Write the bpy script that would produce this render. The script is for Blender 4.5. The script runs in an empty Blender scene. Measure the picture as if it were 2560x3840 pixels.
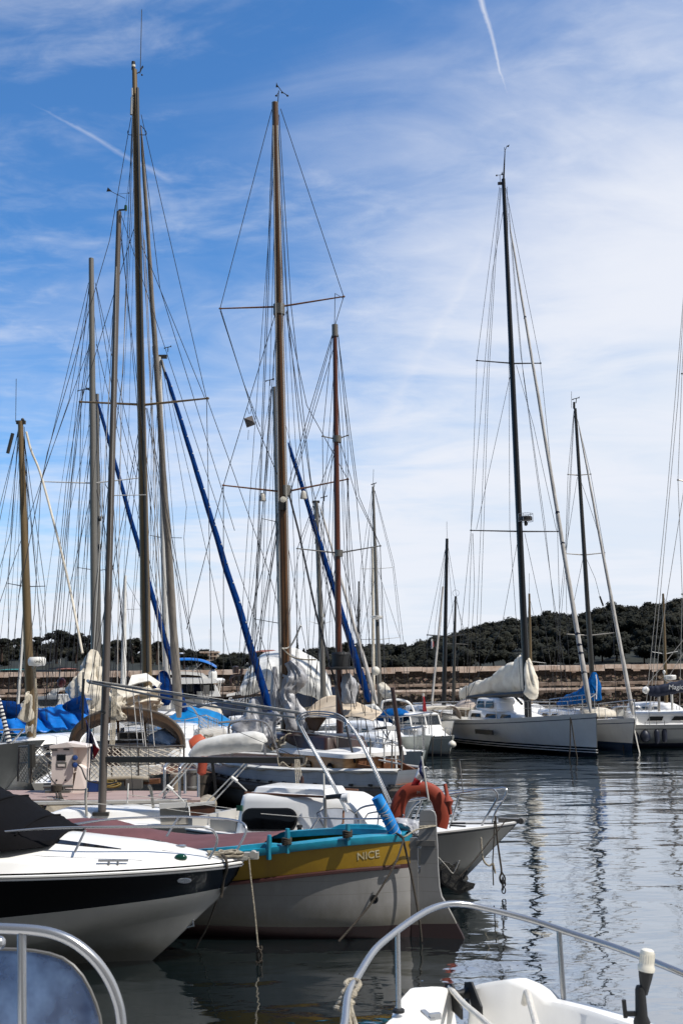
import bpy, math, random
from mathutils.bvhtree import BVHTree
from mathutils import Vector as V, Matrix, Euler, noise
R=math.radians
sc=bpy.context.scene
COL=sc.collection
rnd=random.Random(7)
# ---------------------------------------------------------------- camera
CAMZ=3.12; F=4000.0; HOR=2520
pitch=math.atan((HOR-1920)/F)
RM=(Euler((math.pi/2+pitch,0,0)).to_matrix() @ Euler((0,0,R(-0.74))).to_matrix())
cam=bpy.data.cameras.new('camera'); co=bpy.data.objects.new('camera',cam); COL.objects.link(co)
co.location=(0,0,CAMZ); co.rotation_euler=RM.to_euler()
cam.sensor_fit='VERTICAL'; cam.sensor_height=36; cam.sensor_width=24; cam.lens=36*F/3840
cam.clip_end=3000; cam.clip_start=.05
cam.dof.use_dof=True; cam.dof.focus_distance=17; cam.dof.aperture_fstop=5.0
sc.camera=co
def ray(px,py):
    return RM @ V(((px-1280)/F,-(py-1920)/F,-1.0))
def at(px,py,D):
    """photo pixel + distance -> world point"""
    d=ray(px,py); return V((0,0,CAMZ))+d*(D/d.y)
def atz(px,py,z):
    d=ray(px,py); return V((0,0,CAMZ))+d*((z-CAMZ)/d.z)
def atp(px,py,P0,n):
    d=ray(px,py); o=V((0,0,CAMZ)); return o+d*((P0-o).dot(n)/d.dot(n))
# ---------------------------------------------------------------- render look
sc.view_settings.view_transform='Standard'; sc.view_settings.look='None'
sc.view_settings.exposure=0.1; sc.view_settings.gamma=1
sc.render.engine='CYCLES'
sc.cycles.max_bounces=7; sc.cycles.transparent_max_bounces=12; sc.cycles.caustics_reflective=False; sc.cycles.caustics_refractive=False
sc.cycles.sample_clamp_indirect=6
# ---------------------------------------------------------------- materials
def lin(c):
    return tuple(((x/255)/12.92 if x/255<=.04045 else ((x/255+.055)/1.055)**2.4) for x in c)
def nd(t,k,x=0,y=0,**kw):
    n=t.nodes.new(k)
    for a,b in kw.items(): setattr(n,a,b)
    return n
def mat(name,c,rough=.5,metal=0.0,var=.12,scale=3.0,bump=0.0,bscale=40.0,stretch=(1,1,1),c2=None,spec=.5,thr=None,coat=0.0,detail=4):
    """base colour c (sRGB albedo); noise mixes it to c2 (or a darker tone) so nothing is flat"""
    m=bpy.data.materials.new(name); m.use_nodes=True; t=m.node_tree; b=t.nodes['Principled BSDF']
    cl=lin(c)
    d=lin(c2) if c2 else tuple(x*(1-2*var) for x in cl)
    tc=nd(t,'ShaderNodeTexCoord'); mp=nd(t,'ShaderNodeMapping'); mp.inputs['Scale'].default_value=stretch
    t.links.new(tc.outputs['Object'],mp.inputs['Vector'])
    no=nd(t,'ShaderNodeTexNoise'); no.inputs['Scale'].default_value=scale; no.inputs['Detail'].default_value=detail; no.inputs['Roughness'].default_value=.62
    t.links.new(mp.outputs['Vector'],no.inputs['Vector'])
    rp=nd(t,'ShaderNodeValToRGB'); lo,hi=thr or (.32,.68)
    rp.color_ramp.elements[0].position=lo; rp.color_ramp.elements[1].position=hi
    rp.color_ramp.elements[0].color=(*d,1); rp.color_ramp.elements[1].color=(*cl,1)
    t.links.new(no.outputs['Fac'],rp.inputs['Fac']); t.links.new(rp.outputs['Color'],b.inputs['Base Color'])
    b.inputs['Roughness'].default_value=rough; b.inputs['Metallic'].default_value=metal
    b.inputs['Specular IOR Level'].default_value=spec
    if coat: b.inputs['Coat Weight'].default_value=coat; b.inputs['Coat Roughness'].default_value=.05
    if bump:
        n2=nd(t,'ShaderNodeTexNoise'); n2.inputs['Scale'].default_value=bscale; n2.inputs['Detail'].default_value=3
        t.links.new(mp.outputs['Vector'],n2.inputs['Vector'])
        bp=nd(t,'ShaderNodeBump'); bp.inputs['Strength'].default_value=bump; bp.inputs['Distance'].default_value=.02
        t.links.new(n2.outputs['Fac'],bp.inputs['Height']); t.links.new(bp.outputs['Normal'],b.inputs['Normal'])
    return m
def weather(key,seam=0.0,grime=.35,streak=.5,dirt=(92,86,70)):
    """plank seams, run-off streaks and a scum band at the waterline on a hull paint"""
    m=M[key];t=m.node_tree;b=t.nodes['Principled BSDF'];src=b.inputs['Base Color'].links[0].from_socket;lk=t.links.new
    tc=nd(t,'ShaderNodeTexCoord');sx=nd(t,'ShaderNodeSeparateXYZ');lk(tc.outputs['Object'],sx.inputs[0])
    def mt(op,a,c=None,cl=False):
        n=nd(t,'ShaderNodeMath');n.operation=op;n.use_clamp=cl
        for i,x in enumerate((a,c)):
            if x is None: continue
            if isinstance(x,(int,float)): n.inputs[i].default_value=x
            else: lk(x,n.inputs[i])
        return n.outputs[0]
    def noi(sc_,st,d=5):
        mp=nd(t,'ShaderNodeMapping');lk(tc.outputs['Object'],mp.inputs['Vector']);mp.inputs['Scale'].default_value=st
        n=nd(t,'ShaderNodeTexNoise');lk(mp.outputs[0],n.inputs['Vector']);n.inputs['Scale'].default_value=sc_;n.inputs['Detail'].default_value=d;n.inputs['Roughness'].default_value=.65;return n.outputs['Fac']
    z=sx.outputs[2]
    g=mt('MULTIPLY',mt('SUBTRACT',1,mt('DIVIDE',mt('SUBTRACT',z,mt('MULTIPLY',noi(3,(1,1,.6)),grime*.9)),grime*.6),True),.75)
    s=mt('MULTIPLY',mt('SUBTRACT',mt('MULTIPLY',noi(9,(1,1,.05)),noi(1.3,(1,1,1),2)),.30,True),streak*3.2,True)
    k=mt('MAXIMUM',g,s)
    if seam:
        f=mt('ABSOLUTE',mt('SUBTRACT',mt('FRACT',mt('DIVIDE',mt('ADD',z,mt('MULTIPLY',noi(.4,(1,1,1),1),.05)),seam)),.5))
        k=mt('MAXIMUM',k,mt('MULTIPLY',mt('SUBTRACT',1,mt('DIVIDE',f,.035),True),mt('MULTIPLY',noi(2,(1,1,1)),.8)))
    sc_=mt('MULTIPLY',mt('SUBTRACT',noi(22,(.35,.35,1.6),6),.66,True),4.0,True)   # scuffs
    k=mt('MAXIMUM',k,mt('MULTIPLY',sc_,.5))
    x=nd(t,'ShaderNodeMix');x.data_type='RGBA';lk(k,x.inputs[0]);lk(src,x.inputs[6]);x.inputs[7].default_value=(*lin(dirt),1);lk(x.outputs[2],b.inputs['Base Color'])
def glass(name,c,alpha=.35,rough=.05):
    m=mat(name,c,rough,0,.2,2.0); b=m.node_tree.nodes['Principled BSDF']
    b.inputs['Alpha'].default_value=alpha; return m
M={}
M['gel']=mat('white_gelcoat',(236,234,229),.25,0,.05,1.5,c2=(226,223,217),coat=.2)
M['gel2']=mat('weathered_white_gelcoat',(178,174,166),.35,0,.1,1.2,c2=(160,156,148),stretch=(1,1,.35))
M['deck']=mat('deck_white',(232,230,226),.5,0,.06,5,bump=.1,bscale=90)
M['grey_hull']=mat('pale_grey_green_hull',(178,184,178),.3,0,.1,2,stretch=(1,1,.3))
M['dark_grey_hull']=mat('grey_hull_paint',(104,106,104),.4,0,.12,2)
M['black_gloss']=mat('glossy_black_gelcoat',(5,5,5),.22,0,.1,3,spec=.1)
M['black']=mat('black_rubber',(16,16,17),.6,0,.2,8)
M['black_mast']=mat('black_carbon_spar',(14,14,15),.35,0,.2,3)
M['antifoul']=mat('dark_red_antifouling',(40,18,18),.7,0,.2,5)
M['dark_af']=mat('dark_antifouling',(18,20,24),.6,0,.2,5)
M['navy']=mat('navy_hull_paint',(8,46,84),.3,0,.12,3)
M['steel']=mat('polished_stainless_steel',(176,176,176),.24,.75,.04,4)
M['alu']=mat('grey_anodised_aluminium',(128,124,117),.42,.6,.1,1.5,stretch=(1,1,.2))
M['alu_dull']=mat('weathered_brown_aluminium',(104,96,90),.5,.45,.15,1.5,stretch=(1,1,.15))
M['alu_dark']=mat('dark_aluminium_spar',(74,72,68),.42,.6,.12,2,stretch=(1,1,.2))
M['white_spar']=mat('white_painted_spar',(204,202,196),.4,0,.1,2,stretch=(1,1,.2))
M['gold_mast']=mat('bronze_anodised_spar',(124,104,74),.42,.35,.18,1.5,stretch=(1,1,.15))
M['wood_mast']=mat('varnished_spruce_spar',(104,70,36),.35,0,.2,4,c2=(64,42,22),stretch=(6,6,.25),coat=.3)
M['red_wood']=mat('dark_varnished_spar',(104,52,28),.32,0,.2,4,c2=(66,32,18),stretch=(6,6,.25),coat=.3)
M['teak']=mat('weathered_teak',(126,82,50),.6,0,.2,5,c2=(84,50,30),stretch=(1,1,5),bump=.3,bscale=30)
M['ply']=mat('pale_plywood',(200,160,112),.5,0,.15,4,c2=(166,124,84),stretch=(1,1,4))
M['mahog']=mat('dark_mahogany',(56,30,22),.4,0,.2,5,c2=(36,20,16),coat=.2)
M['door_wood']=mat('brown_wooden_door',(98,62,44),.5,0,.2,6,c2=(68,42,30),stretch=(1,1,.3))
M['cream_cloth']=mat('cream_canvas',(214,206,190),.85,0,.1,3,c2=(182,172,154),bump=.5,bscale=9)
M['white_cloth']=mat('white_canvas',(226,224,218),.85,0,.07,3,c2=(196,194,188),bump=.5,bscale=8)
M['silver_cloth']=mat('silvery_grey_tarpaulin',(182,182,184),.4,0,.12,5,c2=(138,138,142),bump=.8,bscale=9)
M['beige_cloth']=mat('pinkish_beige_canvas',(206,190,174),.85,0,.06,2,c2=(176,160,146),bump=.2,bscale=8)
M['tan_cloth']=mat('tan_awning_canvas',(222,204,178),.85,0,.06,2,c2=(192,170,142),bump=.2,bscale=8)
M['brown_cloth']=mat('brown_dodger_canvas',(118,92,70),.85,0,.1,4,bump=.2,bscale=20)
M['grey_sail']=mat('grey_rolled_sail',(140,132,122),.8,0,.15,3,c2=(104,98,92),stretch=(3,3,.6),bump=.4,bscale=12)
M['pale_sail']=mat('pale_rolled_sail',(196,192,186),.8,0,.12,3,c2=(150,146,142),stretch=(3,3,.5),bump=.4,bscale=12)
M['blue_cloth']=mat('royal_blue_canvas',(4,88,158),.9,0,.1,4,spec=.12,c2=(4,66,116),bump=.4,bscale=10)
M['navy_cloth']=mat('navy_blue_canvas',(2,48,108),.9,0,.12,4,spec=.08,c2=(1,32,78),bump=.4,bscale=10)
M['dnavy_cloth']=mat('dark_navy_canvas',(18,28,52),.8,0,.12,4,bump=.4,bscale=10)
M['tarp']=mat('bright_blue_tarpaulin',(4,112,196),.4,0,.12,2.5,c2=(3,84,160),bump=.7,bscale=5)
M['turq_tarp']=mat('turquoise_tarpaulin',(10,124,186),.4,0,.12,3,c2=(8,96,150),bump=.6,bscale=6)
M['maroon']=mat('faded_maroon_canvas',(104,66,68),.85,0,.12,3,c2=(86,52,54),bump=.2,bscale=14)
M['black_cloth']=mat('black_canvas',(11,10,12),.9,0,.15,4,bump=.2,bscale=20,spec=.12)
M['teal']=mat('turquoise_paint',(28,146,172),.4,0,.12,4,c2=(18,112,136))
M['yellow']=mat('ochre_yellow_paint',(160,126,18),.45,0,.1,2,c2=(132,100,14))
M['red_strake']=mat('dark_red_paint',(60,20,17),.6,0,.2,6)
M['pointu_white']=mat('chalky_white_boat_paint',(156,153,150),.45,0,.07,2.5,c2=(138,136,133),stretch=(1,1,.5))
M['ketch_blue']=mat('pale_blue_grey_hull_paint',(190,198,206),.45,0,.1,1.6,c2=(164,174,186),stretch=(1,1,.6))
M['ketch_strake']=mat('grey_rubbing_strake',(104,94,84),.7,0,.1,6,c2=(82,74,66))
M['orange']=mat('faded_orange_vinyl',(146,54,32),.7,0,.1,4,c2=(132,52,30))
M['orange2']=mat('bright_orange_plastic',(196,88,52),.6,0,.1,4)
M['sky_foam']=mat('bright_blue_foam',(24,140,214),.7,0,.1,9,c2=(16,112,184))
M['rope']=mat('pale_worn_rope',(186,176,156),.9,0,.2,30,c2=(132,122,106),bump=.8,bscale=120)
M['rope_dark']=mat('dark_wet_rope',(74,66,56),.9,0,.25,30,bump=.8,bscale=120)
M['rope_white']=mat('white_rope',(222,216,204),.9,0,.1,30,bump=.6,bscale=120)
M['wire']=mat('dark_rigging_wire',(44,44,48),.5,.4,.1,3)
M['wire_pale']=mat('pale_rigging_rope',(168,164,158),.7,0,.1,6)
M['win']=mat('dark_window_glass',(10,12,15),.05,0,.1,2)
M['vinyl']=glass('clear_vinyl_window',(196,200,206),.28,.12)
M['cabin_glass']=glass('tinted_cabin_glass',(52,60,68),.55,.04)
M['old_perspex']=mat('perspex_with_sky_reflection',(128,158,200),.2,0,.2,3.2,c2=(34,58,104),thr=(.36,.68),spec=.6)  # blue and pale blotches in the colour imitate reflected sky and cloud
M['old_perspex'].node_tree.nodes['Principled BSDF'].inputs['Alpha'].default_value=.66
M['cover_win']=mat('grey_white_window_cover',(206,210,218),.6,0,.1,5)
M['pont_deck']=mat('pinkish_pontoon_decking',(168,146,138),.8,0,.12,5,c2=(140,118,112),stretch=(.4,6,1))
M['pont_beige']=mat('beige_pontoon_fender',(166,156,138),.55,0,.12,4,c2=(128,116,98))
M['ped']=mat('off_white_pedestal_plastic',(226,214,206),.45,0,.05,3)
M['ped_grey']=mat('grey_plastic_panel',(104,102,98),.4,0,.1,5)
M['blue_plastic']=mat('blue_socket_plastic',(30,62,120),.4,0,.1,5)
M['hose']=mat('dull_yellow_hose',(126,104,44),.6,0,.2,9)
M['green_lens']=mat('green_lens',(16,66,50),.15,0,.1,5)
M['fender_navy']=mat('navy_fender_vinyl',(16,26,48),.5,0,.12,5)
M['fender_white']=mat('off_white_fender_vinyl',(224,218,204),.5,0,.08,4)
M['fender_red']=mat('dark_red_fender_vinyl',(90,24,28),.4,0,.15,4)
M['blue']=mat('flag_blue_cloth',(20,32,84),.85,0,.1,4)
M['white']=mat('flag_white_cloth',(226,222,222),.85,0,.06,4)
M['red']=mat('flag_red_cloth',(172,32,42),.85,0,.1,4)
M['letter']=mat('cream_lettering_paint',(202,192,160),.6,0,.1,12,c2=(168,150,104))
M['ivory_cloth']=mat('ivory_sail_canvas',(236,228,210),.85,0,.07,3,c2=(214,204,186),bump=.5,bscale=8)
M['letter_white']=mat('white_lettering',(226,226,226),.6,0,.05,6)
M['mottled']=mat('fouled_black_metal',(60,58,54),.8,0,.3,14,c2=(14,14,14),thr=(.45,.62),bump=.5)
M['netting']=mat('off_white_netting_cord',(206,196,180),.9,0,.1,9)
M['cushion']=mat('blue_cushion_cloth',(80,112,156),.8,0,.12,6,c2=(120,140,170))
M['lamp_white']=mat('ribbed_white_lens',(230,224,208),.3,0,.04,5)
M['well_grey']=mat('grey_white_moulded_liner',(216,216,212),.4,0,.05,3)
M['radar']=mat('white_radome',(228,226,220),.35,0,.04,4)
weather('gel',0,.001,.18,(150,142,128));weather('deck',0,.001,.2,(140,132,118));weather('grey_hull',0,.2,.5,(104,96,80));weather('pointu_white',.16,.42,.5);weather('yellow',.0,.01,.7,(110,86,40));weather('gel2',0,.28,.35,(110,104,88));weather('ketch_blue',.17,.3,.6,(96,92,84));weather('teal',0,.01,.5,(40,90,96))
# ---------------------------------------------------------------- mesh building
class MB:
    def __init__(s,mx=None): s.v=[];s.f=[];s.m=[];s.mx=mx
    def add(s,vs,fs,mi=0):
        o=len(s.v)
        s.v+= [(s.mx@V(p)) if s.mx else V(p) for p in vs]
        for i,f in enumerate(fs):
            s.f.append(tuple(k+o for k in f)); s.m.append(mi[i] if isinstance(mi,list) else mi)
        return s
    def box(s,c,sz,rot=None,mi=0,tx=1,ty=1):
        x,y,z=[k/2 for k in sz]; Q=rot.to_matrix() if isinstance(rot,Euler) else (rot or Matrix.Identity(3)); c=V(c)
        vs=[c+Q@V(p) for p in [(-x,-y,-z),(x,-y,-z),(x,y,-z),(-x,y,-z),(-x*tx,-y*ty,z),(x*tx,-y*ty,z),(x*tx,y*ty,z),(-x*tx,y*ty,z)]]
        return s.add(vs,[(3,2,1,0),(4,5,6,7),(0,1,5,4),(1,2,6,5),(2,3,7,6),(3,0,4,7)],mi)
    def bar(s,p,q,w,h,mi=0,up=(0,0,1)):
        p=V(p);q=V(q);d=(q-p);L=d.length;d.normalize();u=V(up)
        if abs(d.dot(u))>.98: u=V((0,1,0))
        a=d.cross(u).normalized();b=a.cross(d)
        Q=Matrix((d,a,b)).transposed()
        return s.box((p+q)/2,(L,w,h),Q,mi)
    def tube(s,pts,r,n=8,closed=False,mi=0,cap=True,flat=1.0,upv=None):
        pts=[V(p) for p in pts];N=len(pts)
        rr=[r]*N if not isinstance(r,(list,tuple)) else r
        T=[]
        for i in range(N):
            a=pts[i-1] if (i or closed) else pts[0]; b=pts[(i+1)%N] if (i<N-1 or closed) else pts[-1]
            t=(b-a); T.append(t.normalized() if t.length>1e-9 else V((0,0,1)))
        u=V(upv) if upv else (V((0,0,1)) if abs(T[0].z)<.9 else V((0,1,0)))
        nrm=(u-T[0]*u.dot(T[0])).normalized()
        vs=[]
        for i in range(N):
            nrm=nrm-T[i]*nrm.dot(T[i])
            nrm=nrm.normalized() if nrm.length>1e-6 else T[i].orthogonal().normalized()
            bn=T[i].cross(nrm)
            for k in range(n):
                a=2*math.pi*k/n
                vs.append(pts[i]+(nrm*math.cos(a)*flat+bn*math.sin(a))*rr[i])
        fs=[]
        for i in range(N if closed else N-1):
            j=(i+1)%N
            for k in range(n):
                l=(k+1)%n
                fs.append((i*n+k,i*n+l,j*n+l,j*n+k))
        if cap and not closed:
            fs.append(tuple(range(n-1,-1,-1))); fs.append(tuple((N-1)*n+k for k in range(n)))
        return s.add(vs,fs,mi)
    def loft(s,rings,mi=0,closed=True,cap=(True,True)):
        n=len(rings[0]);vs=[p for r in rings for p in r];fs=[];ms=[]
        for i in range(len(rings)-1):
            for k in range(n if closed else n-1):
                l=(k+1)%n
                fs.append((i*n+k,i*n+l,(i+1)*n+l,(i+1)*n+k)); ms.append(mi[k] if isinstance(mi,list) else mi)
        c0=mi[0] if isinstance(mi,list) else mi
        if closed and cap[0]: fs.append(tuple(range(n-1,-1,-1)));ms.append(c0)
        if closed and cap[1]: fs.append(tuple((len(rings)-1)*n+k for k in range(n)));ms.append(c0)
        return s.add(vs,fs,ms)
    def lathe(s,c,prof,n=14,axis=(0,0,1),mi=0):
        ax=V(axis).normalized();a=ax.orthogonal().normalized();b=ax.cross(a);c=V(c)
        rings=[[c+ax*h+(a*math.cos(2*math.pi*k/n)+b*math.sin(2*math.pi*k/n))*max(r,1e-4) for k in range(n)] for r,h in prof]
        return s.loft(rings,mi)
    def sheet(s,fn,nu,nv,mi=0):
        vs=[fn(i/nu,j/nv) for i in range(nu+1) for j in range(nv+1)]
        fs=[(i*(nv+1)+j,(i+1)*(nv+1)+j,(i+1)*(nv+1)+j+1,i*(nv+1)+j+1) for i in range(nu) for j in range(nv)]
        return s.add(vs,fs,mi)
    def slab(s,pts,t,mi=0):
        """polygon thickened by vector t"""
        n=len(pts);t=V(t);vs=[V(p) for p in pts]+[V(p)+t for p in pts]
        fs=[tuple(range(n-1,-1,-1)),tuple(range(n,2*n))]+[(i,(i+1)%n,n+(i+1)%n,n+i) for i in range(n)]
        return s.add(vs,fs,mi)
    def ball(s,c,r,sz=(1,1,1),n=12,m=8,mi=0):
        c=V(c);rings=[]
        for j in range(m+1):
            t=math.pi*j/m
            rings.append([c+V((math.sin(t)*math.cos(2*math.pi*k/n)*sz[0],math.sin(t)*math.sin(2*math.pi*k/n)*sz[1],-math.cos(t)*sz[2]))*r for k in range(n)])
        return s.loft(rings,mi,cap=(False,False))
WL={}
def build(mb,name,mats,parent=None,ang=38,solid=0,smooth=True,recalc=True):
    me=bpy.data.meshes.new(name)
    o=bpy.data.objects.new(name,me); COL.objects.link(o)
    base=WL.get(parent.name,V()) if parent else V()
    me.from_pydata([tuple(p-base) for p in mb.v],[],mb.f)
    if not isinstance(mats,(list,tuple)): mats=[mats]
    for m in mats: me.materials.append(M[m] if isinstance(m,str) else m)
    me.polygons.foreach_set('material_index',mb.m)
    if recalc:
        import bmesh
        bm=bmesh.new(); bm.from_mesh(me); bmesh.ops.recalc_face_normals(bm,faces=bm.faces); bm.to_mesh(me); bm.free()
    if smooth:
        me.polygons.foreach_set('use_smooth',[True]*len(me.polygons)); me.set_sharp_from_angle(angle=R(ang))
    if solid:
        md=o.modifiers.new('thickness','SOLIDIFY'); md.thickness=solid; md.offset=0
    if parent: o.parent=parent
    WL[o.name]=base
    return o
def tag(o,label,cat,group=None,kind=None):
    if label: o['label']=label
    if cat: o['category']=cat
    if group: o['group']=group
    if kind: o['kind']=kind
    return o
def thing(name,label,cat,loc,group=None):
    o=bpy.data.objects.new(name,None); COL.objects.link(o); o.location=loc; o.empty_display_size=.3
    WL[o.name]=V(loc); return tag(o,label,cat,group)
def solo(mb,name,mats,label,cat,group=None,**kw):
    """a thing that is one mesh, its origin at its own base"""
    c=sum(mb.v,V())/len(mb.v); c.z=min(p.z for p in mb.v)
    for p in range(len(mb.v)): mb.v[p]=mb.v[p]-c
    o=build(mb,name,mats,None,**kw); o.location=c; WL[o.name]=c
    return tag(o,label,cat,group)
def smooth(pts,n=6,closed=False):
    pts=[V(p) for p in pts];N=len(pts);out=[]
    for i in range(N if closed else N-1):
        g=lambda k: pts[k%N] if closed else pts[max(0,min(N-1,k))]
        a,b,c,d=g(i-1),g(i),g(i+1),g(i+2)
        for k in range(n):
            t=k/n
            out.append(.5*((2*b)+(c-a)*t+(2*a-5*b+4*c-d)*t*t+(3*b-a-3*c+d)*t**3))
    if not closed: out.append(pts[-1])
    return out
def lerp(a,b,t): return a+(b-a)*t
def interp(t,tab):
    for i in range(len(tab)-1):
        if t<=tab[i+1][0]:
            u=(t-tab[i][0])/(tab[i+1][0]-tab[i][0]); u=max(0,min(1,u))
            return tab[i][1]+(tab[i+1][1]-tab[i][1])*u
    return tab[-1][1]
def sag(p,q,s,n=10):
    p=V(p);q=V(q); return [lerp(p,q,i/n)-V((0,0,s*4*(i/n)*(1-i/n))) for i in range(n+1)]
def nz(p,sc_=1.0,seed=0.0): return noise.noise(V(p)*sc_+V((seed,seed*1.7,seed*.3)))
def frame(origin,head):
    """local x = heading (bow), y = port, z = up"""
    h=V((head[0],head[1],0)).normalized(); y=V((-h.y,h.x,0)); m=Matrix((h,y,V((0,0,1)))).transposed().to_4x4(); m.translation=V(origin); return m
def text(body,org,right,up,h,name,m,parent,ext=.004,shear=0.0,bold=0.0,onto=None):
    cu=bpy.data.curves.new('lettering','FONT'); cu.body=body; cu.size=1; cu.extrude=ext/h; cu.shear=shear; cu.offset=bold
    ob=bpy.data.objects.new('tmp_text',cu); COL.objects.link(ob)
    dg=bpy.context.evaluated_depsgraph_get(); me=bpy.data.meshes.new_from_object(ob.evaluated_get(dg))
    bpy.data.objects.remove(ob)
    r=V(right).normalized();u=V(up).normalized();n=r.cross(u).normalized();u=n.cross(r)
    b=MB(); sx=h*1.38
    b.add([V(org)+r*(p.co.x*sx)+u*(p.co.y*sx)+n*(p.co.z*h) for p in me.vertices],[tuple(p.vertices) for p in me.polygons])
    if onto:      # lay the letters on the surface of mesh onto
        bv=BVHTree.FromPolygons([tuple(v) for v in onto.v],onto.f)
        for i,p in enumerate(b.v):
            q,nn,_,_=bv.ray_cast(p+n*.8,-n)
            if q: b.v[i]=q+n*(.003+.003*((p-V(org)).dot(n)>0))
    return build(b,name,m,parent,smooth=False,recalc=False)
def decal(src,top,bot,nu,nv,off,name,m,parent,t=.006):
    """thin panel laid on the surface of mesh src between two outlines given in photo px"""
    bv=BVHTree.FromPolygons([tuple(v) for v in src.v],src.f);o=V((0,0,CAMZ))
    def ev(P,u):
        i=u*(len(P)-1);k=int(min(len(P)-2,i));f=i-k;return (lerp(P[k][0],P[k+1][0],f),lerp(P[k][1],P[k+1][1],f))
    g=[];last=None
    for i in range(nu+1):
        a=ev(top,i/nu);b=ev(bot,i/nu);row=[]
        for j in range(nv+1):
            x=lerp(a[0],b[0],j/nv);y=lerp(a[1],b[1],j/nv);d=ray(x,y).normalized();h,n,_,_=bv.ray_cast(o,d)
            if h is None: h,n,_,_=bv.find_nearest(last or o+d*15)
            last=h
            if n.dot(d)>0: n=-n
            row.append((h,n))
        g.append(row)
    mb=MB();W=nv+1
    mb.add([h+n*off for r in g for h,n in r]+[h+n*(off-t) for r in g for h,n in r],[])
    Q=(nu+1)*W
    for i in range(nu):
        for j in range(nv):
            a=i*W+j;mb.f+=[(a,a+1,a+W+1,a+W)];mb.m.append(0)
    E=[(i*W,(i+1)*W) for i in range(nu)]+[((i+1)*W+nv,i*W+nv) for i in range(nu)]+[(j+1,j) for j in range(nv)]+[(nu*W+j,nu*W+j+1) for j in range(nv)]
    for a,b in E: mb.f.append((a,b,b+Q,a+Q));mb.m.append(0)
    return build(mb,name,m,parent,ang=50)
# ---------------------------------------------------------------- boat pieces
def sheerf(fs,fm,fb,k=.45):
    def z(s):
        return fs*(s-k)*(s-1)/(k)+fm*s*(s-1)/(k*(k-1))+fb*s*(s-k)/(1-k)
    return z
def beamf(B,tw=.7,mid=.42,bp=1.9,pointed=False):
    def b(s):
        if pointed: return max(.02,B/2*(1-abs(2*s-1)**2.3)**.75)
        if s<mid: return B/2*(tw+(1-tw)*math.sin(math.pi/2*s/mid))
        return max(.02,B/2*max(0,1-((s-mid)/(1-mid))**bp)**.9)
    return b
def hull(mb,L,bf,zf,rows,d=.4,p=.3,rake=.5,N=26,srake=0.0,pv=1.3):
    """rows: [(kind,value,mat)] kind 'd' = below sheer, 'z' = absolute height; the band below each row takes its mat"""
    ss=[0.5-0.5*math.cos(math.pi*(i/N)) if i else 0 for i in range(N+1)]
    rings=[]
    for s in ss:
        zs=zf(s);b=bf(s);pp=p*(1+pv*s**3);ring=[]
        zz=[]
        for k,v,_ in rows: zz.append(zs-v if k=='d' else min(v,zs-.02))
        zz.append(-d)
        for i in range(1,len(zz)): zz[i]=min(zz[i],zz[i-1]-.002)
        half=[]
        for i in range(len(zz)):
            seg=[zz[i]]
            if i<len(zz)-1:
                k=3 if zz[i]-zz[i+1]>.2 else 1
                seg=[zz[i]+(zz[i+1]-zz[i])*j/k for j in range(k)] if False else [zz[i]]
            for z in seg:
                u=(z+d)/(zs+d); y=b*max(0,u)**pp
                x=s*L-rake*(1-u)*s**5+srake*(1-u)*(1-s)**8
                half.append((x,y,z))
        rings.append(half+[(x,-y,z) for x,y,z in reversed(half[:-1])])
    m=[r[2] for r in rows]; mi=m+list(reversed(m))
    n=len(rings[0]);vs=[q for r in rings for q in r];fs=[];ms=[]
    for i in range(N):
        for k in range(n-1):
            fs.append((i*n+k,i*n+k+1,(i+1)*n+k+1,(i+1)*n+k));ms.append(mi[k])
    for k in range(len(m)):           # transom
        a,b2=k,k+1;c2,d2=n-2-k,n-1-k
        fs.append((a,b2,c2,d2) if b2!=c2 else (a,b2,d2));ms.append(m[k])
    return mb.add(vs,fs,ms)
def deckcap(mb,L,bf,zf,inset=.03,drop=.03,cam=.05,N=20,s0=0,s1=1,mi=0):
    rings=[]
    for i in range(N+1):
        s=s0+(s1-s0)*i/N;b=max(.01,bf(s)-inset);z=zf(s)-drop
        rings.append([(s*L-(.04 if i==N else 0),b*k/4,z+cam*(1-(k/4)**2)*min(1,b)) for k in range(4,-5,-1)])
    return mb.loft(rings,mi,closed=False)
def rail(L,bf,zf,h=.05,side=1,s0=0,s1=1,inset=0,N=22):
    return [(s*L,side*(bf(s)-inset),zf(s)+h) for s in [s0+(s1-s0)*i/N for i in range(N+1)]]
def rring(x0,x1,w0,w1,z,r,k=4):
    """rounded rectangle x0..x1, half-widths w0 (at x0) and w1 (at x1)"""
    out=[]
    for cx,w,sy,sx,a0 in ((x1,w1,1,-1,0),(x0,w0,1,1,90),(x0,w0,-1,1,180),(x1,w1,-1,-1,270)):
        rr=min(r,w*.95)
        for i in range(k+1):
            a=R(a0+90*i/k)
            out.append((cx+sx*rr+rr*math.cos(a),sy*(w-rr)+rr*math.sin(a),z))
    return out
def cabin(mb,x0,x1,w0,w1,z0,h,front=.4,back=.1,tum=.08,r=.15,crown=.04,mi=0):
    rg=[rring(x0,x1,w0,w1,z0,r),rring(x0+back*.8,x1-front*.8,w0-tum*.7,w1-tum*.7,z0+h*.8,r),
        rring(x0+back,x1-front,w0-tum,w1-tum,z0+h*.94,r*.95),rring(x0+back+.05,x1-front-.06,w0-tum-.06,w1-tum-.06,z0+h,r*.8),
        rring(lerp(x0+back,x1-front,.3),lerp(x0+back,x1-front,.7),w0*.3,w1*.3,z0+h+crown,r*.3)]
    return mb.loft(rg,mi)
def wires(boat,D,lines,name='shroud',m='wire',k=1.0):
    for ln in lines:
        pts=[at(q[0],q[1],D+(q[2] if len(q)>2 else 0)) for q in ln]
        build(MB().tube(pts,.0003*D*k,5),name,m,boat)
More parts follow.
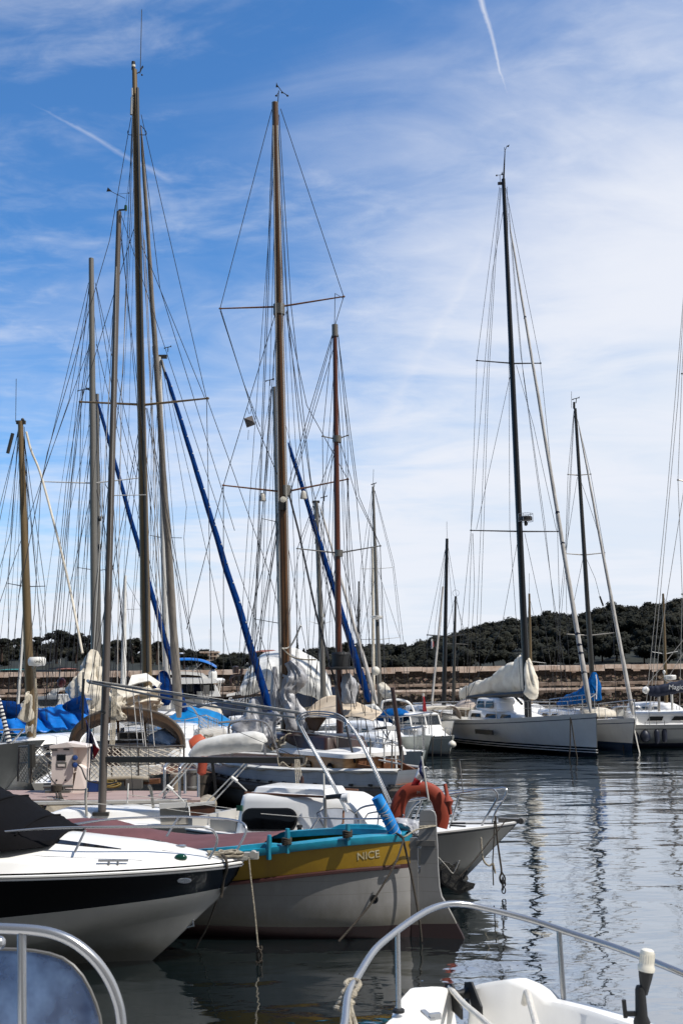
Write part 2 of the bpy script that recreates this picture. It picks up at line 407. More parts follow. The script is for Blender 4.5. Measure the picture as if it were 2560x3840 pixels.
def spar(boat,top,base,D,wt,wb,m,name='mast',Dt=None,n=12,flat=1.25):
    """mast between two photo points at distance D; widths in photo px"""
    a=at(*base,D);b=at(*top,Dt or D)
    k=D/F/2
    pts=[lerp(a,b,t) for t in (0,.3,.6,.85,1)]
    mb=MB().tube(pts,[lerp(wb,wt,t**1.4)*k for t in (0,.3,.6,.85,1)],n,flat=flat,upv=(0,1,0))
    return build(mb,name,m,boat)
def spreaders(mast,D,items,m='alu',w=6,dd=0.0,tip=True):
    """items: ((xl,yl),(xc,yc),(xr,yr)) in photo px; each arm is a sub-part of the mast"""
    for l,c,r_ in items:
        for e,sg in ((l,1),(r_,-1)):
            p=at(*c,D);q=at(*e,D+dd*sg)
            mb=MB().tube([p,q],[w*D/F*.55,w*D/F*.38],8,flat=.7)
            if tip: mb.ball(q,w*D/F*.6,(1,1,.7),8,5)
            build(mb,'spreader',m,mast)
def furled(boat,top,base,D0,D1,wt,wb,m,name='furled_sail',wob=.12,seed=0,n=40,taper=.04):
    a=at(*top,D0);b=at(*base,D1);pts=[];rr=[]
    for i in range(n+1):
        t=i/n;p=lerp(a,b,t);DD=lerp(D0,D1,t)
        w=lerp(wt,wb,t)*DD/F/2*(1+wob*noise.noise(V((seed,t*22,0))))
        if t<taper: w*=.35+.65*t/taper
        if t>1-taper*.6: w*=.5+.5*(1-t)/(taper*.6)
        pts.append(p+V((noise.noise(V((seed+5,t*9,0)))*w*.25,0,0)));rr.append(w)
    return build(MB().tube(pts,rr,10),name,m,boat,ang=60)
def bundle(pts,ws,hs,amp=.15,n=14,seed=0,freq=2.0,sub=8,up=(0,0,1),drop=0.0,ties=0):
    """lumpy cloth bundle along pts with half-widths ws and half-heights hs"""
    P=smooth(pts,sub);N=len(P);rings=[]
    for i,p in enumerate(P):
        t=i/(N-1);a=P[max(0,i-1)];b=P[min(N-1,i+1)];T=(b-a).normalized();u=V(up)
        if abs(T.dot(u))>.95: u=V((0,1,0))
        s=T.cross(u).normalized();w=s.cross(T)
        W=interp(t,[(k/(len(ws)-1),x) for k,x in enumerate(ws)]);H=interp(t,[(k/(len(hs)-1),x) for k,x in enumerate(hs)])
        ring=[];n=max(n,30)
        for k in range(n):
            an=2*math.pi*k/n;q=V((math.cos(an),math.sin(an),0))
            an2=an+.5*math.sin(t*4+seed);f=1+amp*1.5*noise.noise(V((q.x*1.1+seed,q.y*1.1,t*len(ws)*freq*.45)))+amp*1.3*noise.noise(V((math.cos(an2)*2.9+seed,math.sin(an2)*2.9,t*len(ws)*freq*.3)))+amp*.7*noise.noise(V((math.cos(an2)*6+seed,math.sin(an2)*6,t*len(ws)*freq*.22)))+amp*.35*noise.noise(V((q.x*3+seed,q.y*3,t*len(ws)*freq*2.2)))
            if ties: f*=1-.2*math.exp(-(((t*ties)%1-.5)/.11)**2)
            ring.append(p+s*(q.x*W*f)+w*(q.y*H*f-drop*0))
        rings.append(ring)
    return MB().loft(rings)
# ---------------------------------------------------------------- sun, sky
SUNAZ,SUNEL=R(116),R(57)
sd=V((math.sin(SUNAZ)*math.cos(SUNEL),math.cos(SUNAZ)*math.cos(SUNEL),math.sin(SUNEL)))
sl=bpy.data.lights.new('sun','SUN'); sl.energy=4.6; sl.angle=R(.5); sl.color=(1,.96,.9)
so=bpy.data.objects.new('sun',sl); COL.objects.link(so); so.rotation_euler=sd.to_track_quat('Z','Y').to_euler()
w=bpy.data.worlds.new('World'); sc.world=w; w.use_nodes=True; T=w.node_tree; T.nodes.clear()
L=T.links.new
def mth(op,a,b=None,c=None,clamp=False):
    n=T.nodes.new('ShaderNodeMath'); n.operation=op; n.use_clamp=clamp
    for i,x in enumerate((a,b,c)):
        if x is None: continue
        if isinstance(x,(int,float)): n.inputs[i].default_value=x
        else: L(x,n.inputs[i])
    return n.outputs[0]
def vdot(a,v):
    n=T.nodes.new('ShaderNodeVectorMath'); n.operation='DOT_PRODUCT'; L(a,n.inputs[0]); n.inputs[1].default_value=v; return n.outputs['Value']
def sst(x,a,b):
    n=T.nodes.new('ShaderNodeMapRange'); n.interpolation_type='SMOOTHSTEP'; L(x,n.inputs[0]); n.inputs[1].default_value=a; n.inputs[2].default_value=b; return n.outputs[0]
tc=T.nodes.new('ShaderNodeTexCoord'); dv=tc.outputs['Generated']
sep=T.nodes.new('ShaderNodeSeparateXYZ'); L(dv,sep.inputs[0]); dx,dy,dz=sep.outputs
sky=T.nodes.new('ShaderNodeTexSky'); sky.sky_type='NISHITA'; sky.sun_disc=False; sky.sun_elevation=SUNEL; sky.sun_rotation=SUNAZ
sky.air_density=1.0; sky.dust_density=.6; sky.ozone_density=3.0
# high cloud sheet: coordinates on a flat layer overhead
zc=mth('ADD',mth('MAXIMUM',dz,0.0),.12)
cu=mth('DIVIDE',dx,zc); cv=mth('DIVIDE',dy,zc)
cb=T.nodes.new('ShaderNodeCombineXYZ'); L(cu,cb.inputs[0]); L(cv,cb.inputs[1])
def cloudnoise(sc_,rot,stretch,det=6,dist=.6,rough=.55,off=(0,0,0)):
    mp=T.nodes.new('ShaderNodeMapping'); L(cb.outputs[0],mp.inputs['Vector']); mp.inputs['Rotation'].default_value=(0,0,R(rot)); mp.inputs['Scale'].default_value=stretch; mp.inputs['Location'].default_value=off
    n=T.nodes.new('ShaderNodeTexNoise'); L(mp.outputs[0],n.inputs['Vector']); n.inputs['Scale'].default_value=sc_; n.inputs['Detail'].default_value=det; n.inputs['Roughness'].default_value=rough; n.inputs['Distortion'].default_value=dist
    return n.outputs['Fac']
n1=cloudnoise(.8,38,(1,1.7,1),4,.5,.48,(3.2,1.1,0)); n2=cloudnoise(2.3,30,(1,1.6,1),8,1.2,.56,(7.7,2.3,0)); n4=cloudnoise(1.5,24,(1,1.5,1),7,.8,.58,(1.3,4.1,0)); n3=cloudnoise(9,20,(1,1.5,1),6,.5,.62)
hl=mth('SQRT',mth('ADD',mth('MULTIPLY',dx,dx),mth('MULTIPLY',dy,dy)))
e=mth('DIVIDE',mth('MAXIMUM',dz,0.0),mth('MAXIMUM',hl,.05)); az=mth('ARCTAN2',dx,dy)
az=mth('MULTIPLY',mth('SINE',mth('MINIMUM',mth('MAXIMUM',mth('MULTIPLY',az,1.25),-1.57),1.57)),.8)
base=mth('ADD',mth('SUBTRACT',.86,mth('MULTIPLY',e,1.78)),mth('MULTIPLY',az,1.45))
base=mth('ADD',base,mth('MULTIPLY',mth('MAXIMUM',mth('SUBTRACT',.17,e),0.0),2.6)); base=mth('MINIMUM',base,1.0)
nn=mth('ADD',mth('MULTIPLY',mth('SUBTRACT',n1,.5),.95),mth('ADD',mth('MULTIPLY',mth('SUBTRACT',n2,.5),.6),mth('MULTIPLY',mth('SUBTRACT',n3,.5),.16)))
cm=sst(mth('ADD',base,nn),-.30,.86)
wisp=sst(mth('ADD',mth('MULTIPLY',n4,.72),mth('MULTIPLY',n3,.28)),.47,.72)
cm=mth('ADD',cm,mth('MULTIPLY',mth('SUBTRACT',1.0,cm),mth('MULTIPLY',wisp,.42)))
tint=T.nodes.new('ShaderNodeMix'); tint.data_type='RGBA'; tint.blend_type='MULTIPLY'; tint.inputs[0].default_value=1; L(sky.outputs[0],tint.inputs[6]); tint.inputs[7].default_value=(.55,1.0,1.36,1)
mix=T.nodes.new('ShaderNodeMix'); mix.data_type='RGBA'; L(mth('MULTIPLY',cm,.97),mix.inputs[0]); L(tint.outputs[2],mix.inputs[6]); ccol=T.nodes.new('ShaderNodeMix'); ccol.data_type='RGBA'; L(sst(mth('ADD',n1,mth('MULTIPLY',mth('SUBTRACT',n2,.5),.5)),.32,.62),ccol.inputs[0]); ccol.inputs[6].default_value=(5.9,6.4,7.2,1); ccol.inputs[7].default_value=(6.5,6.75,7.35,1); L(ccol.outputs[2],mix.inputs[7])
cur=mix.outputs[2]
def contrail(p,q,w0,k,seed):
    global cur
    a=ray(*p).normalized(); b=ray(*q).normalized(); n=a.cross(b).normalized(); t=(b-a); Ln=t.length; t=t/Ln
    across=mth('ABSOLUTE',mth('ADD',vdot(dv,n),mth('MULTIPLY',mth('SUBTRACT',n3,.5),w0*2.2)))
    al=mth('DIVIDE',mth('SUBTRACT',vdot(dv,t),a.dot(t)),Ln)
    wd=mth('MULTIPLY',mth('ADD',.35,mth('MULTIPLY',mth('MAXIMUM',al,0.0),.9)),w0)
    m=mth('SUBTRACT',1.0,mth('DIVIDE',across,wd),clamp=True)
    m=mth('MULTIPLY',mth('MULTIPLY',m,sst(al,-.15,.35)),mth('SUBTRACT',1.0,sst(al,.92,1.03)))
    m=mth('MULTIPLY',m,mth('MULTIPLY',mth('ADD',.3,n3),k),clamp=True)
    x=T.nodes.new('ShaderNodeMix'); x.data_type='RGBA'; L(m,x.inputs[0]); L(cur,x.inputs[6]); x.inputs[7].default_value=(6.4,6.6,7.2,1); cur=x.outputs[2]
contrail((160,410),(645,680),.0032,.30,1)
contrail((1893,330),(1795,-40),.0026,.7,2)
contrail((1840,880),(1400,1640),.010,.28,3)
# unseen grey sky added behind the viewer to cut fill on camera-facing sides
bk=T.nodes.new('ShaderNodeMix'); bk.data_type='RGBA'; L(mth('MULTIPLY',sst(mth('MULTIPLY',dy,-1.0),.05,.6),.88),bk.inputs[0]); L(cur,bk.inputs[6]); bk.inputs[7].default_value=(1.15,1.2,1.3,1); cur=bk.outputs[2]
bg=T.nodes.new('ShaderNodeBackground'); bg.inputs['Strength'].default_value=.122; L(cur,bg.inputs['Color'])
ow=T.nodes.new('ShaderNodeOutputWorld'); L(bg.outputs[0],ow.inputs['Surface'])
# ---------------------------------------------------------------- water
m=bpy.data.materials.new('harbour_water'); m.use_nodes=True; t=m.node_tree; b=t.nodes['Principled BSDF']; M['water']=m
b.inputs['Base Color'].default_value=(.006,.012,.013,1); b.inputs['Roughness'].default_value=.015; b.inputs['IOR'].default_value=2.0; b.inputs['Specular IOR Level'].default_value=.5
tcw=nd(t,'ShaderNodeTexCoord')
def wn(scale,st,det,rot,dist=0.0):
    mp=nd(t,'ShaderNodeMapping'); t.links.new(tcw.outputs['Object'],mp.inputs['Vector']); mp.inputs['Scale'].default_value=st; mp.inputs['Rotation'].default_value=(0,0,R(rot))
    n=nd(t,'ShaderNodeTexNoise'); t.links.new(mp.outputs[0],n.inputs['Vector']); n.inputs['Scale'].default_value=scale; n.inputs['Detail'].default_value=det; n.inputs['Roughness'].default_value=.45; n.inputs['Distortion'].default_value=dist
    return n.outputs['Fac']
def wm(op,a,bb):
    n=nd(t,'ShaderNodeMath'); n.operation=op
    for i,x in enumerate((a,bb)):
        if isinstance(x,(int,float)): n.inputs[i].default_value=x
        else: t.links.new(x,n.inputs[i])
    return n.outputs[0]
hgt=wm('ADD',wm('MULTIPLY',wn(.62,(.75,1.25,1),1.5,14,.4),1.0),wm('ADD',wm('MULTIPLY',wn(2.3,(.7,1.35,1),1.5,-12,.5),.23),wm('MULTIPLY',wn(8.5,(.8,1.4,1),3,8,.3),.03)))
gate=wn(.07,(1,1,1),2,0)           # calmer and rougher patches
hgt=wm('MULTIPLY',hgt,wm('ADD',.22,wm('MULTIPLY',gate,1.45)))
bp=nd(t,'ShaderNodeBump'); bp.inputs['Strength'].default_value=1.0; bp.inputs['Distance'].default_value=.062
t.links.new(hgt,bp.inputs['Height']); t.links.new(bp.outputs['Normal'],b.inputs['Normal'])
gl=nd(t,'ShaderNodeBsdfGlossy'); gl.inputs['Color'].default_value=(.86,.89,.92,1); gl.inputs['Roughness'].default_value=.012; t.links.new(bp.outputs['Normal'],gl.inputs['Normal'])
msh=nd(t,'ShaderNodeMixShader'); msh.inputs[0].default_value=.5; t.links.new(b.outputs[0],msh.inputs[1]); t.links.new(gl.outputs[0],msh.inputs[2]); t.links.new(msh.outputs[0],t.nodes['Material Output'].inputs['Surface'])
wb=MB().sheet(lambda u,v:V((-900+1800*u,-12+900*v,0)),24,24)
tag(build(wb,'water',m,smooth=False),None,None,kind='structure')
# ---------------------------------------------------------------- breakwater
def rubble(name,plaster):
    m=bpy.data.materials.new(name); m.use_nodes=True; t=m.node_tree; b=t.nodes['Principled BSDF']; M[name]=m
    tc=nd(t,'ShaderNodeTexCoord'); mp=nd(t,'ShaderNodeMapping'); mp.inputs['Scale'].default_value=(1,.4,1.25); t.links.new(tc.outputs['Object'],mp.inputs['Vector'])
    dn=nd(t,'ShaderNodeTexNoise'); dn.inputs['Scale'].default_value=2.2; t.links.new(mp.outputs[0],dn.inputs['Vector'])
    ad=nd(t,'ShaderNodeMix'); ad.data_type='VECTOR'; ad.inputs[0].default_value=.18; t.links.new(mp.outputs[0],ad.inputs[4]); t.links.new(dn.outputs['Color'],ad.inputs[5])
    vo=nd(t,'ShaderNodeTexVoronoi'); vo.inputs['Scale'].default_value=6.5; t.links.new(ad.outputs[1],vo.inputs['Vector'])
    ve=nd(t,'ShaderNodeTexVoronoi'); ve.feature='DISTANCE_TO_EDGE'; ve.inputs['Scale'].default_value=6.5; t.links.new(ad.outputs[1],ve.inputs['Vector'])
    sp=nd(t,'ShaderNodeSeparateColor'); t.links.new(vo.outputs['Color'],sp.inputs[0])
    r1=nd(t,'ShaderNodeValToRGB'); t.links.new(sp.outputs[0],r1.inputs[0]); els=r1.color_ramp.elements
    els[0].position=0; els[0].color=(*lin((38,29,24)),1); els[1].position=1; els[1].color=(*lin((204,182,160)),1)
    a=els.new(.48); a.color=(*lin((54,45,38)),1); a=els.new(.7); a.color=(*lin((128,108,92)),1)
    fn=nd(t,'ShaderNodeTexNoise'); fn.inputs['Scale'].default_value=14; fn.inputs['Detail'].default_value=6; t.links.new(tc.outputs['Object'],fn.inputs['Vector'])
    mu=nd(t,'ShaderNodeMix'); mu.data_type='RGBA'; mu.blend_type='MULTIPLY'; mu.inputs[0].default_value=.8; t.links.new(r1.outputs[0],mu.inputs[6]); t.links.new(fn.outputs['Color'],mu.inputs[7])
    me=nd(t,'ShaderNodeMapRange'); me.inputs[1].default_value=.02; me.inputs[2].default_value=.11; t.links.new(ve.outputs['Distance'],me.inputs[0])
    mx=nd(t,'ShaderNodeMix'); mx.data_type='RGBA'; t.links.new(me.outputs[0],mx.inputs[0]); mx.inputs[6].default_value=(*lin((26,20,17)),1); t.links.new(mu.outputs[2],mx.inputs[7])
    out=mx.outputs[2]
    pn=nd(t,'ShaderNodeTexNoise'); pn.inputs['Scale'].default_value=.7; pn.inputs['Detail'].default_value=7; pn.inputs['Roughness'].default_value=.68; t.links.new(tc.outputs['Object'],pn.inputs['Vector'])
    sx=nd(t,'ShaderNodeSeparateXYZ'); t.links.new(tc.outputs['Object'],sx.inputs[0])
    # flaking render coat, its lower edge near a fixed height on the wall
    zz=nd(t,'ShaderNodeMath'); zz.operation='MULTIPLY_ADD'; t.links.new(sx.outputs[2],zz.inputs[0]); zz.inputs[1].default_value=1.9; zz.inputs[2].default_value=plaster
    pa=nd(t,'ShaderNodeMath'); pa.operation='ADD'; t.links.new(zz.outputs[0],pa.inputs[0]); t.links.new(pn.outputs['Fac'],pa.inputs[1])
    pr=nd(t,'ShaderNodeMapRange'); pr.inputs[1].default_value=.47; pr.inputs[2].default_value=.56; t.links.new(pa.outputs[0],pr.inputs[0])
    pc=nd(t,'ShaderNodeValToRGB'); pc.color_ramp.elements[0].position=.3; pc.color_ramp.elements[1].position=.75; pc.color_ramp.elements[0].color=(*lin((34,27,23)),1); pc.color_ramp.elements[1].color=(*lin((78,67,58)),1); t.links.new(fn.outputs['Fac'],pc.inputs[0])
    fx=nd(t,'ShaderNodeMix'); fx.data_type='RGBA'; t.links.new(pr.outputs[0],fx.inputs[0]); t.links.new(out,fx.inputs[6]); t.links.new(pc.outputs[0],fx.inputs[7])
    t.links.new(fx.outputs[2],b.inputs['Base Color']); b.inputs['Roughness'].default_value=.9
    bp=nd(t,'ShaderNodeBump'); bp.inputs['Distance'].default_value=.12; bp.inputs['Strength'].default_value=.8; t.links.new(me.outputs[0],bp.inputs['Height']); t.links.new(bp.outputs[0],b.inputs['Normal'])
rubble('rubble_upper',-2.85*1.9+.1); rubble('rubble_lower',-2.4*1.9)
M['coping']=mat('pale_coping_stone',(230,214,200),.85,0,.15,2.2,c2=(176,150,130),bump=.5,bscale=7,detail=8)
M['ledge']=mat('worn_ledge_stone',(186,166,150),.85,0,.2,2.0,c2=(84,72,62),bump=.5,bscale=7,detail=8)
WX0,WX1,WY=-110,130,58.0
bw=thing('stone_breakwater','long stepped stone breakwater wall with pale coping across the back of the harbour','harbour wall',(0,WY,0))
build(MB().box(((WX0+WX1)/2,WY+3,.9),(WX1-WX0,6,4.4)),'upper_face','rubble_upper',bw,smooth=False)
build(MB().box(((WX0+WX1)/2,WY-.55,.66),(WX1-WX0,1.1,2.95)),'middle_face','rubble_lower',bw,smooth=False)
build(MB().box(((WX0+WX1)/2,WY-1.55,.5),(WX1-WX0,.9,2.97)),'lower_face','rubble_lower',bw,smooth=False)
def course(name,m,y0,depth,ztop,hmin,hmax,wmin,wmax,over):
    mb=MB();x=WX0
    while x<WX1:
        w_=rnd.uniform(wmin,wmax);h=rnd.uniform(hmin,hmax);mb.box((x+w_/2,y0-over/2+depth/2,ztop-h/2+rnd.uniform(-.01,.01)),(w_-.025,depth+over+rnd.uniform(-.03,.03),h),Euler((rnd.uniform(-.01,.01),rnd.uniform(-.01,.01),0)))
        # broken lower corner of the block
        if rnd.random()<.5: mb.box((x+w_*rnd.uniform(.3,.7),y0-over/2+depth/2,ztop-h-.04),(w_*rnd.uniform(.2,.5),depth+over-.02,.09),Euler((0,rnd.uniform(-.2,.2),0)))
        x+=w_
    build(mb,name,m,bw,smooth=False)
course('coping','coping',WY,2.5,3.33,.22,.34,.7,1.5,.09)
course('ledge_course','ledge',WY-1.1,.9,2.44,.12,.22,.6,1.3,.07)
build(MB().box(((WX0+WX1)/2,WY-2.05,2.11),(WX1-WX0,.35,.1)),'ledge_slab','coping',bw)
course('ledge_course','ledge',WY-2.0,.8,2.055,.08,.18,.6,1.3,.06)
build(MB().box(((WX0+WX1)/2,WY-3.2,.2),(WX1-WX0,2.5,.9)),'quay_apron','rubble_lower',bw)
# ---------------------------------------------------------------- hills
M['scrub']=mat('hillside_scrub',(34,37,26),.95,0,.3,.3,c2=(22,25,18),bump=.6,bscale=.4,detail=8)
sky_l=[(-500,2440),(0,2462),(200,2455),(420,2452),(620,2462),(720,2482),(830,2492),(1000,2488),(1180,2492),(1400,2487),(1512,2482),(1584,2472),(1646,2452),(1713,2434),(1780,2414),(1847,2394),(1900,2394),(1927,2386),(2056,2372),(2217,2358),(2262,2350),(2306,2328),(2346,2336),(2431,2330),(2485,2324),(2520,2312),(2700,2300),(3100,2250)]
def hillpt(px,tt):
    D=lerp(215,430 if px>1000 else 330,tt)
    top=at(px,interp(px,sky_l),430 if px>1000 else 330)
    f=(tt**.8)*(1.12-.12*tt)
    p=at(px,2500,D); p.z=lerp(-.5,top.z,f)
    return p
ts=MB();NX=64;NT=10
cols=[-600+3800*i/NX for i in range(NX+1)]
for i in range(NX+1):
    for j in range(NT+1): 
        p=hillpt(cols[i],j/NT); p.z+=nz(p,.06,3)*1.5*(j/NT); ts.v.append(p)
    p=hillpt(cols[i],1); ts.v.append(V((p.x*1.2,p.y+120,-4)))
n_=NT+2
for i in range(NX):
    for j in range(n_-1): ts.f.append((i*n_+j,(i+1)*n_+j,(i+1)*n_+j+1,i*n_+j+1)); ts.m.append(0)
tag(build(ts,'hills','scrub',ang=180),None,None,kind='structure')
# ---------------------------------------------------------------- trees
def leafmat(name,c1,c2):
    m=bpy.data.materials.new(name); m.use_nodes=True; t=m.node_tree; b=t.nodes['Principled BSDF']; M[name]=m
    oi=nd(t,'ShaderNodeObjectInfo'); tc=nd(t,'ShaderNodeTexCoord'); no=nd(t,'ShaderNodeTexNoise'); no.inputs['Scale'].default_value=.9; no.inputs['Detail'].default_value=5; t.links.new(tc.outputs['Object'],no.inputs['Vector'])
    a=nd(t,'ShaderNodeMath'); a.operation='MULTIPLY_ADD'; t.links.new(oi.outputs['Random'],a.inputs[0]); a.inputs[1].default_value=.5; t.links.new(no.outputs['Fac'],a.inputs[2])
    r=nd(t,'ShaderNodeValToRGB'); r.color_ramp.elements[0].position=.4; r.color_ramp.elements[1].position=1.0; r.color_ramp.elements[0].color=(*lin(c1),1); r.color_ramp.elements[1].color=(*lin(c2),1)
    t.links.new(a.outputs[0],r.inputs[0]); t.links.new(r.outputs[0],b.inputs['Base Color']); b.inputs['Roughness'].default_value=.85; b.inputs['Specular IOR Level'].default_value=.15
leafmat('pine_leaf',(21,24,20),(44,45,38)); leafmat('olive_leaf',(28,30,25),(54,53,44)); leafmat('cypress_leaf',(16,20,16),(30,34,27))
M['bark']=mat('pine_bark',(62,46,36),.9,0,.2,4)
def leaves(mb,c,rad,n,size,mi=0,flat=1.0,rs=rnd):
    for _ in range(n):
        d=V((rs.gauss(0,1),rs.gauss(0,1),rs.gauss(0,1))).normalized()
        q=V(c)+V((d.x*rad[0],d.y*rad[1],d.z*rad[2]))*rs.uniform(.72,1.06)
        nn=(d+V((rs.uniform(-.7,.7),rs.uniform(-.7,.7),rs.uniform(-.3,.9)))).normalized();a=nn.orthogonal().normalized();b_=nn.cross(a);an=rs.uniform(0,6.28)
        a,b_=a*math.cos(an)+b_*math.sin(an),b_*math.cos(an)-a*math.sin(an);s=size*rs.uniform(.55,1.25)
        mb.add([q+a*s,q+b_*s*.8,q-a*s*.9,q-b_*s*.7],[(0,1,2,3)],mi)
def round_tree(seed,r=2.6,h=4.4,cl=11):
    rs=random.Random(seed);mb=MB()
    mb.tube([(0,0,-1),(.1,0,h*.45),(0,.1,h*.75)],[.22,.16,.08],5,mi=1)
    for i in range(cl):
        a=rs.uniform(0,6.28);q=rs.uniform(.2,.75)*r;c=(q*math.cos(a),q*math.sin(a),h*rs.uniform(.42,.95)-q*.25);k=rs.uniform(.38,.62)*r
        mb.ball(c,k*.74,(1,1,.8),7,4,mi=0); leaves(mb,c,(k,k,k*.8),58,.30,0,rs=rs)
    return mb
protos=[]
def copy_at(src,loc,s,rz,label=None,sz=None):
    o=src.copy(); COL.objects.link(o); o.location=loc; o.scale=(s,s,(sz or s)); o.rotation_euler=(0,0,rz)
    if label: o['label']=label
    return o
HL='rounded dark evergreen tree among the dense wood covering the hill behind the breakwater'
spots=[]
def free(p,dmin):
    return all((p.x-q.x)**2+(p.y-q.y)**2>dmin*dmin for q in spots)
rh=random.Random(21)
for px in range(1180,2640,21):      # skyline row of the wood
    spots.append(hillpt(px+rh.uniform(-7,7),.97+rh.uniform(-.03,.02)))
k=0
for r_ in (.14,.29,.43,.57,.71,.84):
    for px in range(1185,2660,45): spots.append(hillpt(px+rh.uniform(-16,16)+22*(int(r_*100)%2),r_+rh.uniform(-.05,.05)))
spots=spots[:299]
while False:
    k+=1; px=rh.uniform(1500,2640) if rh.random()<.86 else rh.uniform(1180,1500); p=hillpt(px,rh.uniform(.12,.93))
    if free(p,5.6): spots.append(p)
n_pr=7
for i in range(n_pr):
    mb=round_tree(40+i,r=[2.7,3.1,2.3,2.9,2.5,3.3,2.6][i],h=[4.2,4.6,4.8,3.8,4.0,4.4,5.2][i])
    o=build(mb,'hillside_tree',['olive_leaf' if i in (2,5) else 'pine_leaf','bark'],ang=180,recalc=False)
    tag(o,HL,'tree','evergreen trees on the wooded hill'); protos.append(o)
HL2='low bushy evergreen in the dark thicket under the umbrella pines at left'
for i,p in enumerate(spots):
    s=rh.uniform(1.1,1.6)*(p.y/400)**.5
    if i<n_pr: o=protos[i]; o.location=p; o.scale=(s,)*3; o.rotation_euler=(0,0,rh.uniform(0,6))
    else: copy_at(protos[rh.randrange(n_pr)],p,s,rh.uniform(0,6))
low=[]
for px in range(-60,1200,27):
    low.append((hillpt(px+rh.uniform(-10,10),rh.uniform(.9,1.0)),rh.uniform(.75,1.15)))
for px in range(-60,1200,34):
    low.append((hillpt(px+rh.uniform(-14,14),rh.uniform(.45,.8)),rh.uniform(.8,1.2)))
for p,s in low:
    o=copy_at(protos[rh.randrange(n_pr)],p-V((0,0,.4)),s*.9,rh.uniform(0,6),HL2); o['group']='low evergreens on the left shore'
def umbrella_pine(px,ytop,ybase,wpx,D,label,seed):
    rs=random.Random(seed);b=at(px,ybase,D);tp=at(px,ytop,D);h=tp.z-b.z;r=wpx*D/F/2
    t=thing('umbrella_pine',label,'tree',b-V((0,0,1)),'umbrella pines on the left shore')
    mb=MB();fork=b+V((rs.uniform(-.4,.4),0,h*rs.uniform(.38,.5)));mb.tube([b-V((0,0,1.2)),lerp(b,fork,.5)+V((rs.uniform(-.2,.2),0,0)),fork],[.34,.28,.22],7)
    cr=MB()
    for i in range(15):
        a=rs.uniform(0,6.28);q=r*math.sqrt(rs.uniform(.02,.8));c=b+V((q*math.cos(a),q*math.sin(a),h*(.84-.26*(q/r)**2)+rs.uniform(-.05,.05)*h));k=rs.uniform(.26,.42)*r
        if i<8: mb.tube([fork,lerp(fork,c,.55)-V((0,0,.3)),c],[.16,.1,.04],5)
        cr.ball(c,1,(k*.72,k*.72,k*.36),8,4); leaves(cr,c,(k,k,k*.5),95,.24,rs=rs)
    build(mb,'trunk','bark',t); build(cr,'crown','pine_leaf',t,ang=180,recalc=False)
for a in [(8,2388,2462,74,250,'small umbrella pine at the far left edge of the shore',1),(78,2384,2470,82,255,'umbrella pine with gaps of sky under it, left of the bronze mast',2),
 (140,2380,2470,70,262,'umbrella pine partly behind the bronze mast at left',3),(214,2354,2470,112,255,'tallest and broadest umbrella pine of the left shore',4),
 (286,2362,2470,84,262,'tall umbrella pine just right of the broadest one',5),(334,2372,2470,52,258,'narrow umbrella pine right behind the mast with the cream sail bundle',6),
 (442,2391,2472,74,250,'umbrella pine just right of the grey aluminium mast',7),(498,2388,2470,86,258,'broad umbrella pine left of the tall twin masts',8),(590,2400,2474,58,255,'umbrella pine right of the tallest mast',9),
 (690,2446,2490,54,255,'low umbrella pine above the blue bimini of the motor yacht',10),(762,2452,2492,46,250,'small umbrella pine in front of the pale apartment house',11)]: umbrella_pine(*a)
def cypress(px,ytop,ybase,wpx,D,label,seed):
    rs=random.Random(seed);b=at(px,ybase,D);h=at(px,ytop,D).z-b.z;r=wpx*D/F/2
    t=thing('cypress_tree',label,'tree',b-V((0,0,.5)),'cypress trees along the shore')
    build(MB().tube([b-V((0,0,.6)),b+V((0,0,h*.6))],[.22,.08],6),'trunk','bark',t)
    cr=MB()
    for i in range(16):
        f=i/15;rr=r*(.55+.9*f if f<.4 else .95*(1-f)**.6+.06);c=b+V((rs.uniform(-.2,.2)*rr,rs.uniform(-.2,.2)*rr,h*(.1+.86*f)))
        cr.ball(c,1,(rr*.8,rr*.8,h*.06),7,4);leaves(cr,c,(rr,rr,h*.07),50,.24,rs=rs)
    build(cr,'crown','cypress_leaf',t,ang=180,recalc=False)
for a in [(1520,2409,2470,20,330,'tallest pointed cypress on the shore behind the white motorboat',1),(1533,2444,2470,12,335,'short cypress tucked beside the tallest cypress',2),(1115,2411,2470,18,300,'cypress standing above the white covered boat',3),
 (1139,2432,2470,18,300,'short cypress right of the one above the white covered boat',4),(1360,2417,2475,12,310,'slim cypress right of the dark varnished mast',5),(1447,2438,2475,10,315,'thin cypress left of the two grey masts in mid picture',6),
 (905,2446,2482,12,300,'short cypress left of the red roofed villa',7),(1482,2434,2474,24,325,'stubby broad cypress left of the tallest cypress',8)]: cypress(*a)
def tiered(px,ytop,ybase,wpx,D):
    rs=random.Random(5);b=at(px,ybase,D);h=at(px,ytop,D).z-b.z;r=wpx*D/F/2
    t=thing('tiered_conifer','tall conifer with flat open tiers of branches behind the varnished mast','tree',b-V((0,0,.5)))
    mb=MB().tube([b-V((0,0,.6)),b+V((0,0,h))],[.22,.04],6);cr=MB()
    for i in range(9):
        f=i/8;z=h*(.22+.76*f);rr=r*(1-.75*f)
        for k in range(6):
            a=k*1.047+i*.5;c=b+V((math.cos(a)*rr*.6,math.sin(a)*rr*.6,z));mb.tube([b+V((0,0,z)),b+V((math.cos(a)*rr,math.sin(a)*rr,z+.1))],.05,4);leaves(cr,c,(rr*.45,rr*.45,.18),22,.2,rs=rs)
    build(mb,'trunk','bark',t);build(cr,'crown','cypress_leaf',t,ang=180,recalc=False)
tiered(1296,2414,2480,30,310)
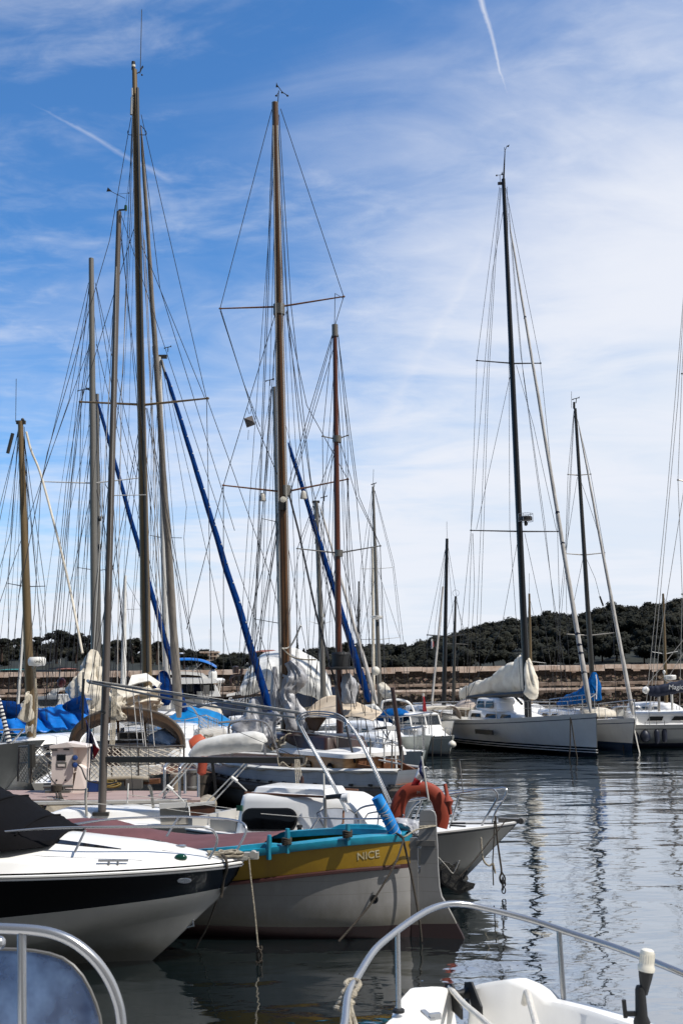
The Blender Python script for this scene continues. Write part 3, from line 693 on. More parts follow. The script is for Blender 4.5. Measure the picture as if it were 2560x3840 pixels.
# ---------------------------------------------------------------- houses on the shore
M['roof']=mat('terracotta_roof_tiles',(150,96,78),.85,0,.15,3,c2=(112,70,58),bump=.4,bscale=8)
M['villa_pink']=mat('pink_villa_render',(150,100,92),.85,0,.1,1); M['villa_cream']=mat('cream_villa_render',(188,176,160),.85,0,.1,1); M['villa_tan']=mat('tan_villa_render',(134,108,90),.85,0,.12,1); M['shut']=mat('dark_window_opening',(44,44,48),.5,0,.1,2); M['shut_blue']=mat('blue_shutter',(70,110,170),.6,0,.1,2)
M['green_roof']=mat('green_sheet_roof',(56,128,120),.6,0,.1,3)
def house(name,label,x0,x1,yt,yb,D,wallm,floors,cols,roof='hip',roofm='roof',shut='shut',base=8):
    a=at(x0,yb,D);b=at(x1,yb,D);zt=at((x0+x1)/2,yt,D).z;W=b.x-a.x;cx=(a.x+b.x)/2;zb=min(a.z,b.z)-base;dep=min(W,9);cy=D+dep/2
    t=thing(name,label,'house',(cx,cy,zb));zw=zt-(.22*(zt-zb-base) if roof!='flat' else 0)
    build(MB().box((cx,cy,(zw+zb)/2),(W,dep,zw-zb)),'wall',wallm,t,smooth=False)
    r=MB()
    if roof=='flat': r.box((cx,cy,zw+.2),(W+.6,dep+.6,.4)); 
    else:
        o=.5;e=[(cx-W/2-o,cy-dep/2-o,zw),(cx+W/2+o,cy-dep/2-o,zw),(cx+W/2+o,cy+dep/2+o,zw),(cx-W/2-o,cy+dep/2+o,zw)];k=W*.24
        r.add(e+[(cx-k,cy,zt),(cx+k,cy,zt)],[(0,1,5,4),(1,2,5),(2,3,4,5),(3,0,4),(3,2,1,0)])
    build(r,'roof','coping' if roof=='flat' else roofm,t,smooth=False)
    hh=(zw-zb-base)/floors
    for f in range(floors):
        for c in range(cols):
            x=cx-W/2+W*(c+.5)/cols;z=zb+base+hh*(f+.52)
            build(MB().box((x,cy-dep/2-.02,z),(W/cols*.42,.14,hh*.55)),'window',shut,t,smooth=False)
    if roof=='flat' and cols>2:
        for f in range(1,floors): build(MB().box((cx,cy-dep/2-.5,zb+base+hh*f),(W*.9,1.0,.25)),'balcony','coping',t,smooth=False)
    return t
house('apartment_house','pale flat roofed apartment house with balconies on the far shore',752,814,2448,2490,300,'villa_cream',3,4,'flat')
house('villa','large villa with terracotta roof rising above the trees behind the white covered boat',952,1046,2436,2478,300,'villa_tan',2,5)
house('villa','smaller villa wing with terracotta roof stepping down right of the large villa',1000,1062,2448,2480,294,'villa_tan',1,3)
house('house','low tan house with flat tiled roof right of the covered boat',1238,1272,2464,2490,290,'villa_tan',1,2)
house('villa','pink villa with tiled roof near the top of the wooded hill at right',2471,2538,2370,2400,330,'villa_pink',2,4,base=5)
house('house','small white house with blue shutters half hidden in the wooded hill',2255,2286,2392,2412,320,'villa_cream',1,3,'flat',shut='shut_blue',base=4)
house('house','tiny tan roofed house in the wood right of the white house',2326,2344,2384,2398,322,'villa_tan',1,1,base=4)
house('house','low house with a green sheet roof behind the wall at far left',5,70,2508,2526,210,'villa_cream',1,2,'hip','green_roof',base=3)
house('house','low house with grey brown tiled roof behind the wall left of the cream sail bundle',220,274,2505,2524,215,'villa_tan',1,3,base=3)
# ================================================================ foreground boat, bottom right
def tubepx(boat,pts,r,m,name,sub=6,n=9,smoothit=True):
    P=[at(*p) for p in pts]
    return build(MB().tube(smooth(P,sub) if smoothit else P,r,n),name,m,boat)
tip=V((.66,6.69,0));hd=V((-.26,.966,0)).normalized();fr=frame(tip-hd*4.2,hd)
fb=thing('motor_dinghy','white moulded open boat at bottom right with bow roller and tubular bow rail','boat',tip-hd*2.1)
btab=[(0,.17),(.1,.3),(.25,.46),(.5,.64),(1,.84),(2,.98),(4.2,.93)]
bfd=lambda s: interp((1-s)*4.2,btab)
zfd=lambda s: 1.205+.03*s
mb=MB(fr);hull(mb,4.2,bfd,zfd,[('d',0,0),('d',.05,0),('d',.3,0),('z',.6,0),('z',.25,0)],p=.32,rake=.25,N=40);build(mb,'hull','gel',fb)
mb=MB(fr);rim=[];
ss=[1-.0002-(i/60)**1.6 for i in range(61)]
ss=[max(0,x) for x in ss]
def hump(t,y): return .085*max(0,1-abs(t-.16)/.16)**.6 if t<.33 else 0.0
for sg in (1,-1):
    rings=[]
    for s in ss:
        t=(1-s)*4.2;b_=bfd(s);z=zfd(s)+hump(t,b_);wd=min(.13,b_-.06);x=s*4.2
        rings.append([(x,sg*(b_+.012),zfd(s)-.05),(x,sg*(b_+.015),z-.02),(x,sg*(b_-.015),z+.008),(x-.01,sg*(b_-wd+.02),z+.008),(x-.02,sg*(b_-wd),z-.015),(x-.05,sg*(b_-wd-.05),zfd(s)-.36)])
    mb.loft(rings,0,closed=False)
build(mb,'gunwale','gel',fb)
mb=MB(fr);deckcap(mb,4.2,bfd,lambda s:zfd(s)-.3,.05,.0,.01,30,0,.985);build(mb,'foredeck','well_grey',fb)
mb=MB(fr)
for sg in (1,-1): mb.slab([(4.0,sg*.055,1.14),(4.18,sg*.055,1.15),(4.28,sg*.055,1.18),(4.25,sg*.055,1.27),(4.14,sg*.055,1.30),(4.0,sg*.055,1.2)],(0,.012*sg,0))
mb.lathe((4.2,-.055,1.22),[(.015,0),(.035,0),(.022,.055),(.035,.11),(.015,.11)],10,(0,1,0))
build(mb,'bow_roller','black',fb)
RP=[(1274,3900,5.0),(1291,3840,5.15),(1304,3733,5.45),(1339,3664,5.7),(1399,3569,6.0),(1460,3512,6.22),(1547,3447,6.45),(1616,3408,6.6),(1677,3391,6.68),(1737,3391,6.72),(1807,3404,6.72),(1980,3447,6.66),(2154,3504,6.5),(2327,3560,6.3),(2560,3651,6.0),(2800,3760,5.65),(2960,3960,5.3)]
tubepx(fb,RP,.019,'steel','bow_rail',n=12)
for a,b_ in (((1489,3497,6.28),(1494,3787,6.22)),((2094,3484,6.56),(2113,3762,6.5))):
    pb=at(*b_);st=build(MB().tube([at(*a),pb],.0155,10),'stanchion','steel',fb)
    build(MB().lathe(pb-V((0,0,.012)),[(.034,0),(.034,.014),(.018,.022)],12),'foot_plate','black',st)
mb=MB(fr);mb.box((3.62,.40,1.305),(.16,.03,.012));mb.box((3.56,.38,1.315),(.03,.06,.03));build(mb,'cleat','steel',fb)
for sg in (1,-1):
    mb=MB(fr);mb.tube([(s*4.2,sg*(bfd(s)+.016),zfd(s)-.06) for s in ss],.016,6);build(mb,'rubbing_strip','ped_grey',fb)
for y in (-.24,.22):
    mb=MB(fr)
    for i in range(9):
        for k in range(5): mb.box((3.15+i*.06+(k%2)*.03,y+(k-2)*.05,.932),(.03,.012,.006),Euler((0,0,.6 if (i+k)%2 else -.6)))
    build(mb,'tread_pattern','well_grey',fb,smooth=False)
for x0 in ():
    mb=MB(fr);mb.box((x0,-.70+.05*(x0-2.9)*2,1.295),(.05,.15,.03),Euler((0,0,.3)));build(mb,'gunwale_cap','gel2',fb)
solo(MB().tube(smooth([at(1685,3703,6.66),at(1735,3760,6.35),at(1800,3815,6.0),at(1870,3880,5.6)],5),.016,8),'mooring_rope','rope_white','pale rope running aft from the bow roller of the boat at bottom right','rope')
solo(MB().tube(smooth([at(1968,3742,6.42)+V((0,.06,-.05)),at(1975,3742,6.42)+V((0,0,.03)),at(1990,3775,6.25),at(2010,3850,5.9),at(2010,3900,5.6)],6),.018,8),'mooring_rope','rope_white','pale rope lying over the right gunwale of the boat at bottom right','rope')
mb=MB()
for k in range(5): c=at(1322-k*9,3690+k*24,5.6-k*.05);mb.tube([c+V((math.cos(a)*.036,math.sin(a)*.03,.012*math.sin(a+k))) for a in [i*.5236 for i in range(13)]],.012,7)
for dx in (0,16,26): mb.tube(smooth([at(1320,3725,5.55),at(1290+dx,3780,5.4),at(1275+dx*3,3900,5.2)],5),.011,7)
solo(mb,'rope_hitch','rope','worn rope hitched round the left end of the bow rail at bottom right','rope')
lp=at(2405,3838,6.0);lt=at(2417,3685,6.0)
ll=thing('navigation_light_pole','white ribbed all round light on a short pole clamped to the gunwale at bottom right','boat light',lp)
build(MB().tube([lp+V((0,0,.12)),lt],.016,10),'pole','lamp_white',ll)
mb=MB().lathe(lp+V((0,0,-.03)),[(.042,0),(.044,.04),(.032,.07),(.027,.2),(.02,.22)],12);mb.box(lp+V((-.05,0,.05)),(.08,.022,.022));mb.tube([lp+V((-.085,0,.03)),lp+V((-.09,0,.12))],.012,8);build(mb,'clamp','black',ll)
u=(lt-lp).normalized();mb=MB().lathe(lt-u*.06,[(.018,0),(.024,.03),(.036,.09),(.041,.13)],14,u);build(mb,'socket','black',ll)
mb=MB();prof=[(.044,.0),(.046,.02),(.040,.03),(.040,.04)]+[(.038,.05),(.037,.09),(.034,.105),(.024,.112),(.001,.112)]
mb.lathe(lt+u*.06,prof,16,u)
for k in range(20):
    a=k*.314;mb.bar(lt+u*.105+V((math.cos(a)*.038,math.sin(a)*.038,0)),lt+u*.15+V((math.cos(a)*.037,math.sin(a)*.037,0)),.004,.003)
build(mb,'lens','lamp_white',ll)
# ================================================================ foreground boat, bottom left
fl=thing('motorboat','small motorboat at bottom left, only its blue windscreen and steel hoop rail in view','boat',(-2.2,3.8,0))
fr=frame((-2.2,5.75,0),(0,-1));mb=MB(fr);bq=beamf(2.2,.9,.4,2.2);zq=sheerf(.95,.95,1.1)
hull(mb,4.4,bq,zq,[('d',0,0),('d',.06,0),('d',.4,0),('z',.2,0)],rake=.7);build(mb,'hull','gel',fl)
mb=MB(fr);deckcap(mb,4.4,bq,zq);build(mb,'deck','deck',fl)
mb=MB(fr);cabin(mb,.75,2.2,.95,.9,.92,.36,.4,.05);build(mb,'cockpit_coaming','gel',fl)
wp=[(-400,3560),(0,3560),(75,3562),(130,3567),(185,3577),(235,3594),(275,3622),(310,3662),(338,3712),(360,3765),(374,3812),(386,3900),(390,4010),(-400,4010)]
pane=[at(x,y,5.0+.00022*(380-x)) for x,y in wp]
build(MB().slab(pane,(0,.008,0)),'windscreen','old_perspex',fl,smooth=False)
build(MB().tube([p+V((0,.004,0)) for p in pane[1:-1]],.008,6),'windscreen_trim','ped_grey',fl)
tubepx(fl,[(-420,3478,4.75),(-120,3478,4.72),(60,3484,4.7),(150,3491,4.7),(215,3506,4.7),(275,3533,4.7),(330,3574,4.7),(375,3622,4.7),(412,3680,4.7),(437,3740,4.7),(452,3800,4.7),(460,3900,4.7),(462,4060,4.7)],.0215,'steel','hoop_rail',n=14)
for x in (82,-300): build(MB().tube([at(x,3492,4.7),at(x+3,4050,4.7)],.0195,12),'rail_post','steel',fl)
build(MB().ball(at(-2,3536,4.95),.03),'rail_knob','steel',fl)
# ================================================================ black and white speedboat
bt=V((-1.15,12.3,0));hd=V((.997,-.075,0)).normalized();LS=6.6;fr=frame(bt-hd*LS,hd)
sp=thing('speedboat','white sports cruiser with a glossy black topside band and black folded canopy, bow pointing right','motorboat',bt-hd*3.3)
bs=lambda s: max(.03,1.09*(1-max(0,(s-.35)/.65)**2.5)**.72)
zs_=lambda s: 1.095-.035*s
rk=[(-.45,1.6),(0,.97),(.41,.55),(.66,.26),(.90,.07),(1.06,0),(2,0)]
rings=[];N=44
for i in range(N+1):
    s=1-(1-i/N)**1.7;t=(1-s)*LS;b_=bs(s);zz=zs_(s);zb=interp(t,[(0,.79),(.5,.745),(2.6,.605),(7,.50)]);zc=interp(t,[(0,.52),(1.5,.30),(3.5,.12),(7,.06)])
    P=[(b_,zz),(b_+.010,zz-.015),(b_-.003,zz-.042),(b_*(.985-.05*s**3),lerp(zz-.042,zb,.5)),(b_*(.955-.13*s**3),zb),(b_*(.945-.15*s**3),zb-.05),(b_*(.93-.3*s**3),lerp(zb,zc,.55)),(b_*(.90-.42*s**3),zc+.03),(b_*(.86-.44*s**3),zc),(b_*(.5-.3*s**3),zc-.32),(0,zc-.66)]
    half=[(s*(LS-interp(z,rk)),y,z) for y,z in P]
    rings.append(half+[(x,-y,z) for x,y,z in reversed(half[:-1])])
n_=len(rings[0]);mm=[2,2,1,1,0,0,0,0,0,0];mm=mm+mm[::-1]
mb=MB(fr);fs=[];ms=[]
for i in range(N):
    for k in range(n_-1): fs.append((i*n_+k,i*n_+k+1,(i+1)*n_+k+1,(i+1)*n_+k));ms.append(mm[k])
fs.append(tuple(range(n_)));ms.append(0)
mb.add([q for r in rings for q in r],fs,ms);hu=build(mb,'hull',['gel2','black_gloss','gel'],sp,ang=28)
for sg in (1,-1):
    mb=MB(fr);mb.tube([(s*LS,sg*(bs(s)+.012),zs_(s)-.045) for s in [k/50 for k in range(51)]],.010,6);build(mb,'rub_rail','steel',hu)
    mb=MB(fr);mb.tube([(s*LS,sg*(bs(s)+.004),zs_(s)-.012) for s in [k/50 for k in range(51)]],.015,6);build(mb,'rub_rail','gel',hu)
zct=[(0,1.07),(.25,1.10),(.6,1.19),(1,1.275),(2.1,1.385),(3,1.45),(6.6,1.4)]
def dk(t,q):
    s=1-t/LS;b_=bs(s);z0=zs_(s);zc=interp(t,zct);a=abs(q);bi=max(.01,b_-.03)
    cr=interp(t,[(0,.03),(.8,.05),(1.5,.085),(3,.19),(6.6,.22)])
    if a>.9: f=(1-a)/.1;z=z0+.015+(cr-.015)*min(1,f*1.15)
    else:
        f=1-(a/.9)**1.7;z=z0+cr+max(0,zc-z0-cr)*f
    return V((s*LS,q*bi,z))
qs=[-1,-.97,-.94,-.915,-.9,-.86,-.8,-.72,-.64,-.5,-.33,-.16,0,.16,.33,.5,.64,  .72,.8,.86,.9,.915,.94,.97,1]
mb=MB(fr);dmb=mb;mb.loft([[dk(LS*(k/50)**1.5+.01,q) for q in qs] for k in range(51)],0,closed=False);dk_o=build(mb,'deck','gel',sp,ang=50)
decal(dmb,[(-60,3140),(45,3144),(110,3139),(180,3144),(300,3160),(400,3175),(456,3184)],[(-60,3152),(45,3150),(110,3154),(180,3161),(300,3173),(400,3182),(456,3185.5)],30,3,.006,'deck_window','win',dk_o)
decal(dmb,[(350,3112),(420,3114),(520,3132),(600,3150),(632,3157)],[(350,3114),(420,3120),(520,3141),(600,3156),(632,3158.5)],20,2,.006,'deck_window','win',dk_o)
def seam(pts): 
    mb=MB(fr);mb.tube([dk(*p)+V((0,0,.001)) for p in pts],.004,4);build(mb,'hatch_seam','ped_grey',dk_o)
seam([(.3,-.4),(.85,-.42),(.85,.42),(.3,.4),(.3,-.4)]);seam([(1.0,-.82),(2,-.8),(3.2,-.8)])
for sg,pp in ((-1,[(1.2,.93),(.95,.93)]),):
    c=fr@((dk(1.28,-.9)+dk(1.05,-.9))/2);mb=MB(fr);p=dk(1.42,-.93);q=dk(1.12,-.93)
    mb.tube([p+V((0,0,.045)),q+V((0,0,.045))],.014,8);
    for k in (.35,.65): mb.tube([lerp(p,q,k),lerp(p,q,k)+V((0,0,.045))],.013,8)
    build(mb,'cleat','steel',sp)
mb=MB(fr);mb.ball(dk(.62,-.72)+V((0,0,.012)),.055,(1.3,.8,.75),12,8);build(mb,'side_light','green_lens',sp)
mb=MB(fr);mb.lathe(dk(.7,0.05)+V((0,0,.0)),[(.06,0),(.06,.012),(.02,.016)],12);build(mb,'deck_filler','steel',sp)
# hull fittings on the near side
c=fr@V((LS-1.02,-bs(1-1.02/LS)*1.0,.985))
def oval(c,rx,rz,nrm,m,name,t=.012):
    nrm=V(nrm).normalized();r_=V((0,0,1)).cross(nrm).normalized();u_=nrm.cross(r_)
    return build(MB().slab([V(c)+r_*rx*math.cos(a)+u_*rz*math.sin(a) for a in [k*.3927 for k in range(16)]],nrm*t),name,m,sp)
nn=(-fr.to_3x3().col[1]+V((0,0,-.1)))
oval(atp(694,3300,fr@V((LS-1.1,-bs(1-1.1/LS)+.0,.9)),fr.to_3x3().col[1])-V((0,.03,0)),.075,.026,nn,'steel','vent')
pe=fr@V((LS-.62,0,.40));build(MB().tube([pe+V((.0,0,.05)),pe+V((.07,-.02,.05)),pe+V((.08,-.02,-.03)),pe+V((.0,0,-.05))],.013,8),'bow_eye','steel',sp)
tubepx(sp,[(6,3121,11.75),(172,3107,11.78),(344,3102,11.82),(574,3100,11.95),(735,3101,12.05),(785,3108,12.08),(806,3124,12.1),(815,3147,12.11),(809,3175,12.12),(792,3210,12.13),(773,3238,12.14)],.0135,'steel','bow_rail')
tubepx(sp,[(321,3112,11.82),(281,3196,11.76)],.0135,'steel','rail_post',smoothit=False)
tubepx(sp,[(275,3092,13.6),(400,3074,13.5),(520,3066,13.4),(671,3063,13.3),(800,3067,13.1),(880,3076,12.9),(910,3087,12.8),(923,3105,12.75),(919,3130,12.72),(900,3168,12.68),(879,3203,12.66)],.0135,'steel','bow_rail')
tubepx(sp,[(671,3064,13.3),(625,3137,13.2)],.0135,'steel','rail_post',smoothit=False)
mb=MB(fr);mb.box((LS-.12,0,1.09),(.36,.10,.035));mb.box((LS+.1,0,1.115),(.16,.075,.07));mb.lathe((LS+.12,-.04,1.13),[(.02,0),(.04,0),(.04,.08),(.02,.08)],10,(0,1,0));build(mb,'bow_roller','gel2',sp)
# canopy
ct0=[(1.98,1.395,.55),(2.3,1.52,.8),(2.75,1.73,.98),(3.15,1.86,1.05),(4.5,1.92,1.08),(6.0,1.86,1.05)]
ct=[]
for i in range(len(ct0)-1):
    for k in range(8):
        f=k/8;A,B_=ct0[i],ct0[i+1];ct.append((lerp(A[0],B_[0],f),lerp(A[1],B_[1],f)-.035*math.sin(f*math.pi)+.008*math.sin(f*19+i),lerp(A[2],B_[2],f)))
ct.append(ct0[-1])
rg=[]
for t,z,wd in ct:
    z0=dk(t,.85).z+.01 if t>2.5 else 1.31
    x=LS-t; rg.append([(x,-wd-.04,z0),(x,-wd*.98,lerp(z0,z,.6)),(x,-wd*.8,z-.05),(x,-wd*.4,z),(x,wd*.4,z),(x,wd*.8,z-.05),(x,wd*.98,lerp(z0,z,.6)),(x,wd+.04,z0)])
mb=MB(fr);mb.loft(rg,0);cv=build(mb,'canopy','black_cloth',sp,ang=60)
for t,z,wd in ct0[1:3]:
    mb=MB(fr);mb.tube(smooth([(LS-t,-wd*.98,lerp(1.32,z,.6)+.01),(LS-t,-wd*.8,z-.04),(LS-t,0,z+.012),(LS-t,wd*.8,z-.04)],4),.012,5);build(mb,'canopy_seam','black_cloth',cv)
# ropes at its bow
mb=MB()
c0=fr@V((LS-.16,-.03,1.12))
for k in range(7): 
    r_=.05+.02*(k%3);mb.tube([c0+V((math.cos(a)*r_*2.0+.05*math.sin(k*2.1),math.sin(a)*r_,.012*k*.6+.012*math.sin(3*a+k))) for a in [i*.5236 for i in range(12)]],.0115,6,closed=True)
solo(mb,'rope_coil','rope','tangled pale rope heaped on the bow tip of the black and white speedboat','rope')
solo(MB().tube(smooth([at(833,3205,12.2),at(848,3225,12.1),at(850,3262,12.12),at(838,3300,12.2),at(833,3345,12.25),at(829,3365,12.25)],6),[.016]*31,8),'mooring_rope','rope_dark','thick worn rope end hanging over the stem of the black and white speedboat','rope')
solo(MB().tube(smooth([at(838,3290,12.3),at(815,3370,12.5),at(775,3480,12.75),at(742,3540,12.9),at(722,3585,13.0)],6),.011,7),'mooring_rope','rope_dark','dark rope slanting from the speedboat stem down into the water','rope')
# ================================================================ yellow and white pointu
S=V((.80,13.3,0));hd=V((-.97,.242,0)).normalized();LN=5.8;fr=frame(S,hd);yN=fr.to_3x3().col[1]
ni=thing('wooden_fishing_boat','double ended wooden fishing boat, white hull with ochre band and turquoise gunwale','fishing boat',S+hd*2.9)
bn=beamf(1.62,pointed=True);ZT=smooth([(0,1.18,0),(.1,1.17,0),(.2,1.125,0),(.35,1.03,0),(.48,.97,0),(.62,.965,0),(.8,1.03,0),(1,1.2,0)],6);zn=lambda s: interp(s,[(p.x,p.y) for p in ZT])
rows=[('d',0,1),('d',.07,1),('d',.075,2),('d',.22,2),('d',.335,3),('d',.385,0),('d',.5,0),('z',.42,0),('z',.27,0),('z',.15,4)]
mb=MB(fr);nmb=mb;hull(mb,LN,bn,zn,rows,p=.36,rake=.35,N=60,d=.45,pv=.9)
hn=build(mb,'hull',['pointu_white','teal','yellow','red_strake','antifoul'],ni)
for sg in (1,-1):
    mb=MB(fr);rg=[]
    for k in range(41):
        s=.012+.976*k/40;b_=bn(s);z=zn(s);x=s*LN
        rg.append([(x,sg*(b_+.02),z-.068),(x,sg*(b_+.035),z-.025),(x,sg*(b_+.03),z+.012),(x,sg*max(.004,b_-.16),z+.022),(x,sg*max(.002,b_-.17),z-.05)])
    mb.loft(rg,0,closed=False);build(mb,'gunwale','teal',ni)
    mb=MB(fr);mb.tube([(s*LN,sg*(bn(s)*((zn(s)-.36+.45)/(zn(s)+.45))**.38+.012),zn(s)-.36) for s in [.022+.95*k/40 for k in range(41)]],.024,6);build(mb,'rubbing_strake','red_strake',hn)
    for a,b2 in (((.06,.2),) if sg<0 else ((.245,.47),)):
        mb=MB(fr);rg=[]
        for k in range(13):
            s=lerp(a,b2,k/12);e_=min(1,min(k,12-k)/1.6);b_=bn(s)
            rg.append([(s*LN,sg*(b_-.02),zn(s)+.01),(s*LN,sg*(b_-.035),zn(s)+.01+.05*e_),(s*LN,sg*(b_-.10),zn(s)+.01+.05*e_),(s*LN,sg*(b_-.12),zn(s)+.01)])
        mb.loft(rg,0);build(mb,'washboard','teal',ni)
mb=MB(fr);deckcap(mb,LN,bn,zn,.12,.12,.01,20,.02,.98);build(mb,'deck','teal',ni)
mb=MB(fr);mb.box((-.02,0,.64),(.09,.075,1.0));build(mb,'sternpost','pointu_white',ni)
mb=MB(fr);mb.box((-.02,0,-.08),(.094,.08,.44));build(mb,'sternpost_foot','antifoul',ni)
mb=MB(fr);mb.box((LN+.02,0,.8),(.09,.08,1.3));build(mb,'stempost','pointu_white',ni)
# rudder
ru=[(1573,3058),(1577,3045),(1588,3037),(1616,3037),(1628,3044),(1634,3060),(1637,3130),(1640,3165),(1642,3246),(1648,3326),(1656,3362),(1671,3385),(1700,3440),(1731,3503),(1760,3570),(1578,3570),(1577,3500),(1563,3424),(1563,3284),(1567,3277),(1576,3272),(1581,3170),(1570,3142)]
rp=[atp(x,y,S,yN) for x,y in ru]
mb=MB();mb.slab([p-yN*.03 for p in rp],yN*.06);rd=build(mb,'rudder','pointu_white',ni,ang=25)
af=[(1577.5,3462),(1711,3462),(1733,3503),(1762,3572),(1577,3572)]
mb=MB();mb.slab([atp(x,y,S,yN)-yN*.034 for x,y in af],yN*.068);build(mb,'antifouling_patch','antifoul',rd,smooth=False)
mb=MB();a=atp(1563,3160,S,yN);b_=atp(1634,3160,S,yN);mb.bar(a,b_,.12,.065);build(mb,'tiller_block','ped_grey',rd)
for y in (3172,3250):
    build(MB().bar(atp(1540,y,S,yN),atp(1578,y+4,S,yN),.03,.03),'pintle','steel',rd)
for (x0,y0),(x1,y1),m_ in (((1008,3190),(1010,3131),'teal'),((1078,3166),(1078,3107),'teal'),((1303,3136),(1303,3090),'teal')):
    p=at(x0,y0,12.98);q=at(x1,y1,12.98);build(MB().tube([p-V((0,0,.1)),lerp(p,q,.5),q],[.03,.032,.024],8),'thole_post',m_,ni)
for (x0,y0) in ((1075,3145),(1302,3118)):
    mb=MB()
    for k in range(4):
        c=at(x0,y0+6*k,12.98);mb.tube([c+V((math.cos(a)*.05,math.sin(a)*.05,.008*math.sin(a*2+k))) for a in [i*.628 for i in range(10)]],.013,5,closed=True)
    solo(mb,'rope_turns','rope_dark',('dark rope wound round the tall turquoise post beside the maroon tarpaulin' if x0<1100 else 'dark rope wound round the turquoise post beside the blue foam tube'),'rope')
def tarpf(u,v):
    s=.30+.62*u;b_=bn(s)-.10;y=lerp(-1,1,v);x=s*LN
    return V((x,y*b_,zn(s)+.03+interp(u,[(0,.03),(.35,.08),(.62,.26),(.75,.24),(1,.08)])*(1-abs(y)**1.5)+.018*nz((x*2,y*3,0),1.4,4)))
mb=MB(fr);mb.sheet(tarpf,34,18);tp=build(mb,'cockpit_tarpaulin','maroon',ni,solid=.006)
text('NICE',atp(1367,3234,fr@V((1.0,bn(.17)*.93,.9)),yN)+yN*.02+V((0,0,0)),(atp(1436,3219,fr@V((.6,bn(.10)*.90,.9)),yN)-atp(1367,3233,fr@V((1.0,bn(.17)*.93,.9)),yN)),(0,0,1),.088,'lettering','letter',ni,bold=.012,onto=nmb)
# blue padded tube
a=at(1487,3140,13.25);b_=at(1412,2988,13.2)
bl=thing('foam_padding','bright blue foam tube bound with cord leaning over the white rudder and turquoise stern','padding',a)
build(MB().tube([a,lerp(a,b_,.5)+V((.01,0,0)),b_],.072,16),'foam_tube','sky_foam',bl)
u=(b_-a).normalized();mb=MB();o1=u.orthogonal().normalized();o2=u.cross(o1)
for k in range(9):
    c=lerp(a,b_,.1+.085*k);mb.tube([c+(o1*math.cos(q)+o2*math.sin(q))*.074+u*(.03*math.sin(q+k)) for q in [i*.5236 for i in range(12)]],.005,5,closed=True)
build(mb,'cord','wire_pale',bl)
mb=bundle([at(1470,3140,13.6),at(1500,3100,13.6),at(1540,3104,13.55),at(1562,3128,13.5)],[.04,.12,.12,.03],[.03,.1,.09,.03],.25,12,3);solo(mb,'folded_tarpaulin','silver_cloth','grey tarpaulin bundled on the stern beside the blue foam tube','tarpaulin')
# ropes of the pointu
def ropes(label,pts,r=.012,m='rope',sub=6,name='mooring_rope',cat='rope'):
    return solo(MB().tube(smooth([at(*p) for p in pts],sub),r,7),name,m,label,cat)
ropes('rope lashed from the fishing boat stern across to its white rudder',[(1490,3130,13.15),(1512,3140,13.0),(1560,3112,13.1),(1633,3097,13.2),(1572,3100,13.2)],.01)
ropes('rope hanging from the turquoise gunwale down beside the sternpost',[(1487,3126,13.15),(1508,3140,13.0),(1518,3180,13.05),(1524,3205,13.1),(1545,3300,13.1),(1570,3440,13.0),(1580,3530,13.0)],.014,'rope_dark')
ropes('dark rope stretched diagonally down the white quarter of the fishing boat past its hawse hole',[(1512,3150,12.95),(1480,3240,12.75),(1402,3372,12.6),(1340,3450,12.5),(1270,3530,12.4)],.012,'rope_dark')
hc=atp(1402,3372,fr@V((.95,bn(.16)*.78,.5)),yN)
build(MB().lathe(hc-yN*.05,[(.001,.0),(.032,.0),(.034,.07),(.05,.08),(.052,.05)],14,yN),'hawse_hole','black',hn)
ropes('thin pale rope hanging from the speedboat bow roller to a knot at the water',[(933,3215,12.2),(940,3290,12.2),(955,3420,12.2),(968,3555,12.2),(972,3598,12.2)],.0095,'rope')
mb=MB();c=at(972,3575,12.2)
for k in range(5): mb.tube([c+V((.03*math.cos(a+k),.02*math.sin(a),-.045*k+.05+.02*math.sin(a*2))) for a in [i*.628 for i in range(10)]],.011,5,closed=True)
solo(mb,'rope_knot','rope_dark','big knot at the lower end of the thin pale rope before the fishing boat','rope')
# ================================================================ white cabin boat with the tubular frame (boat lying behind the pointu)
SB=V((-2.2,18.5,0));hd=V((4.7,-2.5,0)).normalized();LB=5.33;fr=frame(SB,hd);yB=fr.to_3x3().col[1];xB=fr.to_3x3().col[0]
wc=thing('cabin_sailboat','small white cabin sailboat with black side window and leaning steel tube frame','sailboat',SB+hd*2.6)
bB=beamf(2.0,.8,.42,2.0);zB=sheerf(.65,.66,.93)
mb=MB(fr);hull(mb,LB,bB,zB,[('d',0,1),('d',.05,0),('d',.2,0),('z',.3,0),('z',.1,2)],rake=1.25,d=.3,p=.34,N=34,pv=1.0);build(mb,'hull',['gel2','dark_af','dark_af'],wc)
mb=MB(fr)
for sg in (1,-1): mb.tube(rail(LB,bB,zB,.0,sg,0,1),.022,6)
build(mb,'rub_rail','gel',wc)
mb=MB(fr);deckcap(mb,LB,bB,zB);build(mb,'deck','deck',wc)
X0,X1,W0,W1,H=.86,3.5,.76,.55,.60
mb=MB(fr);cmb=mb;cabin(mb,X0,X1,W0,W1,.62,H,.75,.06,.12,.16,.03);cbn=build(mb,'cabin','gel',wc)
def sidept(px,py,off=.012):
    """point on the near cabin side"""
    a=fr@V((X0,-W0,.62));b_=fr@V((X1,-W1,.62));c=fr@V((X0,-W0+.10,.62+H));n=(b_-a).cross(c-a).normalized()
    if n.y>0: n=-n
    return atp(px,py,a,n)+n*off,n
def sidepanel(pts,name,m,t=.012,off=.0,par=None):
    P=[sidept(x,y,off) for x,y in pts];n=P[0][1];return build(MB().slab([p for p,_ in P],n*t),name,m,par or cbn,ang=20)
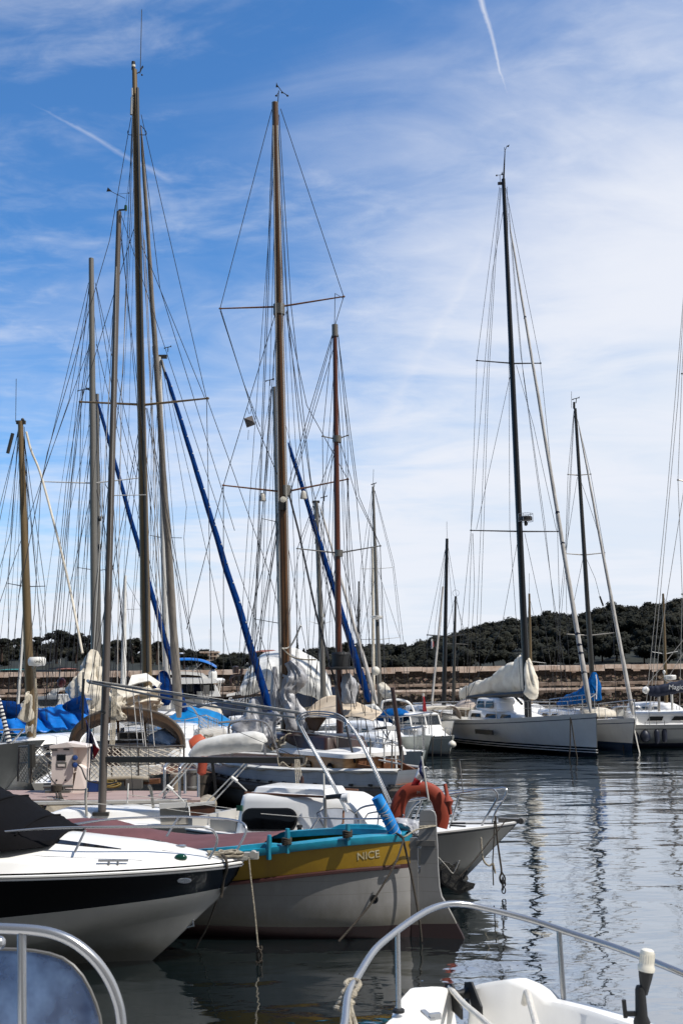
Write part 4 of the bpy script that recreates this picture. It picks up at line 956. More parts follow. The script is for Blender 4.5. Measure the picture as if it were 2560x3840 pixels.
def rr2(x0,y0,x1,y1,r,sk=0):
    out=[]
    for cx,cy,a0 in ((x1-r,y0+r,-90),(x1-r,y1-r,0),(x0+r,y1-r,90),(x0+r,y0+r,180)):
        for k in range(5): a=R(a0+22.5*k);x=cx+r*math.cos(a);y=cy+r*math.sin(a);out.append((x,y+sk*(x-x0)/(x1-x0)))
    return out
def rwin(x0,y0,x1,y1,r):
    top=[];bot=[]
    for k in range(6): d=r*(1-math.cos(R(18*k)));top.append((x0+r*math.sin(R(18*k))*1.0,y0+r-r*math.sin(R(18*k))*0-(r-r*(1-math.sin(R(90-18*k))*0)) if False else y0+r*(1-math.sin(R(18*k)))));bot.append((top[-1][0],y1-(top[-1][1]-y0)))
    L_=[(x0+r*(1-math.cos(R(18*k))),r*(1-math.sin(R(18*k)))) for k in range(6)];R_=[(x1-(x-x0),d) for x,d in reversed(L_)]
    A=L_+R_;return [(x,y0+d) for x,d in A],[(x,y1-d) for x,d in A]
tp,bt_=rwin(908,3030,1114,3117,36);decal(cmb,tp,bt_,22,3,.008,'window_frame','black',cbn,.012)
tp,bt_=rwin(915,3037,1107,3110,31);decal(cmb,tp,bt_,22,3,.016,'window','win',cbn)
tp=[(1190,3052),(1215,3036),(1262,3032),(1310,3038),(1332,3056),(1346,3090)];bt_=[(1196,3062),(1215,3098),(1232,3108),(1290,3100),(1325,3095),(1347,3093)]
decal(cmb,[(x+(x-1265)*.05,y-3) for x,y in tp],[(x+(x-1265)*.05,y+3) for x,y in bt_],16,3,.008,'window_frame','ped_grey',cbn);decal(cmb,tp,bt_,16,3,.016,'covered_window','cover_win',cbn)
sidepanel([(892,3020),(910,3020),(910,3041),(892,3041)],'vent_box','green_lens',.05,.0)
mb=MB(fr);cabin(mb,1.0,2.35,.40,.36,1.21,.1,.06,.06,.03,.06,.015);build(mb,'sliding_hatch','gel',cbn)
mb=MB(fr);mb.box((1.7,-.52,1.22),(1.5,.05,.03));mb.box((1.7,.52,1.22),(1.5,.05,.03));build(mb,'hatch_rail','teak',cbn)
mb=MB(fr);mb.box((.62,-.62,.62),(.5,.08,.36));mb.box((.45,.0,.5),(1.1,1.3,.05));mb.box((.05,0,.70),(.08,1.5,.22));build(mb,'cockpit_coaming','gel2',wc)
mb=MB().lathe(at(1123,3127,16.7),[(.05,0),(.055,.03),(.035,.05),(.035,.09),(.05,.1),(.045,.13),(.01,.135)],12);build(mb,'winch','black',wc)
mb=MB();c=at(1290,2975+10,16.6);mb.tube([at(1225,2990,16.7),at(1262,2986,16.6)],.035,10);mb.tube([at(1262,2986,16.6),at(1300,2988,16.5)],[.035,.055],10);build(mb,'outboard_bracket','black',wc)
mb=MB().lathe(at(1278,2993,16.45),[(.03,0),(.06,.02),(.075,.1),(.08,.12),(.06,.121)],12,(1,-.3,.05));build(mb,'vent_cowl','gel',wc)
# lifelines, pulpit
tubepx(wc,[(965,3050,17.3),(1180,3068,16.6),(1196,3067,16.5)],.006,'rope_white','lifeline',smoothit=False)
tubepx(wc,[(1128,3165,16.55),(1190,3074,16.5),(1200,3068,16.5),(1300,3071,16.3),(1400,3070,16.0),(1495,3064,15.75),(1512,3055,15.7)],.014,'steel','pulpit_rail')
tubepx(wc,[(1348,3072,16.1),(1347,3140,16.0)],.013,'steel','stanchion',smoothit=False)
tubepx(wc,[(1285,3135,16.75),(1310,3085,16.75),(1335,3046,16.7),(1362,3026,16.6),(1420,3016,16.4),(1465,3014,16.2),(1600,2992,16.2),(1720,2974,16.05),(1832,2958,15.9),(1855,2966,15.85),(1864,2985,15.85),(1855,3008,15.88),(1836,3040,15.95),(1813,3078,16.05),(1806,3098,16.1)],.0165,'steel','pulpit_rail')
tubepx(wc,[(1600,2975,17.0),(1760,2962,16.6),(1855,2958,16.25),(1884,2954,16.15),(1898,2963,16.1),(1893,2985,16.1),(1876,3015,16.1),(1855,3050,16.15),(1845,3086,16.15)],.0165,'steel','pulpit_rail')
tubepx(wc,[(1852,3013,15.88),(1884,3003,16.1)],.011,'steel','pulpit_bar',smoothit=False)
for p in ([(1582,2998,16.25),(1543,3108,16.4)],[(1722,2976,16.05),(1685,3104,16.25)],[(1338,3140,16.9),(1372,3062,16.6),(1392,3048,16.5),(1440,3042,16.4)],[(1522,3074,16.4),(1545,3030,16.4),(1575,3004,16.3)],[(1420,3046,16.3),(1412,3130,16.2)]):
    tubepx(wc,p,.013,'steel','pulpit_leg',smoothit=len(p)>2)
mb=MB();c=fr@V((LB-.12,0,.95));mb.box(c,(.34,.1,.06),xB.to_track_quat('X','Z').to_matrix());mb.lathe(fr@V((LB+.05,-.04,.95)),[(.02,0),(.045,0),(.045,.08),(.02,.08)],10,yB);build(mb,'bow_roller','alu',wc)
mb=MB(fr);mb.box((4.5,-.28,.87),(.24,.04,.02));mb.tube([(4.4,-.28,.90),(4.62,-.28,.91)],.014,6);build(mb,'cleat','black',wc)
tubepx(wc,[(1722,2852,15.9),(1735,2970,15.85)],.009,'alu','flag_pole',smoothit=False)
# tubular frame: two long poles from the left joined to a hooped frame standing on the foredeck
PF=[((330,2553,20.5),(700,2612,19.2),(1130,2676,17.6)),((338,2560,20.1),(740,2640,18.7),(1108,2691,17.3))]
for p in PF: tubepx(wc,p,.019,'alu','frame_pole',n=10)
tubepx(wc,[(330,2553,20.5),(338,2560,20.1)],.03,'alu','pole_end',smoothit=False)
tubepx(wc,[(342,2551,20.4),(700,2603,19.2),(1120,2668,17.6)],.008,'rope_white','topping_line')
for k,o in enumerate((0,9,17)):
    tubepx(wc,[(1118+o*.6,2722,17.25),(1113+o*.4,2700,17.25),(1122+o,2682+o*.8,17.2),(1150,2671+o*.9,17.2),(1200,2668+o,17.15),(1255,2675+o,17.0),(1290,2692+o*.9,16.95),(1305-o*.4,2712+o*.5,16.9)],.0125,'steel','frame_hoop',n=9)
for p in ([(1116,2700,17.25),(1130,2737,17.2),(1221,2899,16.9),(1300,3045,16.55)],[(1124,2700,17.25),(1142,2745,17.2),(1230,2899,16.9),(1305,3045,16.6)],[(1293,2696,16.95),(1349,2781,16.8),(1450,2994,16.4),(1462,3030,16.35)],[(1303,2700,16.95),(1360,2785,16.8),(1458,2992,16.4),(1466,3030,16.35)]):
    tubepx(wc,p,.0135,'steel','frame_leg')
tubepx(wc,[(1213,2900,16.85),(1217,3005,16.8)],.014,'white_spar','backing_strut',smoothit=False)
tubepx(wc,[(1219,2990,16.75),(1217,3000,16.75),(1220,3060,16.7),(1217,3115,16.7),(1213,3132,16.7)],.028,'gel2','shroud_tube',smoothit=False)
tubepx(wc,[(1222,3128,16.7),(1222,3138,16.7)],.045,'gel2','tube_foot',smoothit=False)
for p in ([(1288,3040,16.5),(1286,3085,16.4),(1258,3142,16.3)],[(1460,3030,16.3),(1472,3060,16.2),(1476,3110,16.0)]): tubepx(wc,p,.017,'teak' if p[0][0]<1300 else 'steel','frame_strap',smoothit=False)
# plough anchor hanging under the bow behind the rudder
an=[(1640,3246),(1664,3232),(1684,3236),(1694,3246),(1712,3232),(1722,3240),(1712,3270),(1738,3300),(1760,3310),(1781,3315),(1774,3332),(1745,3345),(1718,3354),(1690,3338),(1672,3326),(1650,3310),(1638,3290)]
pa=[at(x,y,15.3) for x,y in an];ac=thing('plough_anchor','fouled black anchor tilted above the water between the white rudder and the open water','anchor',at(1700,3354,15.35))
mb=MB();mb.slab([p for p in pa],(0,.05,0));mb.slab([lerp(p,at(1700,3300,15.3),.25)+V((0,-.04,0)) for p in pa],(0,.04,0));build(mb,'fluke','mottled',ac,ang=20)
mb=MB().lathe(at(1740,3293,15.26),[(.02,0),(.05,0),(.05,.02),(.02,.02)],12,(.3,-.9,.4));mb.tube([at(1738,3290,15.24),at(1752,3263,15.2)],.016,7);build(mb,'pin','mottled',ac)
ropes('white line from the cabin sailboat bow passing behind the rudder down to the black anchor',[(1900,3070,15.5),(1838,3150,15.4),(1770,3235,15.3),(1722,3288,15.22)],.008,'rope_dark')
ropes('short pale line running from the rudder down to the black anchor',[(1641,3214,14.6),(1670,3245,15.0),(1695,3274,15.22),(1706,3262,15.22),(1722,3226,15.2)],.007,'rope_white')
ropes('pale slack rope hanging in a loop below the sailboat bow',[(1802,3140,15.5),(1806,3200,15.5),(1815,3232,15.5),(1833,3246,15.5),(1846,3238,15.5),(1848,3240,15.5),(1856,3275,15.5)],.014,'rope')
ropes('thin dark rope hanging straight from the sailboat bow to the water',[(1852,3078,15.5),(1850,3160,15.5),(1846,3235,15.5),(1849,3320,15.5)],.009,'rope_dark')
ropes('thick dark mooring rope hanging from the sailboat bow, ending in a chain shackle',[(1856,3060,15.5),(1862,3140,15.5),(1873,3220,15.5),(1879,3268,15.5),(1873,3290,15.5),(1880,3310,15.5)],.014,'rope_dark')
mb=MB();c=at(1882,3285,15.5)
for k in range(4):
    q=at(1884+(k%2)*3,3300+k*13,15.5);mb.tube([q+V((.026*math.cos(a)*(1 if k%2 else .35),.026*math.sin(a)*(.35 if k%2 else 1)*0+.02*math.cos(a)*(1-k%2),.042*math.sin(a))) for a in [i*.5236 for i in range(12)]],.009,6,closed=True)
mb.tube(smooth([at(1878,3268,15.5),at(1892,3292,15.5),at(1888,3314,15.5),at(1876,3308,15.5),at(1872,3290,15.5)],4),.012,6)
solo(mb,'chain_shackle','mottled','rusty chain links and shackle at the end of the thick mooring rope','chain')
# lifebuoy, float, flag
hb=[(1483,3100),(1488,3060),(1492,3025),(1508,2988),(1535,2966),(1568,2960),(1605,2963),(1635,2985),(1650,3020),(1656,3060),(1648,3102)]
P=smooth([at(x,y,15.75-.0004*(x-1480)) for x,y in hb],4)
rg=[]
for i,p in enumerate(P):
    a=P[max(0,i-1)];b_=P[min(len(P)-1,i+1)];T_=(b_-a).normalized();n=V((0,1,0));s_=T_.cross(n).normalized()
    rg.append([p+s_*(.108*math.cos(q))+n*(.055*math.sin(q)) for q in [k*.449 for k in range(14)]])
lb=thing('horseshoe_lifebuoy','orange horseshoe lifebuoy hung on the bow rail of the white cabin sailboat','lifebuoy',at(1568,3105,15.7))
build(MB().loft(rg),'buoy_body','orange',lb,ang=60)
tx=text('M',at(1562,2978,15.58),(1,0,0),(0,0,1),.05,'printed_mark','ped_grey',lb)
fp=[at(1667,2940,15.6),at(1676,2985,15.55),at(1682,3010,15.5),at(1688,3054,15.5)]
mb=MB().tube([fp[0],lerp(fp[0],fp[1],.8),fp[1],lerp(fp[1],fp[2],.35),lerp(fp[1],fp[2],.9),fp[2]+V((.0,0,-.06)),fp[3]],[.025,.028,.03,.05,.068,.03,.026],12)
solo(mb,'marker_float','orange','slim orange marker float tied to the bow rail right of the lifebuoy','float')
def flag(px,poletop,polebot,D,size,label,angle=0,droop=.6,m3=('blue','white','red')):
    """hoist px point, tricolour cloth hanging in folds from a staff"""
    a=at(*poletop,D);b_=at(*polebot,D);t=thing('ensign',label,'flag',b_)
    build(MB().tube([b_,a],.0009*D,7),'staff','white_spar',t)
    return t,a,b_
ft,a,b_=flag(None,(1579,2836),(1606,3000),15.55,1,'small french tricolour hanging limp above the orange lifebuoy')
O=[(1577,2850),(1538,2948)];mids=[(1582,2910),(1578,2940)]
def fcl(u,v):   # u along hoist-to-fly, v across
    top=lerp(V((1577,2848,0)),V((1540,2946,0)),u*1.0);bot=lerp(V((1586,2918,0)),V((1576,2944,0)),u)
    q=lerp(top,bot,v);return at(q.x+3*math.sin(v*9+u*3),q.y,15.5+.05*math.sin(v*7.5+u*4))
for k,mn in enumerate(('blue','white','red')):
    f0=[(0,.3),(.3,.66),(.66,1)][k];build(MB().sheet(lambda u,v:fcl(lerp(f0[0],f0[1],u),v),6,12),mn+'_band',mn,ft,solid=.006,ang=80)
# ================================================================ small sailboat with bare grey mast and boom
FA=V((-7.2,20.9,0));fr=frame((-1.5,20.5,0),(-1,.07));LA=5.8
ba=thing('keelboat','small white keelboat with bare dull grey mast, long bare boom and wooden companionway door','sailboat',(-4.5,20.7,0))
bA=beamf(2.0,.75,.42,2.0);zA=sheerf(.5,.47,.62)
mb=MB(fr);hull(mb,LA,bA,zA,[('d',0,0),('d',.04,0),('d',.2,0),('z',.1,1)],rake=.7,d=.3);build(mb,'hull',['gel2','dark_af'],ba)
mb=MB(fr);deckcap(mb,LA,bA,zA);build(mb,'deck','deck',ba)
mb=MB(fr);cabin(mb,1.35,4.4,.62,.4,.42,.24,.6,.03,.08,.14,.03);cA=build(mb,'cabin','gel',ba)
P0=V((0,20.0,0));NY=V((0,-1,0))
def flat(pts,D,name,m,par,t=.02,**k): return build(MB().slab([at(x,y,D) for x,y in pts],(0,-t,0)),name,m,par,smooth=False)
flat([(712,3022),(806,3014),(811,3068),(808,3128),(722,3128)],19.75,'companionway_door','door_wood',ba,.03)
for k in range(5): flat([(738,3076+k*9),(792,3072+k*9),(792,3076+k*9),(738,3080+k*9)],19.70,'louvre','mahog',ba,.015)
flat([(704,3012),(804,3004),(808,3014),(708,3023)],19.76,'door_trim','gel',ba,.06)
flat([(598,3012),(706,3008),(706,3026),(600,3032)],19.74,'coaming_top','gel',ba,.05);flat([(600,3030),(708,3026),(718,3120),(606,3120)],19.79,'coaming','gel2',ba,.03)
flat([(808,3034),(866,3040),(884,3124),(812,3126)],19.73,'coaming','gel',ba,.04)
flat([(834,3063),(846,3063),(846,3092),(834,3092)],19.68,'vent','ped_grey',ba,.01)
mA=spar(ba,(447,795),(383,3052),20.3,20,30,'alu_dull',Dt=20.5)
build(MB().bar(at(402,2848,20.3),at(1140,2851,19.2),.105,.105),'boom','alu_dark',ba)
build(MB().tube([at(402,2848,20.3),at(386,2848,20.3)],.025,8),'gooseneck','steel',ba)
spreaders(mA,20.4,[((395,1815),(420,1858),(545,1856))],'white_spar',5)
build(MB().box(at(383,3050,20.3),(.3,.25,.06)),'mast_step','alu_dark',ba)
for c in ((388,2672),(572,2850)): 
    p=at(c[0],c[1],20.15);build(MB().tube([p+V((.04*math.cos(a),0,.03*math.sin(a))) for a in [i*.6283 for i in range(10)]],.012,6,closed=True),'eye_fitting','black',ba)
mb=MB();p=at(447,795,20.5);mb.tube([p,p+V((.0,0,.04)),at(475,786,20.4)],.018,6);build(mb,'masthead_bracket','black',mA)
build(MB().lathe(at(472,790,20.4),[(.03,0),(.032,.06),(.03,.065),(.028,.11),(.001,.115)],10),'masthead_light','green_lens',mA)
mb=MB();mb.tube([at(440,800,20.5),at(440,728,20.5)],.007,5);mb.tube([at(405,712,20.5),at(470,744,20.5)],.006,5);mb.slab([at(405,702,20.5),at(420,717,20.5),at(400,718,20.5)],(0,.01,0));mb.tube([at(440,728,20.5),at(486,724,20.5)],.004,4);mb.ball(at(484,724,20.5),.022,(1,1,.5),8,4);build(mb,'wind_vane','black',mA)
# boom crutch and shroud tubes of white painted pipe
for p in ([(776,3008,20.1),(922,2858,20.0)],[(800,3008,20.1),(930,2866,20.0)],[(596,2985,20.4),(716,2852,20.4)],[(612,2990,20.3),(726,2858,20.3)],[(868,2912,20.0),(925,2966,19.9)],[(627,2944,20.3),(690,3006,20.2)]):
    tubepx(ba,p,.013,'white_spar','crutch_leg',smoothit=False)
for c in ((868,2914,19.95),(627,2946,20.25)): build(MB().tube([at(*c),at(c[0]+22,c[1]+16,c[2])],.03,8),'crutch_clamp','gel',ba)
tubepx(ba,[(478,3012,19.9),(482,2938,20)],.0135,'white_spar','stanchion',smoothit=False)
tubepx(ba,[(556,2945,20.1),(566,2960,20.1),(576,3030,20.1)],.028,'cream_cloth','turnbuckle_cover');tubepx(ba,[(325,2956,20),(322,2990,20),(326,3060,20)],.024,'gel2','antenna_base')
tubepx(ba,[(325,2960,20),(331,2790,20),(430,1120,20.5)],.006,'white_spar','whip_antenna',smoothit=False)
tubepx(ba,[(480,2980,19.9),(700,3008,19.7),(1000,3052,18.5)],.006,'rope_white','lifeline',smoothit=False)
tubepx(ba,[(178,2992,20.4),(400,3017,20.0),(520,3016,19.9),(700,3044,19.5),(980,3072,18.6)],.007,'rope_white','lifeline')
wires(ba,20.5,[[(440,830),(395,1815),(326,2960)],[(452,830),(545,1856),(560,2960,-.3)],[(428,1870),(330,2990)],[(425,1870),(500,2990)],[(445,810),(650,2640),(1140,2850,-1)],[(455,806),(730,1640),(1130,2850,-1)]],'shroud')
wires(ba,20.3,[[(437,1000),(428,1500),(395,2820)]],'halyard','wire_pale',1.4)
mb=MB()
for k in range(4): mb.tube(smooth([at(1106+k*5,2848,19.1),at(1112+k*8,2950,18.6),at(1135+k*7,3060,17.4),at(1155+k*6,3155,16.8)],6),.0085,5)
solo(mb,'mainsheet','rope','plaited mainsheet ropes falling from the boom end past the white cabin','rope')
solo(MB().lathe(at(1131,2940,18.4),[(.01,-.12),(.03,-.1),(.042,0),(.03,.1),(.01,.14)],10,(.1,0,1)),'pulley_block','mahog','wooden pulley block on the mainsheet above the white cabin roof','pulley')
solo(MB().tube(smooth([at(1040,2838,19.2),at(1046,2870,19.2),at(1060,2858,19.2),at(1090,2878,19.2),at(1140,2868,19.1),at(1150,2840,19.1)],6),.012,6),'rope_lashing','rope','rope lashing knotted round the outer end of the bare grey boom','rope')
# white padded sail roll above the boom
mb=bundle([at(712,2838,20.9),at(760,2806,20.9),at(850,2790,20.8),at(940,2781,20.7),at(985,2786,20.7),at(992,2788,20.7)],[.06,.14,.17,.17,.15,.03],[.05,.15,.185,.19,.17,.03],.06,16,8,2.5);rl=solo(mb,'sail_roll','white_cloth','white padded sail roll lying level just above the bare grey boom','sail roll')
solo(MB().lathe(at(742,2790,21.4),[(.05,-.16),(.17,-.1),(.18,.05),(.12,.16),(.02,.18)],14,(.6,.1,.5)),'orange_float','orange2','round bright orange float tucked behind the left end of the white padded sail roll','float')
solo(MB().lathe(at(760,2865,21.6),[(.03,-.22),(.09,-.18),(.1,.08),(.08,.18),(.03,.2)],14,(.1,.1,1)),'orange_float','orange','upright orange float hanging below the boom left of the grey blue hull','float')
# ================================================================ pontoon
pc=at(420,2985,23);pn=thing('pontoon','low floating pontoon with pinkish deck and rounded beige edge fenders across the left','pontoon',(pc.x,23.2,0))
e0=at(150,3000,22.2);e1=at(752,2985,22.2)
zt=.67
q=[atz(40,2990,zt),atz(752,3000,zt),atz(748,2966,zt),atz(60,2957,zt)]
build(MB().slab([V((-9.5,q[0].y,zt-.12))]+[V((p.x,p.y,zt-.12)) for p in q[1:3]]+[V((-9.5,q[3].y,zt-.12))],(0,0,.12)),'walkway','pont_deck',pn,smooth=False)
mb=MB();yy=q[1].y-.05
for x0,x1 in ((-7.2,-5.9),(-5.85,-4.75),(-4.7,-3.05)):
    mb2=MB();mb2.tube([(x0,yy,.46),(x0+.05,yy,.46),(x1-.05,yy,.46),(x1,yy,.46)],[.12,.2,.2,.12],14);build(mb2,'edge_fender','pont_beige',pn)
build(MB().tube([(-3.0,yy+.15,.40),(-2.9,yy+.35,.4),(-2.9,q[2].y,.4)],[.2,.2,.2],12),'edge_fender','pont_beige',pn)
build(MB().box((-5.5,yy+.6,.1),(8,1.2,.5)),'float_body','black',pn,smooth=False)
build(MB().box((-5.6,yy-.02,.665),(5.0,.2,.05)),'edge_plank','gel2',pn,smooth=False)
for x in (505,1060): pass
def pedestal():
    D=23.1;b_=at(252,2962,D);t=thing('service_pedestal','off white power and water pedestal with slanted roof standing on the pontoon','service pedestal',b_)
    z0=zt;a=at(192,2960,D);c=at(272,2960,D);d=at(320,2955,D);h=at(200,2806,D).z-z0
    w1=c.x-a.x;dx=d.x-c.x
    build(MB().slab([(a.x,D,z0),(c.x,D,z0),(c.x,D,z0+h),(a.x,D,z0+h)],(0,.42,0)),'cabinet','ped',t,smooth=False)
    mb=MB().slab([(c.x,D+.003,z0),(d.x+.0,D+.1,z0),(d.x,D+.1,z0+h*.52),(c.x+.1,D+.003,z0+h*.62)],(0,.3,0));mb.box(((c.x+d.x)/2,D+.36,z0+h*.5),(dx,.06,h));build(mb,'side_cabinet','ped',t,smooth=False)
    mb=MB().slab([(a.x-.04,D-.05,z0+h),(c.x+.02,D-.05,z0+h+.02),(d.x+.03,D-.02,z0+h+.01),(d.x+.0,D-.02,z0+h+.05),(c.x-.12,D-.05,z0+h+.12),(a.x-.04,D-.05,z0+h+.06)],(0,.52,0));build(mb,'roof','ped',t,smooth=False)
    for x0,y0,x1,y1,m_ in ((214,2830,247,2853,'black'),(212,2858,250,2879,'ped_grey')):
        fr_=build(MB().slab([at(x0,y1,D-.01),at(x1,y1,D-.01),at(x1,y0,D-.01),at(x0,y0,D-.01)],(0,.012,0)),'meter_window' if m_=='black' else 'card_slot',m_,t,smooth=False)
    flat([(218,2834),(243,2834),(243,2849),(218,2849)],D-.013,'meter_glass','win',t,.008);flat([(218,2866),(244,2866),(244,2874),(218,2874)],D-.013,'slot_plate','ped',t,.01)
    for x in (213,246): build(MB().lathe(at(x,2926,D-.01),[(.02,0),(.02,.02),(.012,.022)],10,(0,-1,0)),'lock','black',t)
    for x,y in ((205,2813),(250,2811)): build(MB().box(at(x,y,D-.02),(.12,.03,.02)),'hinge','black',t)
    for y in (2841,2868):
        p=at(281,y,D-.01);s_=build(MB().lathe(p,[(.05,0),(.055,.05),(.05,.08),(.02,.09)],12,(.5,-1,0)),'socket','blue_plastic',t)
        build(MB().lathe(p,[(.062,-.01),(.062,.02)],12,(.5,-1,0)),'socket_ring','ped_grey',s_)
    for y in (2830,2866): build(MB().lathe(at(189,y,D+.1),[(.05,0),(.05,.06),(.03,.1)],10,(-1,-.5,0)),'socket','ped_grey',t)
pedestal()
solo(MB().tube(smooth([at(292,2868,22.9),at(306,2880,22.85),at(316,2905,22.8),at(326,2925,22.8),at(345,2932,22.9),at(400,2940,23),at(440,2933,23.2)],6),.016,6),'power_cable','black','black power cable drooping from the pedestal socket to the yellow hose coil','cable')
solo(MB().tube(smooth([at(190,2855,23.0),at(178,2862,22.9),at(180,2890,22.8),at(190,2915,22.75),(at(205,2935,22.7)),at(240,2958,22.7),at(300,2962,22.7),at(330,2960,22.9)],6),.014,6),'power_cable','black','black cable looping past the left side of the pedestal onto the pontoon','cable')
mb=MB()
for k in range(7):
    c=at(400,2946-k*2.2,23.6)
    mb.tube([c+V((.30*math.cos(a)*(1-.05*k)+.03*math.sin(k*2+a),.22*math.sin(a),.03*math.sin(2*a+k))) for a in [i*.3491 for i in range(18)]],.016,5,closed=True)
solo(mb,'hose_coil','hose','dull yellow water hose lying coiled on the pontoon right of the grey mast','hose')
mb=MB();c=at(218,2968,22.4);mb.box(c+V((0,0,.0)),(.5,.12,.05));mb.tube([c+V((-.3,0,.1)),c+V((.3,0,.1))],.03,8)
for sx in (-.12,.12): mb.tube([c+V((sx,0,0)),c+V((sx,0,.1))],.03,8)
solo(mb,'mooring_cleat','ped_grey','big dark mooring cleat with rope turns on the pontoon edge below the pedestal','cleat')
mb=MB()
for k in range(5): mb.tube([c+V((.1*math.cos(a)-.02,.1*math.sin(a),.03+.022*k)) for a in [i*.6283 for i in range(10)]],.022,6,closed=True)
solo(mb,'rope_turns','rope_dark','dark rope wound round the mooring cleat below the pedestal','rope')
for i,(xx,x2) in enumerate(((212,232),(222,252),(228,266))):
    ropes(['left','middle','right'][i]+' one of three dark ropes draped from the mooring cleat over the pontoon fender',[(xx,2972,22.3),(xx+4,2990,21.9),(lerp(xx,x2,.6),3020,21.85),(x2,3058,21.8)],.02,'rope_dark')
for i,(x,nm) in enumerate(((620,'left'),(668,'right'))):
    pts=[(x-2,3045-i*4,22.1-i*.3),(x-2,2900,22.1-i*.3),(x+4,2868,22.3),(x+30,2858,22.6),(x+62,2868,22.8),(x+74,2900,22.9),(x+74,3040,22.6)] if i==0 else [(x+6,3052,21.7),(x+6,2905,21.7),(x+12,2872,21.8),(x+36,2860,22),(x+66,2872,22.2),(x+76,2905,22.2),(x+76,3046,22)]
    solo(MB().tube(smooth([at(*p) for p in pts],6),.03,10),'ladder_handrail','steel',nm+' one of two looped stainless handrails rising from the right end of the pontoon','handrail')
for p in ((660,2970),(720,2955)):
    c=at(p[0],p[1],23.4);solo(MB().lathe(c,[(.11,-.02),(.11,.02),(.09,.04),(.09,.3),(.12,.32),(.12,.38),(.02,.4)],14),'bollard','pont_beige' if p[0]<700 else 'ped_grey',('beige' if p[0]<700 else 'dark grey')+' mooring bollard on the pontoon between the looped handrails and the grey hull','bollard')
solo(MB().tube([at(380,2924,23.9),at(500,2918,23.9),at(560,2922,23.9)],.06,10),'pipe','pont_beige','beige plastic pipe lying along the far edge of the pontoon','pipe')
solo(MB().bar(at(600,2928,24),at(470,2936,24),.2,.1),'plank','teak','weathered wooden plank on the pontoon behind the yellow hose coil','plank')
# ================================================================ ketch with grey blue hull
SK=V((1.37,22,0));hd=V((-4.67,6.5,0)).normalized();LK=9.0;fr=frame(SK,hd);yK=fr.to_3x3().col[1]
ke=thing('ketch','old wooden ketch with pale grey blue hull, two varnished masts and a tan awning','sailing yacht',SK+hd*4.5)
bK=beamf(2.7,.28,.46,2.0);zK=sheerf(1.16,1.04,1.06,.5)
mb=MB(fr);hull(mb,LK,bK,zK,[('d',0,0),('d',.03,0),('d',.30,1),('d',.335,2),('d',.56,0),('d',.7,0),('z',.25,0),('z',.1,3)],rake=.3,srake=.75,d=.5,p=.24,N=44,pv=.7)
build(mb,'hull',['ketch_blue','white_spar','ketch_strake','antifoul'],ke)
for sg in (1,-1):
    mb=MB(fr);mb.tube([(s*LK,sg*bK(s)*.985,zK(s)-.44) for s in [.0+.86*k/30 for k in range(31)]],.055,6,flat=1.7);build(mb,'rubbing_strake','ketch_strake',ke)
    mb=MB(fr);rg=[]
    for k in range(61):
        s=k/60*.97;b_=bK(s);z=zK(s);d_=.05+.035*nz((s*LK*1.2,sg,0),1,2)+.02*math.sin(k*1.3)
        rg.append([(s*LK,sg*(b_+.02),z-d_),(s*LK,sg*(b_+.03),z),(s*LK,sg*(b_-.03),z+.035),(s*LK,sg*(b_-.1),z+.0)])
    mb.loft(rg,0,closed=False);build(mb,'bulwark_cover','white_cloth',ke,solid=.008)
mb=MB(fr)
for k in range(14): s=.02+k*.05;mb.box((s*LK,bK(s)+.0,zK(s)-.29),(.09,.05,.045))
build(mb,'scupper','black',ke,smooth=False)
mb=MB(fr);deckcap(mb,LK,bK,zK,.05,.28,.05);build(mb,'deck','teak',ke)
mb=MB(fr);cabin(mb,1.25,4.0,.78,.85,.82,.56,.35,.05,.06,.14,.05);kc=build(mb,'deckhouse','ply',ke)
mb=MB(fr);cabin(mb,1.15,4.1,.84,.9,1.35,.09,.35,.0,.02,.14,.05);build(mb,'deckhouse_roof','deck',kc)
mb=MB(fr);cabin(mb,2.2,5.4,.6,.65,1.43,.3,.4,.1,.08,.1,.03);build(mb,'companionway_hood','mahog',kc)
for y in (.3,-.35): mb=MB(fr);mb.box((1.22,y,1.08),(.06,.34,.5));build(mb,'door','teak',kc,smooth=False)
for x in (1.75,2.55,3.35):
    mb=MB(fr);mb.slab([(x+.10*math.cos(a),.80,1.1+.14*math.sin(a)) for a in [k*.5236 for k in range(12)]],(0,.03,0));build(mb,'porthole','win',kc,smooth=False)
for sg in (1,-1): mb=MB(fr);mb.slab([(.3,.3*sg,.95),(1.15,.55*sg,.98),(1.15,.55*sg,1.24),(.3,.3*sg,1.14)],(0,-.04*sg,0));build(mb,'cockpit_coaming','teak',ke,smooth=False)
# stanchions and lifelines
post=[(1265,2762,2866,23.6),(1388,2770,2872,22.8),(1470,2775,2888,22.25),(1507,2798,2888,21.95)]
for x,y0,y1,D in post: tubepx(ke,[(x,y0,D),(x-2,y1,D)],.018,'alu','stanchion',smoothit=False)
for dy in (0,52): tubepx(ke,[(1040,2735+dy,25),(1265,2763+dy,23.6),(1388,2781+dy,22.8),(1507,2799+dy,21.95)],.009,'rope_white','lifeline',smoothit=False)
for p in ([(1438,2790,22.6),(1470,2782,22.4),(1507,2798,21.95)],[(1440,2786,22.7),(1441,2862,22.6)],[(1480,2800,22.7),(1486,2882,22.5)],[(1420,2850,22.7),(1505,2866,22)]): tubepx(ke,p,.02,'white_spar','stern_rail',smoothit=False)
tubepx(ke,[(1470,2578,22.0),(1490,2720,22.0),(1508,2852,22.0)],.045,'mahog','flagstaff',smoothit=False)
